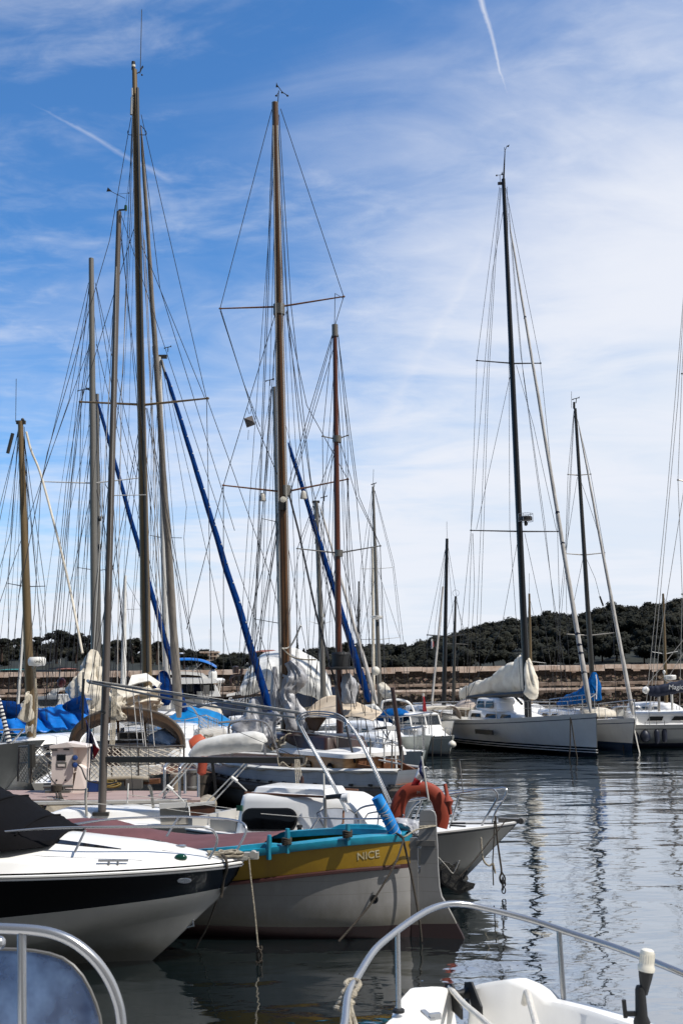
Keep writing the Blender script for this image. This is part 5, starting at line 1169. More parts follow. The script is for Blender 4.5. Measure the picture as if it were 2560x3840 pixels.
# masts
DM,DZ=25.7,24.0
km=spar(ke,(1032,388),(1076,2785),DM,24,46,'wood_mast',name='main_mast',flat=1.15)
kz=spar(ke,(1255,1222),(1273,2750),DZ,17,26,'red_wood',name='mizzen_mast',flat=1.1)
mb=MB();mb.tube([at(1031,385,DM),at(1032.5,470,DM)],.085,10);build(mb,'masthead_fitting','alu',km)
for x,y in ((1046,1158),(1068,1838)): build(MB().tube([at(x,y-16,DM),at(x+.5,y+22,DM)],.15,10),'mast_band','alu',km)
for s_,mm_ in ((-.55,'wire_pale'),(.55,'white_spar')):
    mb=MB();a=at(1032+s_*14,470,DM-.16);b_=at(1073+s_*34,2600,DM-.2);mb.tube([lerp(a,b_,k/10) for k in range(11)],.014,5);build(mb,'sail_track',mm_,km)
spreaders(km,DM,[((826,1157),(1050,1150),(1288,1112)),((838,1820),(1066,1845),(1303,1797))],'teak',10,.0)
spreaders(kz,DZ,[((1209,1636),(1262,1647),(1302,1633)),((1115,2057),(1268,2074),(1425,2047))],'alu',8)
for x,y in ((1264,1647),(1270,2075)): build(MB().tube([at(x,y-12,DZ),at(x,y+12,DZ)],.1,10),'mast_band','alu',kz)
build(MB().tube([at(1255,1218,DZ),at(1256,1262,DZ)],.075,10),'masthead_fitting','alu',kz)
mb=MB();mb.tube([at(1041,395,DM),at(1045,340,DM)],.012,5);mb.tube([at(1038,318,DM),at(1058,345,DM),at(1078,358,DM)],.011,5);mb.tube([at(1046,345,DM),at(1036,358,DM)],.009,5)
for x,y in ((1036,359),(1078,359),(1058,347)): mb.ball(at(x,y,DM),.035,(1,1,.6),8,4)
mb.slab([at(1034,326,DM),at(1042,326,DM),at(1037,308,DM)],(0,.02,0));build(mb,'wind_vane','black',km)
for x,y in ((985,1846),(1138,1838)): build(MB().lathe(at(x,y+14,DM),[(.09,-.12),(.07,.02),(.04,.07),(.01,.08)],12),'spreader_lamp','gel2',km)
build(MB().lathe(at(1062,1874,DM-.2),[(.08,0),(.075,.06),(.01,.07)],12,(0,-1,0)),'steaming_light','lamp_white',km);build(MB().box(at(1062,1897,DM-.2),(.14,.12,.2)),'deck_light','black',km)
rd_=build(MB().lathe(at(1278,2508,DZ-.3),[(.3,-.02),(.31,.02),(.2,.05),(.2,.3),(.21,.31),(.19,.36),(.02,.37)],16),'radar_scanner','black',kz);build(MB().box(at(1262,2506,DZ-.2),(.5,.5,.05)),'radar_bracket','mahog',rd_)
wires(ke,DM,[[(1020,408),(826,1155),(965,1602,-.6),(1066,1840)],[(1052,408),(1288,1112),(1166,1520),(1078,1830)],[(1040,420),(1078,1150,-.3),(1140,1800,-.8),(1330,2660,-2)],[(1046,430),(1092,1150,-.3),(1165,1800,-.8),(1390,2790,-2.5)],[(1022,470),(998,1150),(958,2250),(925,2690,.8)],[(1025,470),(1005,1150),(975,1900),(945,2700,.8)],[(838,1820),(838,2500,1.4),(832,2730,1.6)],[(1036,1165),(838,1820),(700,2360,2)],[(1074,1165),(1150,1520),(1303,1797),(1300,2100),(1345,2790,-2)],[(1040,1170),(990,1850),(915,2700,1)],[(1072,1170),(1170,1850),(1240,2560,-1.5)],[(826,1165),(915,1440),(975,1600)],[(1058,1860),(955,2250),(865,2700,1)],[(1062,1860),(1000,2250),(940,2720,1)],[(1058,1860),(990,2250),(905,2700,1)]],'shroud','wire',1.25)
wires(ke,DM,[[(1085,1858,-.3),(1120,1995,-.5),(1185,2300,-1.3),(1270,2610,-2.3),(1330,2860,-3)]],'backstay','wire',3.2)
wires(ke,DZ,[[(1245,1262),(1209,1636),(1214,2060),(1180,2660)],[(1268,1262),(1302,1633),(1310,2060),(1380,2800,-1)],[(1268,1255),(1290,1500),(1330,1800),(1420,2790,-1.4)],[(1266,1250),(1345,1860),(1425,2047),(1450,2800,-1.4)],[(1247,1262),(1115,1740),(1090,1850)],[(1260,1660),(1115,2057),(1110,2680,.5)],[(1276,1660),(1335,1860),(1425,2047)],[(1262,1660),(1215,1860),(1180,2040)],[(1266,2085),(1210,2350),(1160,2680)],[(1280,2085),(1345,2350),(1412,2790,-1)],[(1265,1255),(1115,1760,.5),(1080,1870,1)],[(1254,1220),(1256,1100,0),(1285,1118,.4)]],'shroud','wire',1.1)
# grey cloth on the masts, tan awning
mb=bundle([at(1083,2480,DM-.3),at(1110,2540,DM-.3),at(1075,2600,DM-.35),at(1098,2660,DM-.4),at(1128,2740,DM-.5),at(1105,2800,DM-.5)],[.08,.22,.15,.2,.25,.1],[.08,.22,.14,.2,.22,.1],.42,16,2,2.2,9,(0,1,0));build(mb,'mast_cover','silver_cloth',ke,ang=70)
mb=bundle([at(1030,2500,DM-.2),at(1032,2600,DM-.25),at(1036,2700,DM-.3)],[.04,.1,.06],[.05,.1,.05],.3,10,5,2,6,(0,1,0));build(mb,'mast_cover','silver_cloth',ke,ang=70)
mb=bundle([at(1300,2525,DZ-.1),at(1306,2570,DZ-.1),at(1312,2640,DZ-.15)],[.05,.2,.12],[.05,.15,.1],.25,12,6,2,8,(0,1,0));build(mb,'mizzen_cover','silver_cloth',ke,ang=70)
mb=bundle([at(1160,2870-15,23.8),at(1100,2800,25),at(1050,2790,25.6)],[.2,.35,.2],[.12,.2,.12],.25,14,9,2,8);build(mb,'deck_cover','cream_cloth',ke,ang=70)
Aw=[[(1150,2664,26.0),(1245,2607,25.4),(1432,2672,23.2)],[(1150,2668,25.4),(1262,2640,24.4),(1430,2676,22.9)],[(1158,2690,24.8),(1330,2688,23.4),(1395,2704,22.6)]]
def awn(u,v):
    a=[smooth([at(*p) for p in r_],8) for r_ in Aw];i=v*16;k=int(min(15,i));f=i-k
    p=[lerp(q[k],q[k+1],f) for q in a];uu=u*2
    r_=lerp(p[0],p[1],uu) if uu<1 else lerp(p[1],p[2],uu-1)
    return r_-V((0,0,.10*math.sin(u*math.pi)*math.sin(v*math.pi)-.02*nz(r_,1.6,2)))
tan_=build(MB().sheet(awn,16,24),'awning','tan_cloth',ke,solid=.01,ang=80)
mb=MB();rp_=[at(1150,2740-40,25),at(1165,2730,25),at(1185,2742,25),at(1215,2715,24.6)]
fl_=build(MB().sheet(lambda u,v:lerp(lerp(at(1140,2680,25),at(1225,2690,24.6),v),lerp(at(1150,2735,25),at(1190,2742,24.7),v),u)+V((0,.05*math.sin(v*6),0)),6,8),'awning_flap','brown_cloth',ke,solid=.01)
cp=at(1075,2805,24.9)
for k in range(12):
    o=V((rnd.uniform(-.35,.25),rnd.uniform(-.1,.1),rnd.uniform(-.12,.18)));r_=rnd.uniform(.1,.2)
    if k==0: mb=MB()
    ax=rnd.uniform(0,3);mb.tube([cp+o+V((r_*math.cos(a)*math.cos(ax),r_*.6*math.sin(ax)*math.cos(a),r_*math.sin(a)*.9)) for a in [i*.45 for i in range(14)]],.024,6,closed=True)
solo(mb,'rope_pile','rope','big heap of coiled grey rope at the foot of the wide varnished mast','rope')
ropes('pale rope tied high round the wide varnished mast and pulled up to a wire',[(1058,2432,25.4),(1090,2422,25.4),(1128,2345,25.2)],.02,'rope_white');ropes('slack pale rope from the wide varnished mast across the white covered boat',[(1062,2434,25.4),(1090,2460,25.3),(1130,2472,25.2),(1185,2474,25.1)],.018,'rope')
# octahedral radar reflector
c=at(936,1581,DM-.6);r_=.165
rf=thing('radar_reflector','grey octahedral radar reflector hanging between two shrouds high beside the varnished mast','radar reflector',c-V((0,0,r_)))
Q=Euler((.2,.35,.6)).to_matrix();ax=[Q@V((1,0,0)),Q@V((0,1,0)),Q@V((0,0,1))]
for i,j in ((0,1),(1,2),(0,2)): build(MB().slab([c+ax[i]*r_,c+ax[j]*r_,c-ax[i]*r_,c-ax[j]*r_],ax[3-i-j]*.006),'plate','alu_dark',rf,smooth=False)
mb=MB()
vs=[c+a*r_*s for a in ax for s in (1,-1)]
build(MB().add(vs,[(0,2,4),(2,1,4),(1,3,4),(3,0,4),(2,0,5),(1,2,5),(3,1,5),(0,3,5)]),'shell','alu_dull',rf,smooth=False)
wires(rf,DM-.6,[[(934,1552),(926,1525)],[(938,1552),(946,1522)],[(932,1612),(930,1650)]],'hanger','wire',.8)
# ================================================================ yacht with netting and brown dodger, stern to the pontoon
HX=-5.6;fr=frame((HX,25.6,0),(0.0,1));LH=12
ny=thing('netted_yacht','large white yacht with netted rails, brown arched dodger and the tallest mast','sailing yacht',(HX,31.5,0))
bH=beamf(4.0,.86,.4,2.0);zH=sheerf(.64,.85,1.25)
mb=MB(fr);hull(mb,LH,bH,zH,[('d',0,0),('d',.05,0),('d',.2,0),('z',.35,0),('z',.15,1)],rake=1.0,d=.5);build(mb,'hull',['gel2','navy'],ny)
mb=MB(fr);deckcap(mb,LH,bH,zH);build(mb,'deck','deck',ny)
mb=MB(fr);cabin(mb,3.3,8.2,1.35,.9,.75,.5,1.2,.1,.12,.3,.06);build(mb,'coachroof','gel',ny)
for sg in (1,-1): mb=MB(fr);mb.slab([(.3,sg*1.25,.66),(3.2,sg*1.3,.8),(3.2,sg*1.3,1.22),(.3,sg*1.25,1.0)],(0,-.12*sg,0));build(mb,'cockpit_coaming','gel',ny,smooth=False)
mb=MB(fr);mb.box((.25,0,.8),(.15,2.5,.35));build(mb,'stern_bench','gel',ny,smooth=False)
# dodger
x0,x1=262,693;D0=28.4
def arch(D,s=1.0,yt=2655,yb=2805,n=24):
    out=[]
    for k in range(n+1):
        a=math.pi*k/n;cx=(x0+x1)/2;rx=(x1-x0)/2*s
        out.append(at(cx-rx*math.cos(a)*(1 if abs(math.cos(a))<.98 else 1),yb-(yb-yt)*s**.3*math.sin(a)**.8,D))
    return out
A0,A1,A2,A3=arch(D0),arch(D0+.06,.955,2672),arch(D0+.9,.93,2668),arch(D0+1.6,.84,2700)
dg=build(MB().loft([A3,A2,arch(D0+.25,.985,2658),A0,A1,arch(D0+.25,.93,2680)],closed=False),'dodger','brown_cloth',ny,solid=.012,ang=60)
build(MB().tube(A0,.035,8),'dodger_edge','ketch_strake',dg)
fill=[at(x,y,D0+1.62) for x,y in ((300,2790),(330,2742),(380,2706),(440,2688),(520,2686),(590,2700),(640,2735),(672,2790))]
build(MB().slab(fill,(0,.01,0)),'clear_window','vinyl',dg,smooth=False)
for x in (446,546): build(MB().bar(at(x-4,2690,D0+1.55),at(x,2776,D0+1.55),.07,.02),'window_seam','brown_cloth',dg)
flat([(398,2776),(590,2774),(600,2808),(398,2810)],D0+1.3,'companionway','mahog',ny,.05)
flat([(445,2746),(552,2744),(556,2772),(444,2774)],D0+1.2,'instrument_pod','gel2',ny,.1)
for k in range(3): flat([(450+34*k,2750),(478+34*k,2750),(478+34*k,2770),(450+34*k,2770)],D0+1.08,'instrument_display','black',ny,.03)
build(bundle([at(560,2772,D0+1.0),at(610,2764,D0+.9),at(650,2782,D0+.7)],[.12,.2,.1],[.1,.22,.12],.15,12,4),'blue_cushion','cushion',ny)
flat([(395,2806),(455,2804),(452,2935),(395,2940)],26.6,'wooden_locker','mahog',ny,.05)
flat([(455,2806),(560,2804),(540,2935),(452,2940)],26.65,'white_locker','gel2',ny,.05)
# netting on the stern rail
ns=[(72,2800,25.9),(110,2798,25.75),(118,2802,25.7),(215,2797,25.5),(315,2790,25.45),(420,2796,25.45),(520,2803,25.45),(690,2796,25.5)]
nb_=[(68,2930,25.9),(110,2936,25.75),(118,2936,25.7),(215,2930,25.5),(315,2932,25.45),(420,2926,25.45),(520,2924,25.45),(690,2915,25.5)]
tp_=smooth([at(*p) for p in ns],20);bt_=smooth([at(*p) for p in nb_],20)
def npt(u,v):
    i=u*(len(tp_)-1);k=int(min(len(tp_)-2,i));f=i-k
    p=lerp(lerp(tp_[k],tp_[k+1],f),lerp(bt_[k],bt_[k+1],f),v)
    return p+V((.02*math.sin(u*40+v*5),.03*math.sin(u*25)*v,-.03*math.sin(u*math.pi*6)**2*(1-v)))
NU=34;mb=MB()
for dr in (1,-1):
    for k in range(-12,NU+12):
        pts=[]
        for j in range(9):
            u=(k+dr*j*.85)/NU
            if -.0001<=u<=1.0001: pts.append(npt(min(1,max(0,u)),j/8))
        if len(pts)>1: mb.tube(pts,.0115,3,cap=False)
build(mb,'rail_netting','netting',ny)
u0=.0
for a,b_ in ((0,1),): tubepx(ny,ns,.02,'alu','stern_rail')
tubepx(ny,[(p[0],p[1]+62,p[2]) for p in ns],.012,'alu','stern_rail')
for i in (0,2,3,5,6,7): build(MB().tube([tp_[min(len(tp_)-1,i*20)],bt_[min(len(bt_)-1,i*20)]],.022,7),'stanchion','alu_dull',ny)
tubepx(ny,[(120,2790,25.6),(121,2878,25.6)],.085,'alu_dark','outboard_bracket',smoothit=False)
mb=MB();tp2=smooth([at(700,2700,27),at(735,2720,27),at(800,2724,27.2),at(840,2770,27.4)],10);
for k in range(26):
    a=lerp(at(755,2690,27),at(845,2735,27.3),k/25);b_=lerp(at(718,2780,26.8),at(850,2782,27.2),k/25);mb.tube(sag(a,b_,.03,4),.006,3,cap=False)
for k in range(9):
    mb.tube(sag(lerp(at(755,2690,27),at(718,2780,26.8),k/8),lerp(at(845,2735,27.3),at(850,2782,27.2),k/8),.08,8),.006,3,cap=False)
solo(mb,'safety_net','netting','pale slack safety net hanging in a triangle left of the varnished mast','net')
# tallest mast and its furled jib
DH=30.8
tm=spar(ny,(505,262),(553,2600),DH,20,38,'gold_mast',flat=1.2)
mb=MB();a=at(516,330,DH-.17);b_=at(556,2520,DH-.2);mb.tube([lerp(a,b_,k/12) for k in range(13)],.05,6);build(mb,'sail_track','alu_dark',tm)
mb=MB();a=at(496,330,DH-.1);b_=at(538,2500,DH-.1);mb.tube([lerp(a,b_,k/12) for k in range(13)],.022,5);build(mb,'halyard_strip','white_spar',tm)
spreaders(tm,DH,[((303,1507),(543,1518),(778,1494))],'gold_mast',13)
build(MB().tube([at(501,262,DH),at(501,232,DH)],.06,10),'masthead_light','black',tm);build(MB().tube([at(501,252,DH),at(501,244,DH)],.062,10),'light_lens','lamp_white',tm)
tubepx(tm,[(526,275,DH),(527,262,DH),(532,36,DH)],.012,'alu_dark','whip_antenna',smoothit=False)
mb=MB();mb.tube([at(515,275,DH),at(527,268,DH),at(533,252,DH)],.018,5);mb.slab([at(529,262,DH),at(538,250,DH),at(537,245,DH),at(531,250,DH)],(0,.03,0));mb.ball(at(533,281,DH),.03);build(mb,'wind_vane','black',tm)
tubepx(tm,[(494,430,DH-.1),(497,365,DH-.1)],.05,'white_spar','ribbed_cover',smoothit=False)
furled(ny,(529,470),(672,2690),DH+.3,DH+4,12,34,'grey_sail',seed=3,wob=.16)
mb=MB();mb.tube(smooth([at(480,490,DH),at(484,505,DH),at(520,505,DH),at(548,505,DH),at(546,490,DH),at(528,470,DH)],4),.012,5);build(mb,'mast_hoop','wire',tm)
wires(ny,DH,[[(492,440),(412,900),(178,1700,-2.5),(70,2240,-4)],[(530,430),(553,530),(638,900),(775,1497),(790,2300,1),(795,2650,1.5)],[(505,860),(577,1026),(768,1492)],[(502,860),(425,1112),(305,1505),(296,2000,-.5),(290,2640,-1)],[(778,1500),(850,1700),(1000,2120,2),(1080,2400,3)],[(548,1530),(640,2050),(768,2640,1.5)],[(535,1530),(470,1900),(330,2600,-1.5)],[(540,1530),(500,1900),(415,2600,-1)],[(552,1530),(700,2300),(780,2640,2)],[(300,1510),(246,2000,-.5),(190,2600,-1)],[(528,480),(600,1080),(880,1990,3)],[(497,430),(478,900),(462,1400),(300,2660,-3)]],'shroud','wire',1.15)
wires(ny,DH,[[(497,430),(490,800),(455,1500),(440,2600,-1.5)],[(512,400),(538,900),(575,1700),(600,2640)],[(543,900),(580,1700),(612,2500)]],'halyard','wire_pale',1.3)
# flaked sail and boom above the dodger
build(MB().tube([at(556,2600,DH-.3),at(408,2675,D0-.6)],.10,10),'boom','alu',ny)
mb=bundle([at(400,2650,D0-.3),at(430,2645,D0+.2),at(480,2620,D0+.6),at(540,2618,DH-1.0),at(590,2650,DH-.6)],[.1,.3,.4,.42,.2],[.12,.24,.26,.26,.14],.42,18,12,3,10,ties=5);build(mb,'flaked_sail','cream_cloth',ny,ang=75)
mb=bundle([at(405,2600,D0-.2),at(425,2640,D0-.3),at(445,2680,D0-.2),at(470,2690,D0)],[.05,.16,.14,.06],[.05,.1,.12,.06],.4,10,17,3,8);build(mb,'sail_fold','cream_cloth',ny,ang=75)
cv=[(480,2572,DH-1.4),(494,2532,DH-1.2),(548,2524,DH-1),(602,2560,DH-1),(590,2578,DH-1),(560,2552,DH-1.15),(520,2560,DH-1.3)]
P=[at(*p) for p in cv];build(MB().slab(P,(0,.25,-.02)),'sail_cover','white_cloth',ny,ang=20)
for x in (422,428,433,438): tubepx(ny,[(x,2580,27.6),(x-4,2700,27.3),(x-10,2820,26.8)],.014,'rope','mainsheet',smoothit=False)
for x,y0,y1 in ((498,2575,2830),(520,2610,2830),(530,2640,2840),(560,2600,2820)): tubepx(ny,[(x,y0,27.5),(x+22,y1,26.2)],.011,'wire_pale','topping_lift',smoothit=False)
ft=thing('ensign','big french flag hanging limp in folds behind the pedestal','flag',at(318,2800,25.2))
build(MB().tube([at(310,2735,25.2),at(313,2590,25.2),at(316,2545,25.2)],.028,7),'staff','black',ft)
build(MB().sheet(lambda u,v:lerp(lerp(at(322,2698,25.2),at(346,2752,25.15),v),lerp(at(320,2842,25.2),at(352,2850,25.2),v),u)+V((.02*math.sin(u*5),.05*math.sin(v*10+u*3),0)),10,8),'blue_band','blue',ft,solid=.006,ang=80)
build(MB().sheet(lambda u,v:lerp(lerp(at(344,2744,25.16),at(350,2756,25.14),v),lerp(at(346,2782,25.2),at(374,2812,25.1),v),u)+V((0,.04*math.sin(v*8),0)),8,6),'white_band','white',ft,solid=.006,ang=80)
build(MB().sheet(lambda u,v:lerp(lerp(at(346,2784,25.2),at(374,2812,25.1),v),lerp(at(352,2850,25.2),at(372,2815,25.12),v),u),6,6),'red_band','red',ft,solid=.006,ang=80)
# grey planked launch between pontoon and ketch
fr=frame((-3.55,24.6,0),(-.25,1));lz=thing('wooden_launch','old grey planked wooden boat with rounded stern between the pontoon and the ketch','boat',(-3.6,25.6,0))
bL=beamf(1.5,.55,.4,2);zL=sheerf(.92,.82,1.0)
mb=MB(fr);hull(mb,3.0,bL,zL,[('d',0,1),('d',.06,0),('d',.2,0),('d',.24,1),('d',.28,0),('d',.5,0),('z',.1,1)],rake=.4,srake=.3,d=.3,p=.4,N=30);build(mb,'hull',['ketch_strake','alu_dark'],lz)
mb=MB(fr);deckcap(mb,3.0,bL,zL);build(mb,'deck','teak',lz)
build(MB().bar(at(796,2850,24.3),at(812,2990,24.3),.06,.06),'stern_post','black',lz)
for p in ([(1000-240,2880,24.4),(790,2860,24.4),(832,2870,24.5)],[(960-140,2710,24.2),(925,2702,24.2),(980,2705,24.1),(1010,2730,24.1),(1048,2840,24.1)],[(870,2835,24.4),(858,2750,24.3),(864,2715,24.2),(900,2703,24.2)],[(984,2706,24.1),(994,2830,24.1)]): tubepx(lz,p,.026,'steel','guard_rail')
mb=bundle([at(952,2620,24.9),at(948,2690,24.9),at(938,2770,24.9)],[.05,.24,.44],[.05,.2,.35],.35,16,21,2,10,(0,1,0));build(mb,'grey_cover','silver_cloth',lz,ang=70)
mb=bundle([at(1045,2680,25),at(1010,2710,24.9),at(985,2770,24.8),at(975,2800,24.8)],[.1,.26,.3,.2],[.1,.2,.2,.1],.3,14,25,2,9);build(mb,'rolled_jib','silver_cloth',lz,ang=70)
# ================================================================ generic moored yacht
def yacht(label,o,head,L_,B,fb3,hullm='gel',stripe=('navy',),mastpos=.56,name='sailing_yacht',cab=True,bow=.6,rails=True,boot=.16,tw=.75,cat='sailing yacht',pulpit=True,deckm='deck',trim=None):
    """o = world point of the mast foot on the water"""
    h=V((head[0],head[1],0)).normalized();st=V((o[0],o[1],0))-h*(L_*mastpos);fr=frame(st,h)
    t=thing(name,label,cat,(o[0],o[1],0));bf=beamf(B,tw,.42,2.1);zf=sheerf(*fb3)
    rows=[('d',0,0),('d',.06,0),('d',.16,2 if trim else 0),('d',.19,0),('d',.5,0),('z',boot+.16,0),('z',boot,1),('z',.03,1)]
    mb=MB(fr);hull(mb,L_,bf,zf,rows,rake=bow,N=26,d=.4);build(mb,'hull',[hullm,stripe[0],trim or hullm],t)
    mb=MB(fr);deckcap(mb,L_,bf,zf);build(mb,'deck',deckm,t)
    z0=min(fb3)
    if cab:
        mb=MB(fr);cabin(mb,L_*.3,L_*.72,B*.31,B*.2,z0-.05,.5,L_*.12,.08,.1,.25,.05);c=build(mb,'coachroof','gel',t)
        for sg in (1,-1):
            for k in range(3):
                x=L_*(.36+.08*k);w_=lerp(B*.31,B*.2,(x-L_*.3)/(L_*.42))
                mb=MB(fr);mb.slab([(x,sg*(w_-.02),z0+.12),(x+L_*.05,sg*(w_-.035),z0+.12),(x+L_*.055,sg*(w_-.065),z0+.28),(x+L_*.012,sg*(w_-.05),z0+.28)],(0,.02*sg,0));build(mb,'window','win',c,smooth=False)
    if rails:
        for sg in (1,-1):
            for s in (.08,.22,.36,.5,.64,.78):
                x=s*L_;y=sg*(bf(s)-.06);mb=MB(fr);mb.tube([(x,y,zf(s)),(x,y,zf(s)+.6)],.013,5);build(mb,'stanchion','steel',t)
            for hh in (.33,.6):
                mb=MB(fr);mb.tube([(s*L_,sg*(bf(s)-.06),zf(s)+hh) for s in (.02,.08,.22,.36,.5,.64,.78,.88)],.006,4);build(mb,'lifeline','wire_pale',t)
        if pulpit:
            mb=MB(fr);P=[(.86*L_,sg*(bf(.86)-.05),zf(.86)+.6) for sg in (1,)]+[(.96*L_,bf(.96)*.8,zf(.96)+.66),(L_+.02,0,zf(1)+.68),(.96*L_,-bf(.96)*.8,zf(.96)+.66),(.86*L_,-(bf(.86)-.05),zf(.86)+.6)]
            mb.tube(smooth(P,5),.02,7)
            for q in P[:2]+P[3:]: mb.tube([q,(q[0],q[1],zf(.93))],.016,6)
            build(mb,'pulpit','steel',t)
            mb=MB(fr);mb.tube(smooth([(.12*L_,bf(.1)-.05,zf(.1)+.62),(.01*L_,bf(0)*.9,zf(0)+.64),(-.02*L_,0,zf(0)+.65),(.01*L_,-bf(0)*.9,zf(0)+.64),(.12*L_,-(bf(.1)-.05),zf(.1)+.62)],5),.018,7);build(mb,'pushpit','steel',t)
    return t,fr,bf,zf
def boomcover(t,pts,ws,hs,m,seed,name='sail_cover',amp=.14,n=14):
    return build(bundle([at(*p) for p in pts],ws,hs,amp,n,seed,2,10,ties=8),name,m,t,ang=75)
def dodger(t,fr,x0,x1,w_,z0,h,m='cream_cloth',name='spray_hood'):
    rg=[]
    for x,s in ((x0,1),(lerp(x0,x1,.35),1.03),(lerp(x0,x1,.75),.9),(x1,.55)):
        rg.append([(x+(.0),w_*s**.5*math.cos(math.pi*k/12),z0+h*s*max(0,math.sin(math.pi*k/12))**.7) for k in range(13)])
    mb=MB(fr);mb.loft(rg,0,closed=False);return build(mb,name,m,t,solid=.015,ang=60)
def vane(mast,px,py,D,s=1.0,m='black'):
    mb=MB();mb.tube([at(px,py+18*s,D),at(px+1,py,D)],.0004*D,4);mb.tube([at(px-12*s,py+3,D),at(px+12*s,py-3*s,D)],.0004*D,4);mb.ball(at(px-12*s,py+4,D),.0009*D,(1,1,.7),6,4);mb.slab([at(px+6*s,py-1,D),at(px+13*s,py-8*s,D),at(px+13*s,py,D)],(0,.01,0));build(mb,'wind_vane',m,mast)
# ---- big white yacht with the black mast
bw_=at(2236,2690,39);hd=V((.38,-.925,0)).normalized();m0=V((bw_.x,bw_.y,0))-hd*4.1
ha,fr,bf,zf=yacht('large white yacht with tall black mast, plumb bow and cream sail cover',m0,hd,11.8,3.9,(1.04,1.14,1.55),mastpos=7.7/11.8,bow=.12,boot=.33,stripe=('black_gloss',),cab=False,tw=.92,trim='dnavy_cloth')
for z in (.15,.245):
    mb=MB(fr)
    for sg in (1,-1): mb.tube([(s*11.8-(.12*s**5*.6),sg*(bf(s)*((z+.4)/(zf(s)+.4))**(.3*(1+1.3*s**3))+.008),z) for s in [k/30 for k in range(31)]],.016,5)
    build(mb,'boot_stripe','gel',ha)
mb=MB(fr);cabin(mb,4.0,8.8,1.15,.6,1.08,.4,2.2,.1,.1,.3,.04);hc_=build(mb,'coachroof','gel',ha)
for x0,x1 in ((4.5,5.2),(5.5,6.3),(6.5,7.2)):
    w_=lerp(1.15,.6,(x0-4.0)/4.8);w1=lerp(1.15,.6,(x1-4.0)/4.8);mb=MB(fr);mb.slab([(x0,-w_-.0,1.2),(x1,-w1-.0,1.2),(x1-.1,-w1+.045,1.36),(x0+.08,-w_+.045,1.36)],(0,-.02,0));build(mb,'window','win',hc_,smooth=False)
mb=MB(fr);mb.slab([(6.3,-bf(.54)*.985,.62),(7.4,-bf(.63)*.985,.62),(7.4,-bf(.63)*.99,.80),(6.3,-bf(.54)*.99,.80)],(0,-.05,0));build(mb,'hull_window','win',ha,smooth=False)
dodger(ha,fr,2.9,4.4,1.1,1.15,.8,'beige_cloth')
wm_=MB(fr);cabin(wm_,4.3,6.4,.8,.72,1.45,.52,.55,.05,.1,.12,.04);ph=build(wm_,'doghouse','gel',ha)
for a,b2 in ((4.5,5.05),(5.2,5.8)):
    mb=MB(fr);mb.slab([(a,-.785,1.58),(b2,-.76,1.58),(b2-.08,-.72,1.85),(a+.04,-.74,1.85)],(0,-.02,0));build(mb,'window','win',ph,smooth=False)
DHn=m0.y
hm=spar(ha,(1886,672),(1979,2690),DHn,15,27,'black_mast',flat=1.3)
spreaders(hm,DHn,[((1787,1352),(1928,1363),(2025,1362)),((1765,1989),(1958,1993),(2089,1993))],'black_mast',8)
mb=MB();mb.tube([at(1886,690,DHn),at(1892,566,DHn),at(1890,552,DHn)],[.05,.02,.012],6);mb.tube([at(1890,568,DHn),at(1900,548,DHn)],.014,5);mb.slab([at(1897,548,DHn),at(1909,542,DHn),at(1906,551,DHn)],(0,.02,0));mb.box(at(1874,688,DHn),(.2,.1,.1));mb.tube([at(1874,690,DHn),at(1873,655,DHn)],.012,5);mb.tube([at(1860,657,DHn),at(1884,655,DHn)],.01,5);mb.slab([at(1877,656,DHn),at(1885,656,DHn),at(1881,643,DHn)],(0,.02,0));mb.ball(at(1861,658,DHn),.04);build(mb,'wind_vane','black_mast',hm)
build(MB().lathe(at(1971,1945,DHn-.3),[(.22,-.08),(.25,-.05),(.25,.06),(.22,.09),(.02,.1)],16),'radome','black',hm)
mb=MB()
for dz in (-.14,.16): mb.tube([at(1970,1942,DHn-.3)+V((.29*math.cos(a),.29*math.sin(a),dz)) for a in [k*.3927 for k in range(16)]],.012,5,closed=True)
for k in range(6): c=at(1970,1942,DHn-.3)+V((.29*math.cos(k*1.047),.29*math.sin(k*1.047),0));mb.tube([c-V((0,0,.14)),c+V((0,0,.16))],.009,5)
build(mb,'radar_guard','steel',hm)
build(MB().lathe(at(1972,1963,DHn-.3),[(.09,-.07),(.1,0),(.06,.05)],12,(1,-.4,0)),'deck_light','black',hm)
furled(ha,(1908,835),(2213,2672),DHn-.3,38.8,6,20,'pale_sail',seed=9,wob=.1)
mb=MB()
for y in (1232,1410,2016,2058): pass
for t_ in (.22,.63,.69,.86,.88,.895,.93):
    mb=MB();c=lerp(at(1908,835,DHn-.3),at(2213,2672,38.8),t_);r_=lerp(6,20,t_)*c.y/F/2*1.06;mb.tube([c-V((.012,0,.05)),c+V((.012,0,.05))],r_,10);build(mb,'sail_tie','dnavy_cloth',ha)
boomcover(ha,[(1727,2606,47.5),(1760,2600,47.1),(1820,2580,46.2),(1880,2560,45.3),(1935,2542,44.2),(1962,2525,43.4),(1974,2500,42.9)],[.12,.24,.28,.28,.28,.22,.12],[.30,.36,.42,.52,.66,.85,.75],'ivory_cloth',31)
mb=bundle([at(1979,2470,42.7),at(1988,2540,42.4),at(1992,2600,42.3),at(1990,2622,42.3)],[.06,.24,.26,.1],[.06,.24,.26,.1],.2,12,33,2,8,(0,1,0));build(mb,'sail_cover','ivory_cloth',ha,ang=75)
tubepx(ha,[(1902,2584,45),(1955,2640,43.2)],.05,'black_mast','boom_vang',smoothit=False)
tubepx(ha,[(1730,2618,47.5),(1975,2600,42.8)],.11,'alu_dark','boom',smoothit=False)
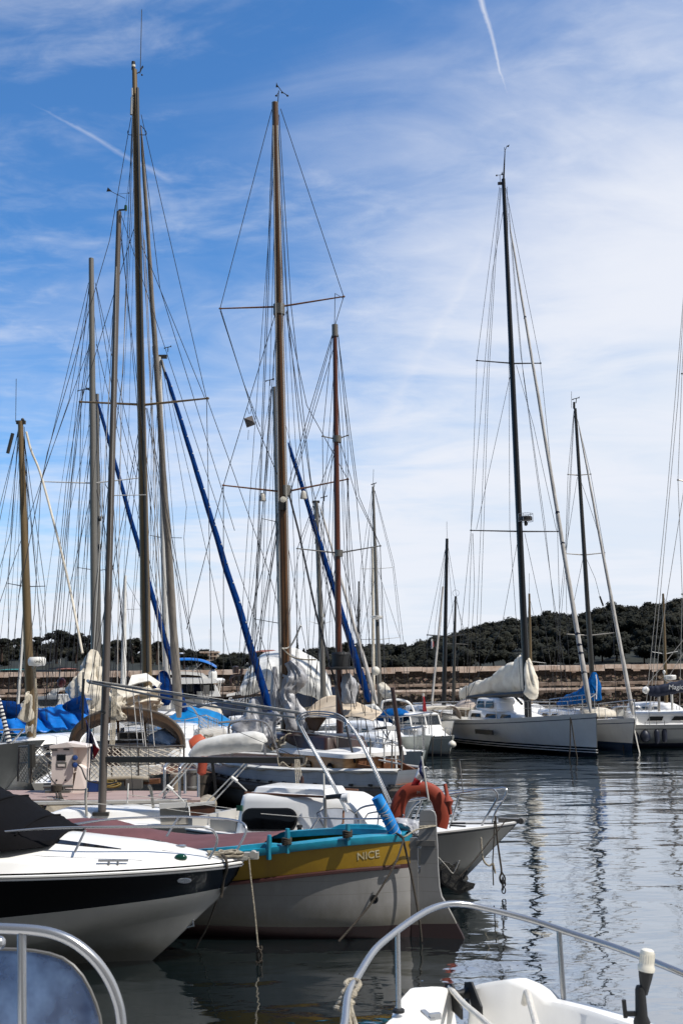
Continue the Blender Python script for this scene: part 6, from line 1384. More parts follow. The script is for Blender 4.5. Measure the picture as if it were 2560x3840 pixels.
wires(ha,DHn,[[(1872,700),(1787,1352),(1765,1989),(1700,2650,2)],[(1895,705),(2025,1362),(2089,1993),(2105,2640,-1)],[(1875,705),(1850,1000),(1825,1400),(1775,2640,5)],[(1878,705),(1856,1000),(1832,1400),(1790,2640,5)],[(1886,785),(1845,1020),(1765,1985)],[(1900,700),(1905,1000),(1910,1980),(1955,2630)],[(1905,760),(1960,1400),(2068,2200,-2),(2140,2670,-3.5)],[(1905,800),(1950,1320),(2040,1950,-.5),(2110,2600,-1)],[(1920,1370),(1785,1985)],[(1935,1370),(2000,1600),(2085,1990)],[(1945,2000),(1930,2080),(1880,2350),(1740,2640,3)],[(1966,2000),(2040,2340),(2090,2660,-1)],[(1772,2000),(1778,2200),(1752,2650,3)],[(1768,2000),(1745,2640,3)]],'shroud','wire',.75)
for p in ([(2137,2690,38.8),(2136,2800,38.8),(2132,2842,38.8)],[(2140,2700,38.8),(2150,2770,38.8),(2163,2845,38.6)]): tubepx(ha,p,.022,'rope_dark','bow_warp',smoothit=False)
# ---- second yacht behind it, royal blue sail cover
D2=44.6;m1=at(2228,2690,D2);b1=at(2381,2730,41.2);hd=V((b1.x-m1.x,b1.y-m1.y,0))
y2,fr,bf,zf=yacht('white yacht with royal blue sail cover half hidden behind the plumb bowed yacht',m1,hd,10.5,3.4,(.95,.98,1.25),mastpos=1-hd.length/10.5,bow=.5,stripe=('navy',),trim='navy',boot=.3)
m2_=spar(y2,(2155,1532),(2230,2720),D2,11,20,'alu_dark')
spreaders(m2_,D2,[((2128,1779),(2166,1782),(2213,1778)),((2118,2076),(2189,2081),(2265,2073)),((2125,2378),(2209,2383),(2298,2373))],'alu',6)
vane(m2_,2158,1494,D2);build(MB().tube([at(2151,1532,D2),at(2151,1508,D2)],.05,8),'masthead_light','black',m2_);tubepx(m2_,[(2141,1530,D2),(2141,1468,D2)],.008,'wire','whip_antenna',smoothit=False)
furled(y2,(2166,1580),(2372,2680),D2-.2,41.8,5,17,'pale_sail',seed=12,wob=.1)
boomcover(y2,[(2092,2640,47.5),(2130,2625,46.5),(2180,2610,45.5),(2210,2590,44.9),(2226,2570,44.5)],[.1,.22,.24,.24,.16],[.1,.24,.28,.4,.5],'blue_cloth',41)
mb=bundle([at(2226,2522,44.4),at(2226,2560,44.3),at(2232,2600,44.2),at(2236,2628,44.2)],[.07,.24,.27,.16],[.07,.22,.25,.16],.18,12,43,2,8,(0,1,0));build(mb,'sail_cover','blue_cloth',y2,ang=75)
tubepx(y2,[(2232,2530,44.0),(2236,2560,43.95),(2234,2622,43.9)],.02,'white','cover_seam')
wires(y2,D2,[[(2150,1540),(2128,1779),(2118,2076),(2125,2378),(2150,2690,1)],[(2160,1560),(2213,1778),(2265,2073),(2298,2373),(2310,2690,-1)],[(2150,1545),(2120,2050),(2060,2650,5)],[(2152,1545),(2128,2000),(2075,2650,5)],[(2163,1790),(2118,2076)],[(2172,1790),(2230,1960),(2262,2070)],[(2185,2090),(2125,2378)],[(2195,2090),(2230,2170),(2248,2240),(2290,2370)],[(2205,2395),(2150,2690)],[(2215,2395),(2260,2690)]],'shroud','wire',.7)
build(MB().tube([at(2247,2236,D2),at(2260,2272,D2)],.04,6),'rigging_cover','black',y2)
bi=thing('bimini','cream and navy bimini on steel hoops right of the plumb bow','bimini',at(2330,2720,43.5))
for k,D in enumerate((44.5,45.5)):
    tubepx(bi,[(2262,2718-k*6,D),(2270,2690-k*8,D),(2300,2656-k*4,D),(2350,2650,D),(2396,2652,D),(2408,2672,D),(2410,2700,D)],.03,'steel','hoop')
build(MB().sheet(lambda u,v:lerp(at(2258+30*v,2672-16*math.sin(v*1.57),44.4),at(2290+115*v,2660-10*math.sin(v*3),45.8),u)+V((0,0,.05*math.sin(u*3.1))),8,10),'canopy','dnavy_cloth',bi,solid=.02)
build(MB().slab([at(2268,2668,45),at(2338,2660,45),at(2338,2684,45),at(2264,2686,45)],(0,.04,0)),'side_curtain','white_cloth',bi,smooth=False)
# ---- right edge yacht
D3=43.2;o3=at(2660,2740,44.2)
y3,fr,bf,zf=yacht('white yacht at the right edge with lettered navy sail cover and dark fenders',o3,(1,-.12),12,3.6,(.98,.92,1.1),mastpos=.58,bow=.9,boot=.18,stripe=('dnavy_cloth',),trim='black')
m3_=spar(y3,(2572,900),(2668,2690),44.2,14,24,'alu')
spreaders(m3_,44.2,[((2555,1401),(2600,1410),(2650,1401)),((2540,1800),(2622,1815),(2700,1800)),((2556,2228),(2645,2235),(2740,2228))],'alu',8)
wires(y3,44.2,[[(2575,1000),(2555,1401),(2540,1800),(2556,2228),(2545,2700)],[(2570,1000),(2500,1850),(2415,2700)],[(2570,1000),(2540,1500),(2432,2690)],[(2600,1410),(2560,1850),(2470,2420),(2445,2690)],[(2660,2240),(2560,2400),(2408,2590)],[(2700,2240),(2540,2480),(2470,2600)]],'shroud','wire_pale',1.0)
boomcover(y3,[(2428,2588,43.4),(2460,2592,43.3),(2520,2580,43.2),(2600,2565,43.2),(2690,2535,43.3)],[.10,.16,.17,.18,.18],[.16,.22,.24,.26,.4],'dnavy_cloth',51,amp=.07)
build(MB().lathe(at(2420,2588,43.4),[(.12,-.1),(.16,0),(.1,.12),(.02,.13)],10,(-1,0,.1)),'boom_end','gel',y3)
text('Magic Smile',at(2504,2585,42.93),(1,0,.0),(0,0,1),.19,'lettering','letter_white',y3,shear=.15,bold=.004)
def fender(px,py,w_,h_,D,m,label,kind='long'):
    c=at(px,py,D);k=D/F
    t=thing('fender',label,'fender',c-V((0,0,h_*k/2)),'dark fenders on the right edge yacht' if m=='fender_navy' else None)
    if kind=='long': pr=[(.01,-.5),(.12,-.47),(.4,-.4),(.5,-.3),(.5,.3),(.38,.42),(.1,.48),(.08,.53),(.01,.53)]
    else: pr=[(.01,-.5),(.25,-.46),(.45,-.28),(.5,-.05),(.45,.15),(.3,.35),(.1,.48),(.08,.54),(.01,.54)]
    build(MB().lathe(c,[(r_*w_*k,z*h_*k) for r_,z in pr],14),'fender_body',m,t,ang=60)
    build(MB().tube([c+V((0,0,.5*h_*k)),at(px,py-h_*.5-28,D+.1)],.012,5),'lanyard','rope_dark',t)
fender(2383,2764,22,44,43.0,'fender_navy','dark navy fender hanging nearest the stern of the right edge yacht','ball')
fender(2417,2759,38,46,42.9,'fender_navy','fat round navy fender, the widest on the right edge yacht','ball')
fender(2461,2762,19,56,42.8,'fender_navy','slim long navy fender in the middle of the right edge yacht')
fender(2490,2758,19,54,42.8,'fender_navy','slim long navy fender nearest the right edge of the photo')
rp_=thing('radar_mast','white radome on a white post standing on the right edge yacht','radar',at(2518,2690,44.3))
build(MB().tube([at(2520,2685,44.3),at(2514,2555,44.3)],.05,10),'post','white_spar',rp_);build(MB().lathe(at(2512,2540,44.2),[(.16,-.10),(.22,-.07),(.23,.05),(.2,.09),(.02,.1)],16),'radome','radar',rp_)
tubepx(rp_,[(2512,2556,44.2),(2494,2552,44.2),(2489,2540,44.2),(2488,2520,44.2)],.022,'white_spar','gps_arm');build(MB().ball(at(2488,2520,44.2),.06,(1,1,1.3)),'gps_dome','radar',rp_)
for i,(x,y,D,w_) in enumerate(((2452,2656,44.0,.5),(2478,2672,43.6,.7))):
    pass
tubepx(y3,[(2440,2690,44.0),(2440,2660,44.0),(2446,2648,44.0),(2462,2648,44.0),(2466,2660,44.0),(2466,2690,44.0)],.025,'white_spar','outboard_frame')
build(MB().box(at(2452,2680,44.0),(.3,.25,.28),None,tx=.7),'outboard_motor','gel2',y3);tubepx(y3,[(2468,2590,43.7),(2470,2690,43.9)],.05,'wire_pale','mainsheet',smoothit=False)
dodger(y3,fr,1.9,3.2,1.0,1.2,.35,'cream_cloth')
# ---- small white motorboat with registration plate
bw2=at(1694,2770,40.2);hd=V((1.9,-3.4,0)).normalized();st=V((bw2.x,bw2.y,0))-hd*5.0;fr=frame(st,hd)
mo=thing('cabin_motorboat','small white motorboat with upright wheelhouse windows and a black registration plate','motorboat',st+hd*2.5)
bf=beamf(2.1,.85,.45,2.6);zf=sheerf(.6,.62,.74)
mb=MB(fr);hull(mb,5.0,bf,zf,[('d',0,0),('d',.07,1),('d',.09,0),('d',.3,0),('z',.2,0),('z',.07,2)],rake=.35,d=.3,p=.26,pv=.7);build(mb,'hull',['grey_hull','gel','dark_af'],mo)
mb=MB(fr);deckcap(mb,5.0,bf,zf,.02,.0,.04);build(mb,'deck','gel',mo)
mb=MB(fr);cabin(mb,1.9,4.35,.82,.55,.6,.36,.7,.0,.08,.2,.04);build(mb,'forward_cabin','gel',mo)
mb=MB(fr);wh=[rring(1.7,3.45,.80,.72,.9,.05),rring(1.7,3.3,.78,.68,1.06,.05)]
mb.loft(wh);mb.loft([rring(1.55,3.2,.76,.66,1.42,.08),rring(1.55,3.22,.78,.68,1.47,.08),rring(1.6,3.1,.7,.6,1.52,.08)]);wl=build(mb,'wheelhouse','gel',mo)
def quad(a,b_,c,d,name,m,t=.012): 
    mb=MB(fr);n=(V(b_)-V(a)).cross(V(d)-V(a)).normalized();mb.slab([a,b_,c,d],n*t);return build(mb,name,m,wl,smooth=False)
for sg in (-1,1):
    quad((1.75,sg*.78,1.06),(2.5,sg*.73,1.06),(2.5,sg*.7,1.42),(1.7,sg*.75,1.42),'side_window','cabin_glass');quad((2.55,sg*.73,1.06),(3.27,sg*.68,1.06),(3.1,sg*.65,1.42),(2.55,sg*.7,1.42),'side_window','cabin_glass')
    for xx,x2 in ((2.52,2.52),(3.29,3.15),(1.72,1.66)): mb=MB(fr);mb.bar((xx,sg*.745 if xx<3 else sg*.67,1.06),(x2,sg*.715 if xx<3 else sg*.65,1.43),.05,.05);build(mb,'window_post','gel',wl)
for y0,y1 in ((-.66,-.02),(.02,.66)): quad((3.3,y0,1.06),(3.3,y1,1.06),(3.16,y1*.97,1.42),(3.16,y0*.97,1.42),'windscreen','cabin_glass')
mb=MB(fr);mb.bar((3.31,0,1.06),(3.17,0,1.43),.05,.05);build(mb,'window_post','gel',wl)
tubepx(mo,[(1503,2766,40.6),(1507,2735,40.6),(1600,2727,40.3),(1577,2760,40.3)],.02,'steel','hand_rail',smoothit=False);tubepx(mo,[(1547,2732,40.5),(1528,2764,40.5)],.016,'steel','hand_rail',smoothit=False)
tubepx(mo,[(1668,2763,40.0),(1669,2729,40.0),(1690,2731,40.0),(1686,2762,40.0)],.02,'steel','bow_rail',smoothit=False)
pl=[fr@V((x,-bf(x/5)*((z+.3)/(zf(x/5)+.3))**.26-.01,z)) for x,z in ((1.9,.17),(4.0,.22),(4.0,.43),(1.9,.38))]
pv_=build(MB().slab(pl,(-.01,-.02,0)),'registration_plate','black_gloss',mo,smooth=False)
dirp=(pl[1]-pl[0]).normalized();upp=(pl[3]-pl[0]).normalized()
text('NI 574632',lerp(pl[0],pl[1],.27)+upp*.05+V((-.02,-.045,0)),dirp,upp,.145,'registration_number','letter_white',mo,ext=.003)
for x,y,w_ in ((1594,2760,.0),(1624,2760,.0),(1656,2760,0)): 
    tubepx(mo,[(x+4,2760,40.0),(x-2,2768,39.75),(x-4,2830,39.75),(x-3,2850,39.8)],.017,'rope_dark','bow_warp')
fender(1694,2790,30,26,39.6,'fender_white','round off white fender on the bow of the small white motorboat with the plate','ball')
fl2,a,b_=flag(None,(1586,2600),(1589,2676),42.5,1,'dark red ensign hanging limp on its staff behind the small white motorboat')
build(MB().sheet(lambda u,v:at(lerp(lerp(1585,1584,u),lerp(1590,1600,u),v)+1.5*math.sin(v*6),lerp(2612,2668,u),42.4+.08*math.sin(v*8+u*2)),8,8),'red_cloth','red',fl2,solid=.01)
# ================================================================ yachts known mostly by their masts
def simple(label,top,base,D,wt,wb,m,head,L_,B,fb=(1.0,1.0,1.2),spr=(),wl=(),hullm='gel',Dt=None,spm='alu',spw=6,k=1.0,rails=False,mastpos=.56,wirem='wire',cab=True,stripe=('navy',)):
    o=at(base[0],2700,D);t,fr,bf,zf=yacht(label,o,head,L_,B,fb,hullm,mastpos=mastpos,rails=rails,cab=cab,stripe=stripe)
    ms=spar(t,top,base,D,wt,wb,m,Dt=Dt)
    spreaders(ms,D,spr,spm,spw)
    wires(t,D,wl,'shroud',wirem,k)
    return t,ms,fr
# bronze mast at left
t,ms,fr=simple('yacht with bronze coloured mast and torn cream cloth at the far left',(78,1580),(120,2800),30,20,36,'gold_mast',(-.6,-.8),9,3,spr=[((32,2188),(98,2200),(169,2198))],spm='alu_dark',spw=5,
 wl=[[(70,1600),(32,2188),(35,2650,1)],[(86,1610),(169,2198),(178,2700,-1)],[(72,1600),(-40,2150,2)],[(92,1600),(105,1900),(115,2700)],[(70,1620),(-20,1980,2),(-60,2200,3)],[(95,2205),(60,2700)],[(103,2205),(150,2700)],[(74,1600),(40,2000,1),(-60,2330,3)],[(90,1640),(140,2200),(175,2700,-1)],[(100,1720),(98,2000),(20,2700)]])
tubepx(t,[(100,1620,30),(118,1690,29.8),(160,1800,29.5),(250,2150,28),(310,2450,26.8)],.032,'cream_cloth','furled_sail')
tubepx(t,[(49,1625,30),(30,1700,30)],.05,'alu_dark','rolled_flag',smoothit=False)
tubepx(ms,[(60,1582,30),(62,1420,30)],.008,'wire','whip_antenna',smoothit=False)
mb=MB().box(at(80,1584,30),(.26,.1,.1));mb.ball(at(86,1574,30),.05);build(mb,'masthead_fitting','alu_dark',ms)
cl=build(MB().sheet(lambda u,v:lerp(lerp(at(98,2596,29.6),at(118,2608,29.6),v),lerp(at(72,2690+20*math.sin(v*3),29.6),at(132,2700,29.6),v),u)+V((.05*math.sin(v*9+u*4),.12*math.sin(v*11+u*3),.04*math.sin(v*14))),14,14),'torn_sail_cover','cream_cloth',t,solid=.012,ang=80)
tubepx(t,[(130,2500,29.7),(138,2660,29.7),(125,2800,29.6)],.035,'rope','halyard_bundle')
build(MB().lathe(at(112,2733,29.6),[(.08,-.1),(.13,-.08),(.07,-.04),(.07,.04),(.13,.08),(.08,.1)],12,(1,0,0)),'winch','gel2',t)
rd_=build(MB().lathe(at(140,2482,29.7),[(.05,-.12),(.22,-.10),(.25,-.02),(.24,.08),(.2,.13),(.02,.135)],18),'radar_scanner','radar',ms);tubepx(ms,[(125,2505,29.8),(140,2495,29.7)],.04,'alu','radar_bracket',smoothit=False)
text('UNO',at(131,2485,29.43),(1,0,0),(0,0,1),.06,'lettering','black',rd_,bold=.02)
tubepx(t,[(95,2255,31),(68,2640,30.5)],.045,'white_spar','spinnaker_pole',smoothit=False)
# yacht with the cream bundled main
t,ms,fr=simple('yacht with plain grey mast and mainsail bundled in a hanging cream cover',(343,970),(358,2640),37.5,20,30,'alu',(.15,1),8.5,2.8,spr=[((155,1806),(352,1812),(525,1792))],spm='white_spar',spw=7,mastpos=.45,
 wl=[[(333,1060),(155,1806),(130,2300,-1),(60,2700,-2)],[(358,1060),(525,1792),(528,2650,1)],[(335,1065),(300,1400),(260,1800),(165,2700,-2)],[(360,1070),(420,1450),(510,1790)],[(335,1300),(155,1800)],[(348,1830),(262,2200),(205,2700)],[(362,1830),(450,2250),(500,2700)],[(340,1060),(260,1500),(0,2260,-3)],[(362,1290),(560,2100,2),(650,2500,3)],[(335,1290),(250,1800),(170,2650,-1)],[(337,1290),(270,1800),(215,2650,-1)]])
mb=bundle([at(352,2440,37.2),at(340,2500,37),at(322,2560,36.7),at(318,2620,36.5),at(308,2665,36.3)],[.12,.3,.46,.5,.34],[.12,.3,.36,.4,.26],.3,16,71,2,10,(0,1,0));build(mb,'sail_cover','cream_cloth',t,ang=75)
mb=bundle([at(372,2500,37.0),at(372,2580,36.9),at(375,2650,36.8),at(372,2668,36.8)],[.1,.16,.16,.05],[.1,.16,.16,.05],.2,10,73,2,8,(0,1,0));build(mb,'sail_cover','cream_cloth',t,ang=75)
tubepx(t,[(313,2520,36.0),(308,2620,36.0),(322,2730,36)],.03,'ped_grey','topping_lift',smoothit=False)
# thin mast behind, dark blue furled genoa
t,ms,fr=simple('yacht with thin grey mast and dark blue furled genoa crossing behind the tallest mast',(366,1478),(372,2640),44,12,20,'alu',(.55,-.45),9,2.8,spr=[((292,2128),(368,2140),(398,2135))],spm='alu_dark',spw=4,wl=[[(362,1490),(292,2128),(270,2650)],[(360,1490),(255,1950,2),(200,2640,3)],[(362,1490),(305,1900),(240,2640,1)],[(370,1490),(398,2135),(420,2650)],[(362,1500),(330,2000),(310,2640,1)]],k=.8)
furled(t,(366,1502),(716,2742),43.8,39.5,12,24,'navy_cloth',seed=16,wob=.06)
vane(ms,310,1462,44,1.4);build(MB().slab([at(322,1458,44),at(338,1452,44),at(338,1466,44)],(0,.02,0)),'burgee','black',ms)
for y in (1945,2050): build(MB().lathe(at(374,y,43.8),[(.06,-.1),(.1,0),(.05,.1)],8),'block','black',ms)
# white mast with blue mainsail cover and big blue furled genoa
t,ms,fr=simple('yacht with white mast, blue mainsail cover and the thickest blue furled genoa',(598,1340),(628,2660),46,16,26,'white_spar',(.75,-.25),10,3,fb=(1.1,1.1,1.3),spr=[((565,2008),(608,2016),(680,2017))],spm='alu_dark',spw=4,
 wl=[[(572,1340),(565,2008),(560,2640)],[(605,1345),(700,1900),(690,2017),(730,2650)],[(578,1340),(555,1700),(470,2640)],[(606,1345),(720,1820),(900,2640,-1)],[(574,1330),(572,1298)]],k=.85)
furled(t,(622,1395),(1016,2672),45.6,41,14,30,'navy_cloth',seed=18,wob=.07)
mb=MB()
for k in range(16):
    q=.05+.055*k;c=lerp(at(622,1395,45.6),at(1016,2672,41),q);build(MB().ball(c+V((.07+.07*q,-.05-.1*q,0)),.035,(1,1,1),6,4),'cover_tie','white_cloth',t)
tubepx(t,[(606,1350,45.9),(614,1382,45.8),(626,1420,45.5)],.06,'alu_dark','furler_head')
mb=bundle([at(614,2520,45.2),at(612,2560,45),at(612,2610,44.8),at(612,2645,44.8)],[.14,.34,.38,.24],[.14,.3,.34,.2],.12,14,81,2,8,(0,1,0));build(mb,'sail_cover','navy_cloth',t,ang=75)
vane(ms,630,1302,46,1.0);build(MB().box(at(606,1338,46),(.5,.12,.16)),'masthead_fitting','alu_dark',ms)
# grey mast behind the ketch with its blue genoa
t,ms,fr=simple('yacht whose grey mast stands close left of the wide varnished mast, navy genoa',(1030,1452),(1064,2690),42.7,19,26,'alu',(.75,-.25),8.5,2.6,fb=(1.0,1.0,1.2),spr=[((982,1945),(1045,1958),(1060,1958)),((958,2322),(1052,2338),(1070,2338))],spm='alu_dark',spw=4,
 wl=[[(1015,1460),(982,1945),(958,2322),(985,2690)],[(1020,1460),(1000,1800),(880,2690,2)],[(1018,1455),(960,1800),(905,2690,2)],[(1026,1312),(1028,1450)],[(1040,1470),(1200,2100),(1330,2640,-2)]],k=.8)
furled(t,(1081,1660),(1384,2632),41.8,39.3,14,28,'navy_cloth',seed=22,wob=.06)
mb=MB()
for k in range(11):
    q=.08+.08*k;c=lerp(at(1081,1660,41.8),at(1384,2632,39.3),q);build(MB().ball(c+V((.08+.05*q,-.1,0)),.03,(1,1,1),6,4),'cover_tie','white_cloth',t)
vane(ms,1012,1425,42.7,1.2)
# grey mast with tan rolled jib
t,ms,fr=simple('yacht with dull grey mast and beige rolled jib seen between the two varnished masts',(1185,1882),(1214,2640),45.2,15,22,'alu',(.7,-.3),7,2.4,spr=[((1160,2330),(1202,2343),(1240,2330))],spm='white_spar',spw=3,wl=[[(1178,1890),(1160,2330),(1150,2650)],[(1192,1890),(1245,2330),(1260,2650)],[(1180,1890),(1115,2100),(1040,2640,1)],[(1186,1890),(1140,2150),(1090,2640,1)]],k=.75)
furled(t,(1198,1895),(1412,2640),45,42.5,7,17,'pale_sail',seed=25,wob=.08)
vane(ms,1215,1863,45.2,.9);build(MB().box(at(1184,1882,45.2),(.32,.1,.1)),'masthead_fitting','black',ms);build(MB().lathe(at(1211,2308,45),[(.05,-.07),(.06,0),(.05,.07)],8),'steaming_light','lamp_white',ms)
# pair of masts in mid picture
t,ms,fr=simple('yacht with slim grey mast carrying a small white radar, mid picture',(1398,1825),(1424,2660),47,9,18,'alu',(.5,-.5),8,2.6,spr=[((1352,2133),(1412,2133),(1472,2128)),((1346,2398),(1420,2398),(1500,2390))],spm='white_spar',spw=3.5,wl=[[(1395,1835),(1352,2133),(1346,2398),(1370,2670)],[(1402,1835),(1472,2128),(1500,2390),(1530,2670)],[(1405,1840),(1475,2110),(1545,2670)],[(1400,1840),(1310,2670,1)],[(1412,2140),(1350,2395)],[(1417,2140),(1497,2388)],[(1400,1760),(1398,1825)]],k=.65)
vane(ms,1402,1813,47,.7);build(MB().lathe(at(1413,2316,46.8),[(.02,-.09),(.17,-.07),(.26,.0),(.27,.07),(.26,.075)],16),'radar_scanner','radar',ms);build(MB().lathe(at(1416,2340,46.8),[(.05,-.1),(.06,0),(.05,.1)],8),'deck_light','black',ms)
boomcover(t,[(1432,2575,46.8),(1450,2600,46),(1478,2615,45)],[.15,.25,.12],[.2,.25,.15],'cream_cloth',91,amp=.25)
solo(MB().ball(at(1408,2516,46.2),.185,(1,1,1.05),16,10),'ball_fender','fender_white','white ball fender hoisted between two masts above the tan awning','fender')
t,ms,fr=simple('yacht with beige mast right beside the slim grey mast with the radar',(1396,2050),(1400,2660),48.5,8,13,'cream_cloth',(.5,-.4),7,2.4,wl=[[(1396,2060),(1372,2660)],[(1396,2060),(1440,2660)]],k=.6)
# white wrapped mast left
t,ms,fr=simple('yacht with a slim white mast wrapped in cloth, seen low behind the grey aluminium mast',(471,2158),(462,2640),48,9,22,'white_cloth',(.3,-.6),8,2.5,spr=[((500,2285),(470,2285),(530,2284))],spm='alu',spw=2,wl=[[(470,2175),(420,2640)],[(472,2175),(540,2300),(585,2420,1)],[(470,2190),(440,2640)],[(473,2190),(510,2640)]],k=.6)
# black masts at the breakwater
t,ms,fr=simple('yacht with black mast and flat black crosstrees moored at the breakwater',(1675,2020),(1663,2660),52,11,17,'black_mast',(.35,-.6),9,2.8,spr=[((1602,2381),(1668,2386),(1735,2381))],spm='black_mast',spw=7,wl=[[(1672,2045),(1602,2381),(1595,2670)],[(1678,2045),(1735,2381),(1745,2670)],[(1672,2040),(1630,2350),(1615,2670)],[(1676,2040),(1700,2350),(1730,2670)],[(1674,1955),(1675,2020)],[(1671,2050),(1648,2400),(1618,2670)]],k=.6)
tubepx(t,[(1660,2200,51.8),(1617,2655,51)],.05,'pale_sail','furled_sail',smoothit=False)
fl3,a,b_=flag(None,(1618,2396),(1618,2432),51.5,1,'tiny french courtesy flag under the black crosstree')
for k,(mn,x0) in enumerate((('blue',1616),('white',1619),('red',1622))): build(MB().slab([at(x0,2404,51.4),at(x0+3,2406,51.4),at(x0+3.5,2430-3*k,51.4),at(x0,2428,51.4)],(0,.02,0)),mn+'_band',mn,fl3,smooth=False)
t,ms,fr=simple('yacht with a short dark mast topped by a wire ring',(1707,2237),(1698,2660),53,8,13,'alu_dark',(.3,-.6),8,2.6,spr=[((1662,2414),(1702,2414),(1752,2416))],spm='alu',spw=2,wl=[[(1706,2245),(1680,2660)],[(1708,2245),(1752,2416),(1765,2660)],[(1704,2245),(1662,2414),(1655,2660)]],k=.55)
mb=MB();c=at(1708,2224,53);mb.tube([c+V((.16*math.cos(a),0,.16*math.sin(a))) for a in [k*.2618 for k in range(24)]],.009,4,closed=True);build(mb,'masthead_ring','steel',ms)
t,ms,fr=simple('yacht with a short beige wooden mast just right of the tall black mast',(1983,2226),(1991,2680),53,8,14,'gold_mast',(.3,-.6),8,2.6,spr=[((1975,2480),(1988,2480),(2042,2486))],spm='white_spar',spw=3,wl=[[(1983,2235),(2042,2486),(2050,2670)],[(1983,2150),(1983,2226)],[(1982,2235),(1960,2660)]],k=.55)
t,ms,fr=simple('yacht with a wooden coloured mast standing behind the radome at the right edge',(2484,2226),(2497,2680),52,8,15,'gold_mast',(.3,-.6),8,2.6,spr=[((2445,2445),(2492,2452),(2537,2443))],spm='white_spar',spw=4,wl=[[(2484,2235),(2445,2445),(2430,2670)],[(2485,2235),(2537,2443),(2550,2670)],[(2484,2232),(2540,2360),(2600,2670)]],k=.6)
t,ms,fr=simple('yacht behind the tan awning known by a thin dark mast far at the wall',(1345,2180),(1340,2660),54,6,9,'alu_dark',(.2,-.6),7,2.4,wl=[[(1345,2190),(1320,2660)],[(1345,2190),(1368,2660)]],k=.5)
# ================================================================ motor cruisers and covered boats of the far row
def cruiser(label,x0,x1,D,zs3,name='motor_cruiser'):
    a=at(x0,2650,D);b_=at(x1,2650,D);L_=b_.x-a.x;fr=frame((b_.x,D,0),(-1,0));t=thing(name,label,'motorboat',((a.x+b_.x)/2,D,0))
    bf=beamf(3.2,.9,.4,2.2);zf=sheerf(*zs3);mb=MB(fr);hull(mb,L_,bf,zf,[('d',0,0),('d',.06,0),('d',.25,0),('z',.3,0),('z',.12,1)],rake=1.0);build(mb,'hull',['gel','navy'],t)
    mb=MB(fr);deckcap(mb,L_,bf,zf);build(mb,'deck','deck',t);return t,fr,L_,bf,zf
t,fr,Lc,bf,zf=cruiser('white flybridge motor yacht with blue bimini and satellite dome, left of the white covered boat',440,850,51,(1.4,1.4,1.9))
mb=MB(fr);cabin(mb,.9,4.6,1.35,1.2,1.35,1.55,1.2,.15,.12,.25,.02);sl_=build(mb,'saloon','gel',t)
for sg in (-1,1):
    for x0,x1 in ((1.2,1.9),(2.0,2.8),(2.9,3.7)):
        mb=MB(fr);mb.slab([(x0,sg*1.33,2.0),(x1,sg*1.33,2.0),(x1-.05,sg*1.28,2.6),(x0+.05,sg*1.28,2.6)],(0,.05*sg,0));build(mb,'window','win',sl_,smooth=False)
mb=MB();mb.slab([at(630,2542,49.3),at(808,2544,49.3),at(816,2552,49.3),at(812,2562,49.3),at(640,2566,49.3),at(600,2560,49.3),at(600,2545,49.3)],(0,3.2,0));build(mb,'flybridge_deck','gel',t,smooth=False)
for D in (49.4,52.4): mb=MB();mb.slab([at(x,y,D) for x,y in ((600,2517),(700,2518),(760,2524),(780,2540),(790,2552),(772,2552),(750,2534),(700,2530),(600,2530))],(0,.12,0));build(mb,'flybridge_coaming','gel',t,smooth=False)
mb=MB();mb.slab([at(600,2564,49.35),at(800,2564,49.35),at(805,2590,49.35),at(600,2600,49.35)],(0,.06,0));build(mb,'dark_glazing','win',t,smooth=False)
flat([(763,2570),(786,2568),(786,2604),(762,2604)],49.3,'door','ped_grey',t,.04)
mb=MB();mb.slab([at(806,2566,49.4),at(826,2612,49.4),at(784,2612,49.4),at(788,2575,49.4)],(0,.3,0));build(mb,'side_wing','gel',t,smooth=False)
build(MB().lathe(at(798,2530,49.5),[(.16,-.24),(.2,-.2),(.2,.02),(.19,.1),(.13,.19),(.02,.23)],16),'satellite_dome','radar',t);build(MB().lathe(at(798,2550,49.5),[(.1,-.06),(.1,.06)],10),'dome_base','ped_grey',t)
def bim(u,v): return at(lerp(640,812,u),2476+32*u**4.0+4*(1-u)**3-2,lerp(49.3,51.5,v))+V((0,0,.1*math.sin(v*3.14)))
build(MB().sheet(bim,14,6),'bimini','tarp',t,solid=.03,ang=80)
for p in ([(756,2488,49.4),(722,2517,49.5)],[(739,2488,49.4),(739,2518,49.5)],[(812,2506,49.4),(795,2520,49.5)]): tubepx(t,p,.018,'white_spar','bimini_strut',smoothit=False)
tubepx(t,[(786,2510,49.6),(786,2360,49.6)],.008,'white_spar','whip_antenna',smoothit=False);build(MB().box(at(700,2508,50),(.2,.2,.13),None,tx=.85),'searchlight','gel2',t);build(MB().lathe(at(680,2450,51),[(.02,-.03),(.15,-.02),(.15,.03),(.02,.04)],12),'gps_dome','radar',t)
for p in ([(820,2552,49.6),(828,2556,49.6),(822,2600,49.6)],[(812,2554,49.8),(820,2556,49.8),(814,2600,49.8)]): tubepx(t,p,.025,'white_spar','stern_rail')
solo(MB().lathe(at(885,2512,46),[(.12,-.14),(.13,-.1),(.13,.1),(.14,.12),(.1,.16),(.02,.17)],14),'radar_drum','mahog','dark drum shaped radar on a dark wooden post left of the white covered boat','radar')
solo(MB().tube(smooth([at(868,2570,46),at(866,2545,46),at(880,2532,46),at(905,2528,46),at(908,2505,46)],5),.05,8),'radar_post','mahog','crooked dark wooden post carrying the drum shaped radar','post')
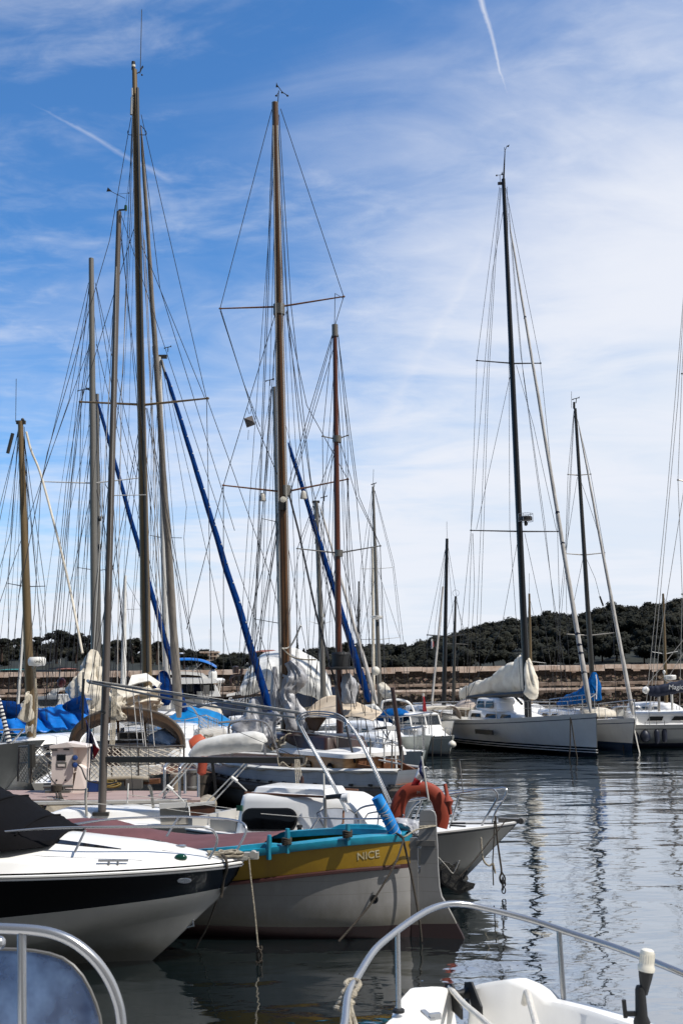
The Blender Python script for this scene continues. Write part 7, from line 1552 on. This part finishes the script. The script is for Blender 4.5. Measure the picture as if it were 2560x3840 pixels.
# navy hull boat with lettering and big white tarpaulin
a=at(730,2650,48);b_=at(1270,2650,48);fr=frame((a.x,48,0),(1,0));Ls=b_.x-a.x
t=thing('fishing_trawler','navy hulled boat with white lettering lying under a big white tarpaulin','boat',((a.x+b_.x)/2,48,0))
bf=beamf(2.8,.7,.45,2.2);zf=sheerf(1.75,2.1,2.5)
mb=MB(fr);hull(mb,Ls,bf,zf,[('d',0,0),('d',.05,0),('d',.72,1),('d',.9,1),('z',.3,2)],rake=.6,p=.2);build(mb,'hull',['navy','cream_cloth','dark_af'],t)
mb=MB(fr);deckcap(mb,Ls,bf,zf);build(mb,'deck','deck',t)
text('Sevan',at(858,2640,46.5),(1,0,.08),(0,0,1),.29,'lettering','letter_white',t,bold=.02)
flat([(852,2602),(905,2592),(912,2602),(850,2612)],46.5,'bulwark','gel',t,.1)
mb=MB();mb.slab([at(925,2506,47),at(948,2506,47),at(946,2516,47),at(928,2516,47)],(0,.5,0));mb.tube([at(937,2514,47.2),at(940,2600,47.2)],.05,8);build(mb,'radar_scanner','radar',t)
ridge=[(910,2560),(935,2500),(985,2452),(1040,2440),(1100,2432),(1150,2450),(1205,2490),(1235,2550),(1248,2620)]
low_=[(905,2608),(935,2604),(990,2592),(1040,2580),(1100,2596),(1150,2612),(1200,2626),(1235,2640),(1250,2652)]
RT=smooth([at(*p,48.2) for p in ridge],6);LT=smooth([at(*p,46.4) for p in low_],6)
def tf(u,v):
    i=u*(len(RT)-1);k=int(min(len(RT)-2,i));f=i-k;p=lerp(RT[k],RT[k+1],f);q=lerp(LT[k],LT[k+1],f)
    if v<=.5: w_=v*2;r_=lerp(q,p,w_);r_.y=lerp(q.y,p.y,w_**2.2)-.35*math.sin(w_*math.pi);bulge=math.sin(w_*math.pi)
    else: w_=(v-.5)*2;r_=lerp(p,V((q.x,p.y+(p.y-q.y),q.z)),w_);bulge=math.sin(w_*math.pi)
    return r_+V((0,-.10*bulge*nz((u*14,v*5,0),1,3)-.05*math.sin(u*55)*max(0,.25-v)*4,.10*nz((u*9,v*6,3),1.2,5)))
solo(MB().sheet(tf,44,24),'white_tarpaulin','white_cloth','big white tarpaulin tented over the navy hulled boat','tarpaulin',solid=.015,ang=80)
# boat with turquoise cover
a=at(585,2700,40);b_=at(905,2700,40);fr=frame((a.x,40,0),(1,0));Lt=b_.x-a.x
t=thing('covered_boat','white open boat lying under a turquoise cover behind the brown dodger','boat',((a.x+b_.x)/2,40,0));bf=beamf(2.2,.8,.4,2.2);zf=sheerf(1.1,1.1,1.2)
mb=MB(fr);hull(mb,Lt,bf,zf,[('d',0,0),('d',.3,0),('z',.1,0)],rake=.4);build(mb,'hull','gel',t)
def cvf(u,v): 
    y=lerp(-1,1,v);return fr@V((u*Lt*.98,y*(bf(u*.96)+.08),1.18+.75*(1-abs(y)**1.5)*(math.sin(min(1,u*2.2)*1.57) if u<.5 else (1-((u-.5)/.5)**1.6)*.95+.0)+.05*nz((u*9,y*3,0),1,1)))
solo(MB().sheet(cvf,30,14),'turquoise_cover','turq_tarp','turquoise canvas cover stretched over the open boat behind the brown dodger','cover',solid=.015,ang=80)
mb=bundle([at(690,2668,41.5),at(740,2672,41.5),at(800,2662,41.4),at(830,2690,41.3)],[.1,.2,.22,.1],[.1,.16,.2,.1],.1,12,99);solo(mb,'rolled_dinghy','cream_cloth','cream roll of canvas lying above the turquoise cover','canvas roll')
tubepx(t,[(600,2690,38.5),(655,2658,38.5),(690,2650,38.5),(720,2652,38.5),(750,2698,38.5)],.03,'steel','hoop_rail')
# left: cruiser, blue tarpaulin
t,fr,Lc,bf,zf=cruiser('low white motor cruiser with raked windscreen and roof arch behind the bright blue tarpaulin',-60,330,46,(1.5,1.5,1.9))
mb=MB();mb.slab([at(78,2640,45.2),at(100,2618,45.2),at(190,2606,45.2),at(300,2606,45.2),at(300,2655,45.2),at(78,2655,45.2)],(0,2.4,0));cbm=build(mb,'cabin','gel',t,smooth=False)
mb=MB();mb.slab([at(135,2624,45.15),at(226,2622,45.15),at(208,2648,45.15),at(150,2649,45.15)],(0,.03,0));build(mb,'windscreen','cabin_glass',cbm,smooth=False)
flat([(84,2636),(100,2622),(112,2622),(96,2640)],45.1,'windscreen','win',cbm,.03)
for d in (0,2.2):
    mb=MB();mb.slab([at(176,2607,45.3+d),at(200,2584,45.3+d),at(230,2579,45.3+d),at(300,2576,45.3+d),at(300,2584,45.3+d),at(222,2589,45.3+d),at(212,2606,45.3+d)],(0,.12,0));build(mb,'roof_arch','gel',t,smooth=False)
build(MB().box(at(278,2566,46),(.28,.2,.12),None,tx=.85),'radar_box','radar',t);build(MB().tube([at(286,2560,46),at(287,2540,46)],.04,8),'arch_light','lamp_white',t)
solo(MB().ball(at(231,2560,45),.185,(1,1,1.12),14,10),'ball_fender','fender_red','dark red ball fender hanging on a thin mast before the breakwater at left','fender')
tubepx(t,[(226,2545,45.1),(228,2470,45.1)],.012,'white_spar','whip_antenna',smoothit=False)
a=at(-60,2700,35);fr=frame((a.x,36.2,0),(1,0));b_=at(318,2700,35);Lt=b_.x-a.x
t=thing('covered_boat','teal hulled boat hidden under the bright blue tarpaulin at left','boat',((a.x+b_.x)/2,36.2,0));bf=beamf(2.4,.9,.4,3);zf=sheerf(1.3,1.3,1.4)
M['teal_hull']=mat('teal_hull_paint',(24,112,136),.4,0,.12,3)
mb=MB(fr);hull(mb,Lt,bf,zf,[('d',0,0),('d',.3,0),('z',.1,0)],rake=.3);build(mb,'hull','teal_hull',t)
top_=[(-70,2640),(0,2640),(70,2676),(130,2660),(185,2652),(240,2638),(300,2622),(330,2620)];bot_=[(-70,2752),(0,2752),(70,2750),(140,2746),(205,2740),(260,2736),(310,2730),(330,2728)]
RT2=smooth([at(*p,35.6) for p in top_],6);LT2=smooth([at(*p,34.6) for p in bot_],6)
def tf2(u,v):
    i=u*(len(RT2)-1);k=int(min(len(RT2)-2,i));f=i-k;p=lerp(RT2[k],RT2[k+1],f);q=lerp(LT2[k],LT2[k+1],f)
    if v<.7: r_=lerp(q,p,v/.7);w_=v/.7
    else: r_=lerp(p,p+V((0,2.2,-.15)),(v-.7)/.3);w_=1
    return r_+V((0,.22*nz((u*16+w_*3,w_*1.5,0),1,8)+.12*math.sin(u*38+w_*5)*(1-.4*w_),.03*math.sin(u*60)))
solo(MB().sheet(tf2,60,22),'blue_tarpaulin','tarp','bright blue tarpaulin draped in folds over the boat at far left','tarpaulin',solid=.012,ang=80)
mb=bundle([at(-40,2662,34.2),at(40,2662,34.2),at(75,2664,34.3)],[.25,.25,.15],[.28,.28,.2],.06,12,111);solo(mb,'navy_cover','navy_cloth','dark navy rolled cover lying along the top of the blue tarpaulin at the left edge','cover')
mb=bundle([at(238,2650,34.3),at(275,2648,34.2),at(320,2640,34.2)],[.05,.25,.3],[.05,.22,.3],.1,12,113);solo(mb,'navy_cover','navy_cloth','navy cloth bulging over the right end of the blue tarpaulin','cover')
# grey hull at the left edge
t,fr,bf,zf=yacht('yacht with dark grey hull and white deck whose bow points right at the left edge',at(-160,2800,28),(1,-.05),8.2,2.6,(1.35,1.3,1.5),'dark_grey_hull',mastpos=.72,bow=1.5,cab=True,rails=False)
bwp=at(66,2790,28)
tubepx(t,[(-80,2738,28),(0,2738,28),(90,2735,27.8),(80,2745,27.8),(40,2795,27.9)],.028,'steel','pulpit',smoothit=False);tubepx(t,[(18,2740,28),(-10,2830,28)],.024,'steel','pulpit',smoothit=False)
a=at(-8,2600,28);b_=at(42,2850-40,27.8);mb=MB();mats=[]
for k in range(30):
    p=lerp(a,b_,k/30);q=lerp(a,b_,(k+1)/30);r_=lerp(.05,.075,k/30);mb.tube([p,q],r_,8,mi=k%2)
build(mb,'striped_furled_sail',['dnavy_cloth','white_cloth'],t)
build(MB().tube([b_,b_-V((-.03,0,.25))],.1,10),'furler_drum','black',t)
# little boats between the ketch and the motorboat
t,fr,bf,zf=yacht('pale grey green yacht bow poking out behind the ketch stern',at(1380,2760,36.5),(.45,-.9),7.5,2.4,(1.0,1.0,1.2),'grey_hull',mastpos=.45,bow=.8)
t,fr,bf,zf=yacht('little white yacht with tangled steel rails between the ketch and the small white motorboat',at(1425,2780,33.5),(.35,-.93),6.2,2.1,(.75,.75,.9),'grey_hull',mastpos=.5,bow=.5)
tt=t
for p in ([(1400,2690,33),(1470,2690,32.6),(1500,2704,32)],[(1420,2650,33),(1500,2730,32)],[(1395,2735,33),(1500,2725,32)],[(1440,2690,32.8),(1460,2790,32)],[(1475,2690,32.6),(1470,2800,32)],[(1410,2700,33),(1470,2800,31.5)],[(1480,2700,32.5),(1430,2810,31.5)],[(1412,2760,32),(1506,2790,31)]): tubepx(tt,p,.018,'white_spar' if rnd.random()<.5 else 'ped_grey','stern_rail',smoothit=False)
flat([(1405,2728),(1470,2722),(1475,2730),(1405,2736)],32.4,'solar_panel','black',tt,.25);flat([(1448,2720),(1485,2722),(1484,2740),(1450,2738)],32.1,'life_raft','gel',tt,.3)
t,fr,bf,zf=yacht('white yacht under a black bimini frame and blue cover behind the small white motorboat',at(1490,2740,45.5),(.5,-.85),8,2.8,(1.0,1.0,1.2),mastpos=.5,rails=False)
for k,D in enumerate((43.4,44.6)):
    tubepx(t,[(1428+k*4,2700,D),(1432,2640-k*4,D),(1445,2628-k*4,D),(1490,2624-k*3,D),(1530,2634,D),(1548,2660,D),(1558,2690,D)],.045,'gel' if k==0 else 'black','bimini_hoop')
build(MB().sheet(lambda u,v:at(lerp(1432,1536,u),2632-8*math.sin(u*3.1)+6*u,lerp(43.5,44.8,v)),10,4),'bimini','black_cloth',t,solid=.03)
build(MB().slab([at(1436,2648,44.0),at(1520,2646,44.0),at(1530,2676,44),at(1436,2680,44)],(0,.02,0)),'clear_screen','vinyl',t,smooth=False)
mb=bundle([at(1415,2690,42.5),at(1455,2690,42.3),at(1500,2684,42.2),at(1540,2690,42.2)],[.1,.4,.5,.1],[.08,.3,.3,.08],.12,12,121);build(mb,'blue_cover','blue_cloth',t,ang=75)
mb=bundle([at(1362,2652,41.5),at(1400,2656,41.3),at(1425,2668,41)],[.1,.2,.1],[.08,.15,.08],.3,12,123);build(mb,'furled_main','white_cloth',t,ang=75)
# houseboat like awning with tan hoods behind the motorboat
t,fr,Lc,bf,zf=cruiser('cream motor boat with flat awning between the small motorboat and big yacht',1590,1830,47,(1.2,1.2,1.5))
mb=MB();mb.slab([at(1598,2656,45.5),at(1640,2651,45.5),at(1800,2656,45.5),at(1800,2661,45.5),at(1598,2662,45.5)],(0,2.4,0));build(mb,'awning_roof','cream_cloth',t,smooth=False)
for x in (1616,1640,1745,1795): tubepx(t,[(x,2658,45.6),(x,2700,45.6)],.025,'white_spar','awning_post',smoothit=False)
for x in range(1618,1642,4): flat([(x,2664),(x+2,2664),(x+2,2690),(x,2690)],45.7,'curtain','tan_cloth',t,.02)
for i,(x0,x1,yt,D) in enumerate(((1652,1728,2648,43.8),(1795,1872,2646,45.2))):
    hd_=thing('spray_hood',('left' if i==0 else 'right')+' one of two tan half round spray hoods in front of the breakwater','spray hood',at((x0+x1)/2,2700,D))
    P=[at((x0+x1)/2-(x1-x0)/2*math.cos(a),2698-(2698-yt)*math.sin(a)**.75,D) for a in [math.pi*k/16 for k in range(17)]]
    build(MB().loft([P,[lerp(p,sum(P,V())/17,.08)+V((0,.5,0)) for p in P],[lerp(p,sum(P,V())/17,.3)+V((0,.95,0)) for p in P]],closed=False),'hood','beige_cloth',hd_,solid=.015,ang=60)
    build(MB().slab([lerp(p,sum(P,V())/17,.25)+V((0,.9,0)) for p in P],(0,.02,0)),'clear_front','vinyl',hd_,smooth=False)
# loose wires and thin poles in the left thicket of rigging
for i,(x0,y0,x1,y1,D) in enumerate(((210,1500,190,2650,40),(242,1180,420,2640,38),(132,2100,18,2640,34),(690,2380,622,2650,33),(880,2000,700,2640,37),(590,2150,560,2640,42))):
    pass
# people-free quay lines: mooring warps of the far boats
for i,(p,q,lb) in enumerate((((2378,2740,41),(2398,2830,40.5),'thin pale warp slanting from the blue covered yacht bow into the water'),((2333,2728,42),(2336,2850,41.8),'straight dark warp hanging from the blue covered yacht bow into the water'),((1508,2820,40),(1537,2884,39),'dark warp slanting into the water left of the small white motorboat'))):
    solo(MB().tube(sag(at(*p),at(*q),.05),.022,6),'mooring_warp','rope_white' if i==0 else 'rope_dark',lb,'rope')
# ================================================================ more running rigging in the left thicket, more yachts behind it
def fan(src,top,D,xs,yb=2660,dy=0,m='wire',k=.62):
    for i,x in enumerate(xs):
        t0=(top[0]+((x-top[0])*.012),top[1]+(i*37)%160+dy)
        wires(src,D,[[t0,(lerp(t0[0],x,.5)+((i*13)%7-3),lerp(t0[1],yb,.5)),(x,yb-(i*53)%120,-.6 if i%2 else .6)]],'halyard',m,k)
byl={o['label']:o for o in sc.objects if o.get('label') and o.type=='EMPTY'}
g=lambda s: next(o for l,o in byl.items() if s in l)
fan(g('bronze coloured mast'),(82,1600),30,[-60,-25,12,48,140,188,212],2680)
fan(g('mainsail bundled in a hanging'),(346,1080),37.5,[110,182,240,300,420,490],2660)
fan(g('tallest mast'),(512,470),30.8,[250,400,452,640,700],2660)
fan(g('tallest mast'),(540,1540),30.8,[360,470,620,690],2680,k=.7)
fan(g('thickest blue furled'),(604,1360),46,[520,546,572,648,668,704],2640,k=.7)
fan(g('thin grey mast and dark blue'),(367,1500),44,[232,260,284,404,440],2640,k=.7)
fan(g('two varnished masts'),(1040,480),25.7,[880,966,1124,1170],2700,k=.9)
fan(g('two varnished masts'),(1062,1870),25.7,[920,980,1190],2740,k=.9)
fan(g('two varnished masts'),(1262,1280),24,[1150,1196,1226,1318,1344,1372],2740,k=.9)
fan(g('close left of the wide'),(1030,1470),42.7,[930,962,1000],2660,k=.7)
fan(g('mast carrying a small white radar'),(1399,1840),47,[1328,1358,1452,1488],2660,k=.55)
yacht('white yacht with low coachroof and full lifelines behind the grey wrapped sails',at(905,2750,34.5),(.8,-.35),7.5,2.4,(.95,.95,1.15),mastpos=.5)
yacht('white yacht with steel rails tucked behind the brown dodger and turquoise cover',at(700,2750,37.2),(.3,-.9),6.5,2.2,(.95,.95,1.15),mastpos=.5)
yacht('small white yacht with lifelines in front of the bright blue tarpaulin',at(150,2760,31.6),(-.85,-.2),6.5,2.2,(.8,.8,1.0),mastpos=.5,cab=False)
# odds and ends lying about on the pontoon and decks
for i,(x,y,D,m_,lb) in enumerate(((505,2958,23.4,'ped_grey','grey plastic crate on the pontoon right of the yellow hose coil'),(345,2968,22.9,'blue_plastic','small blue plastic tub on the pontoon right of the pedestal'))):
    c=atz(x,y,.67);mb=MB();mb.slab([c+V((-.16,-.12,0)),c+V((.16,-.12,0)),c+V((.16,.12,0)),c+V((-.16,.12,0))],(0,0,.02))
    for a,b_,sz in (((-.16,0,.11),(0,0,0),(.02,.26,.2)),((.16,0,.11),(0,0,0),(.02,.26,.2)),((0,-.12,.11),(0,0,0),(.34,.02,.2)),((0,.12,.11),(0,0,0),(.34,.02,.2))): mb.box(c+V(a),sz)
    solo(mb,'plastic_crate' if i==0 else 'plastic_tub',m_,lb,'crate' if i==0 else 'tub',smooth=False)
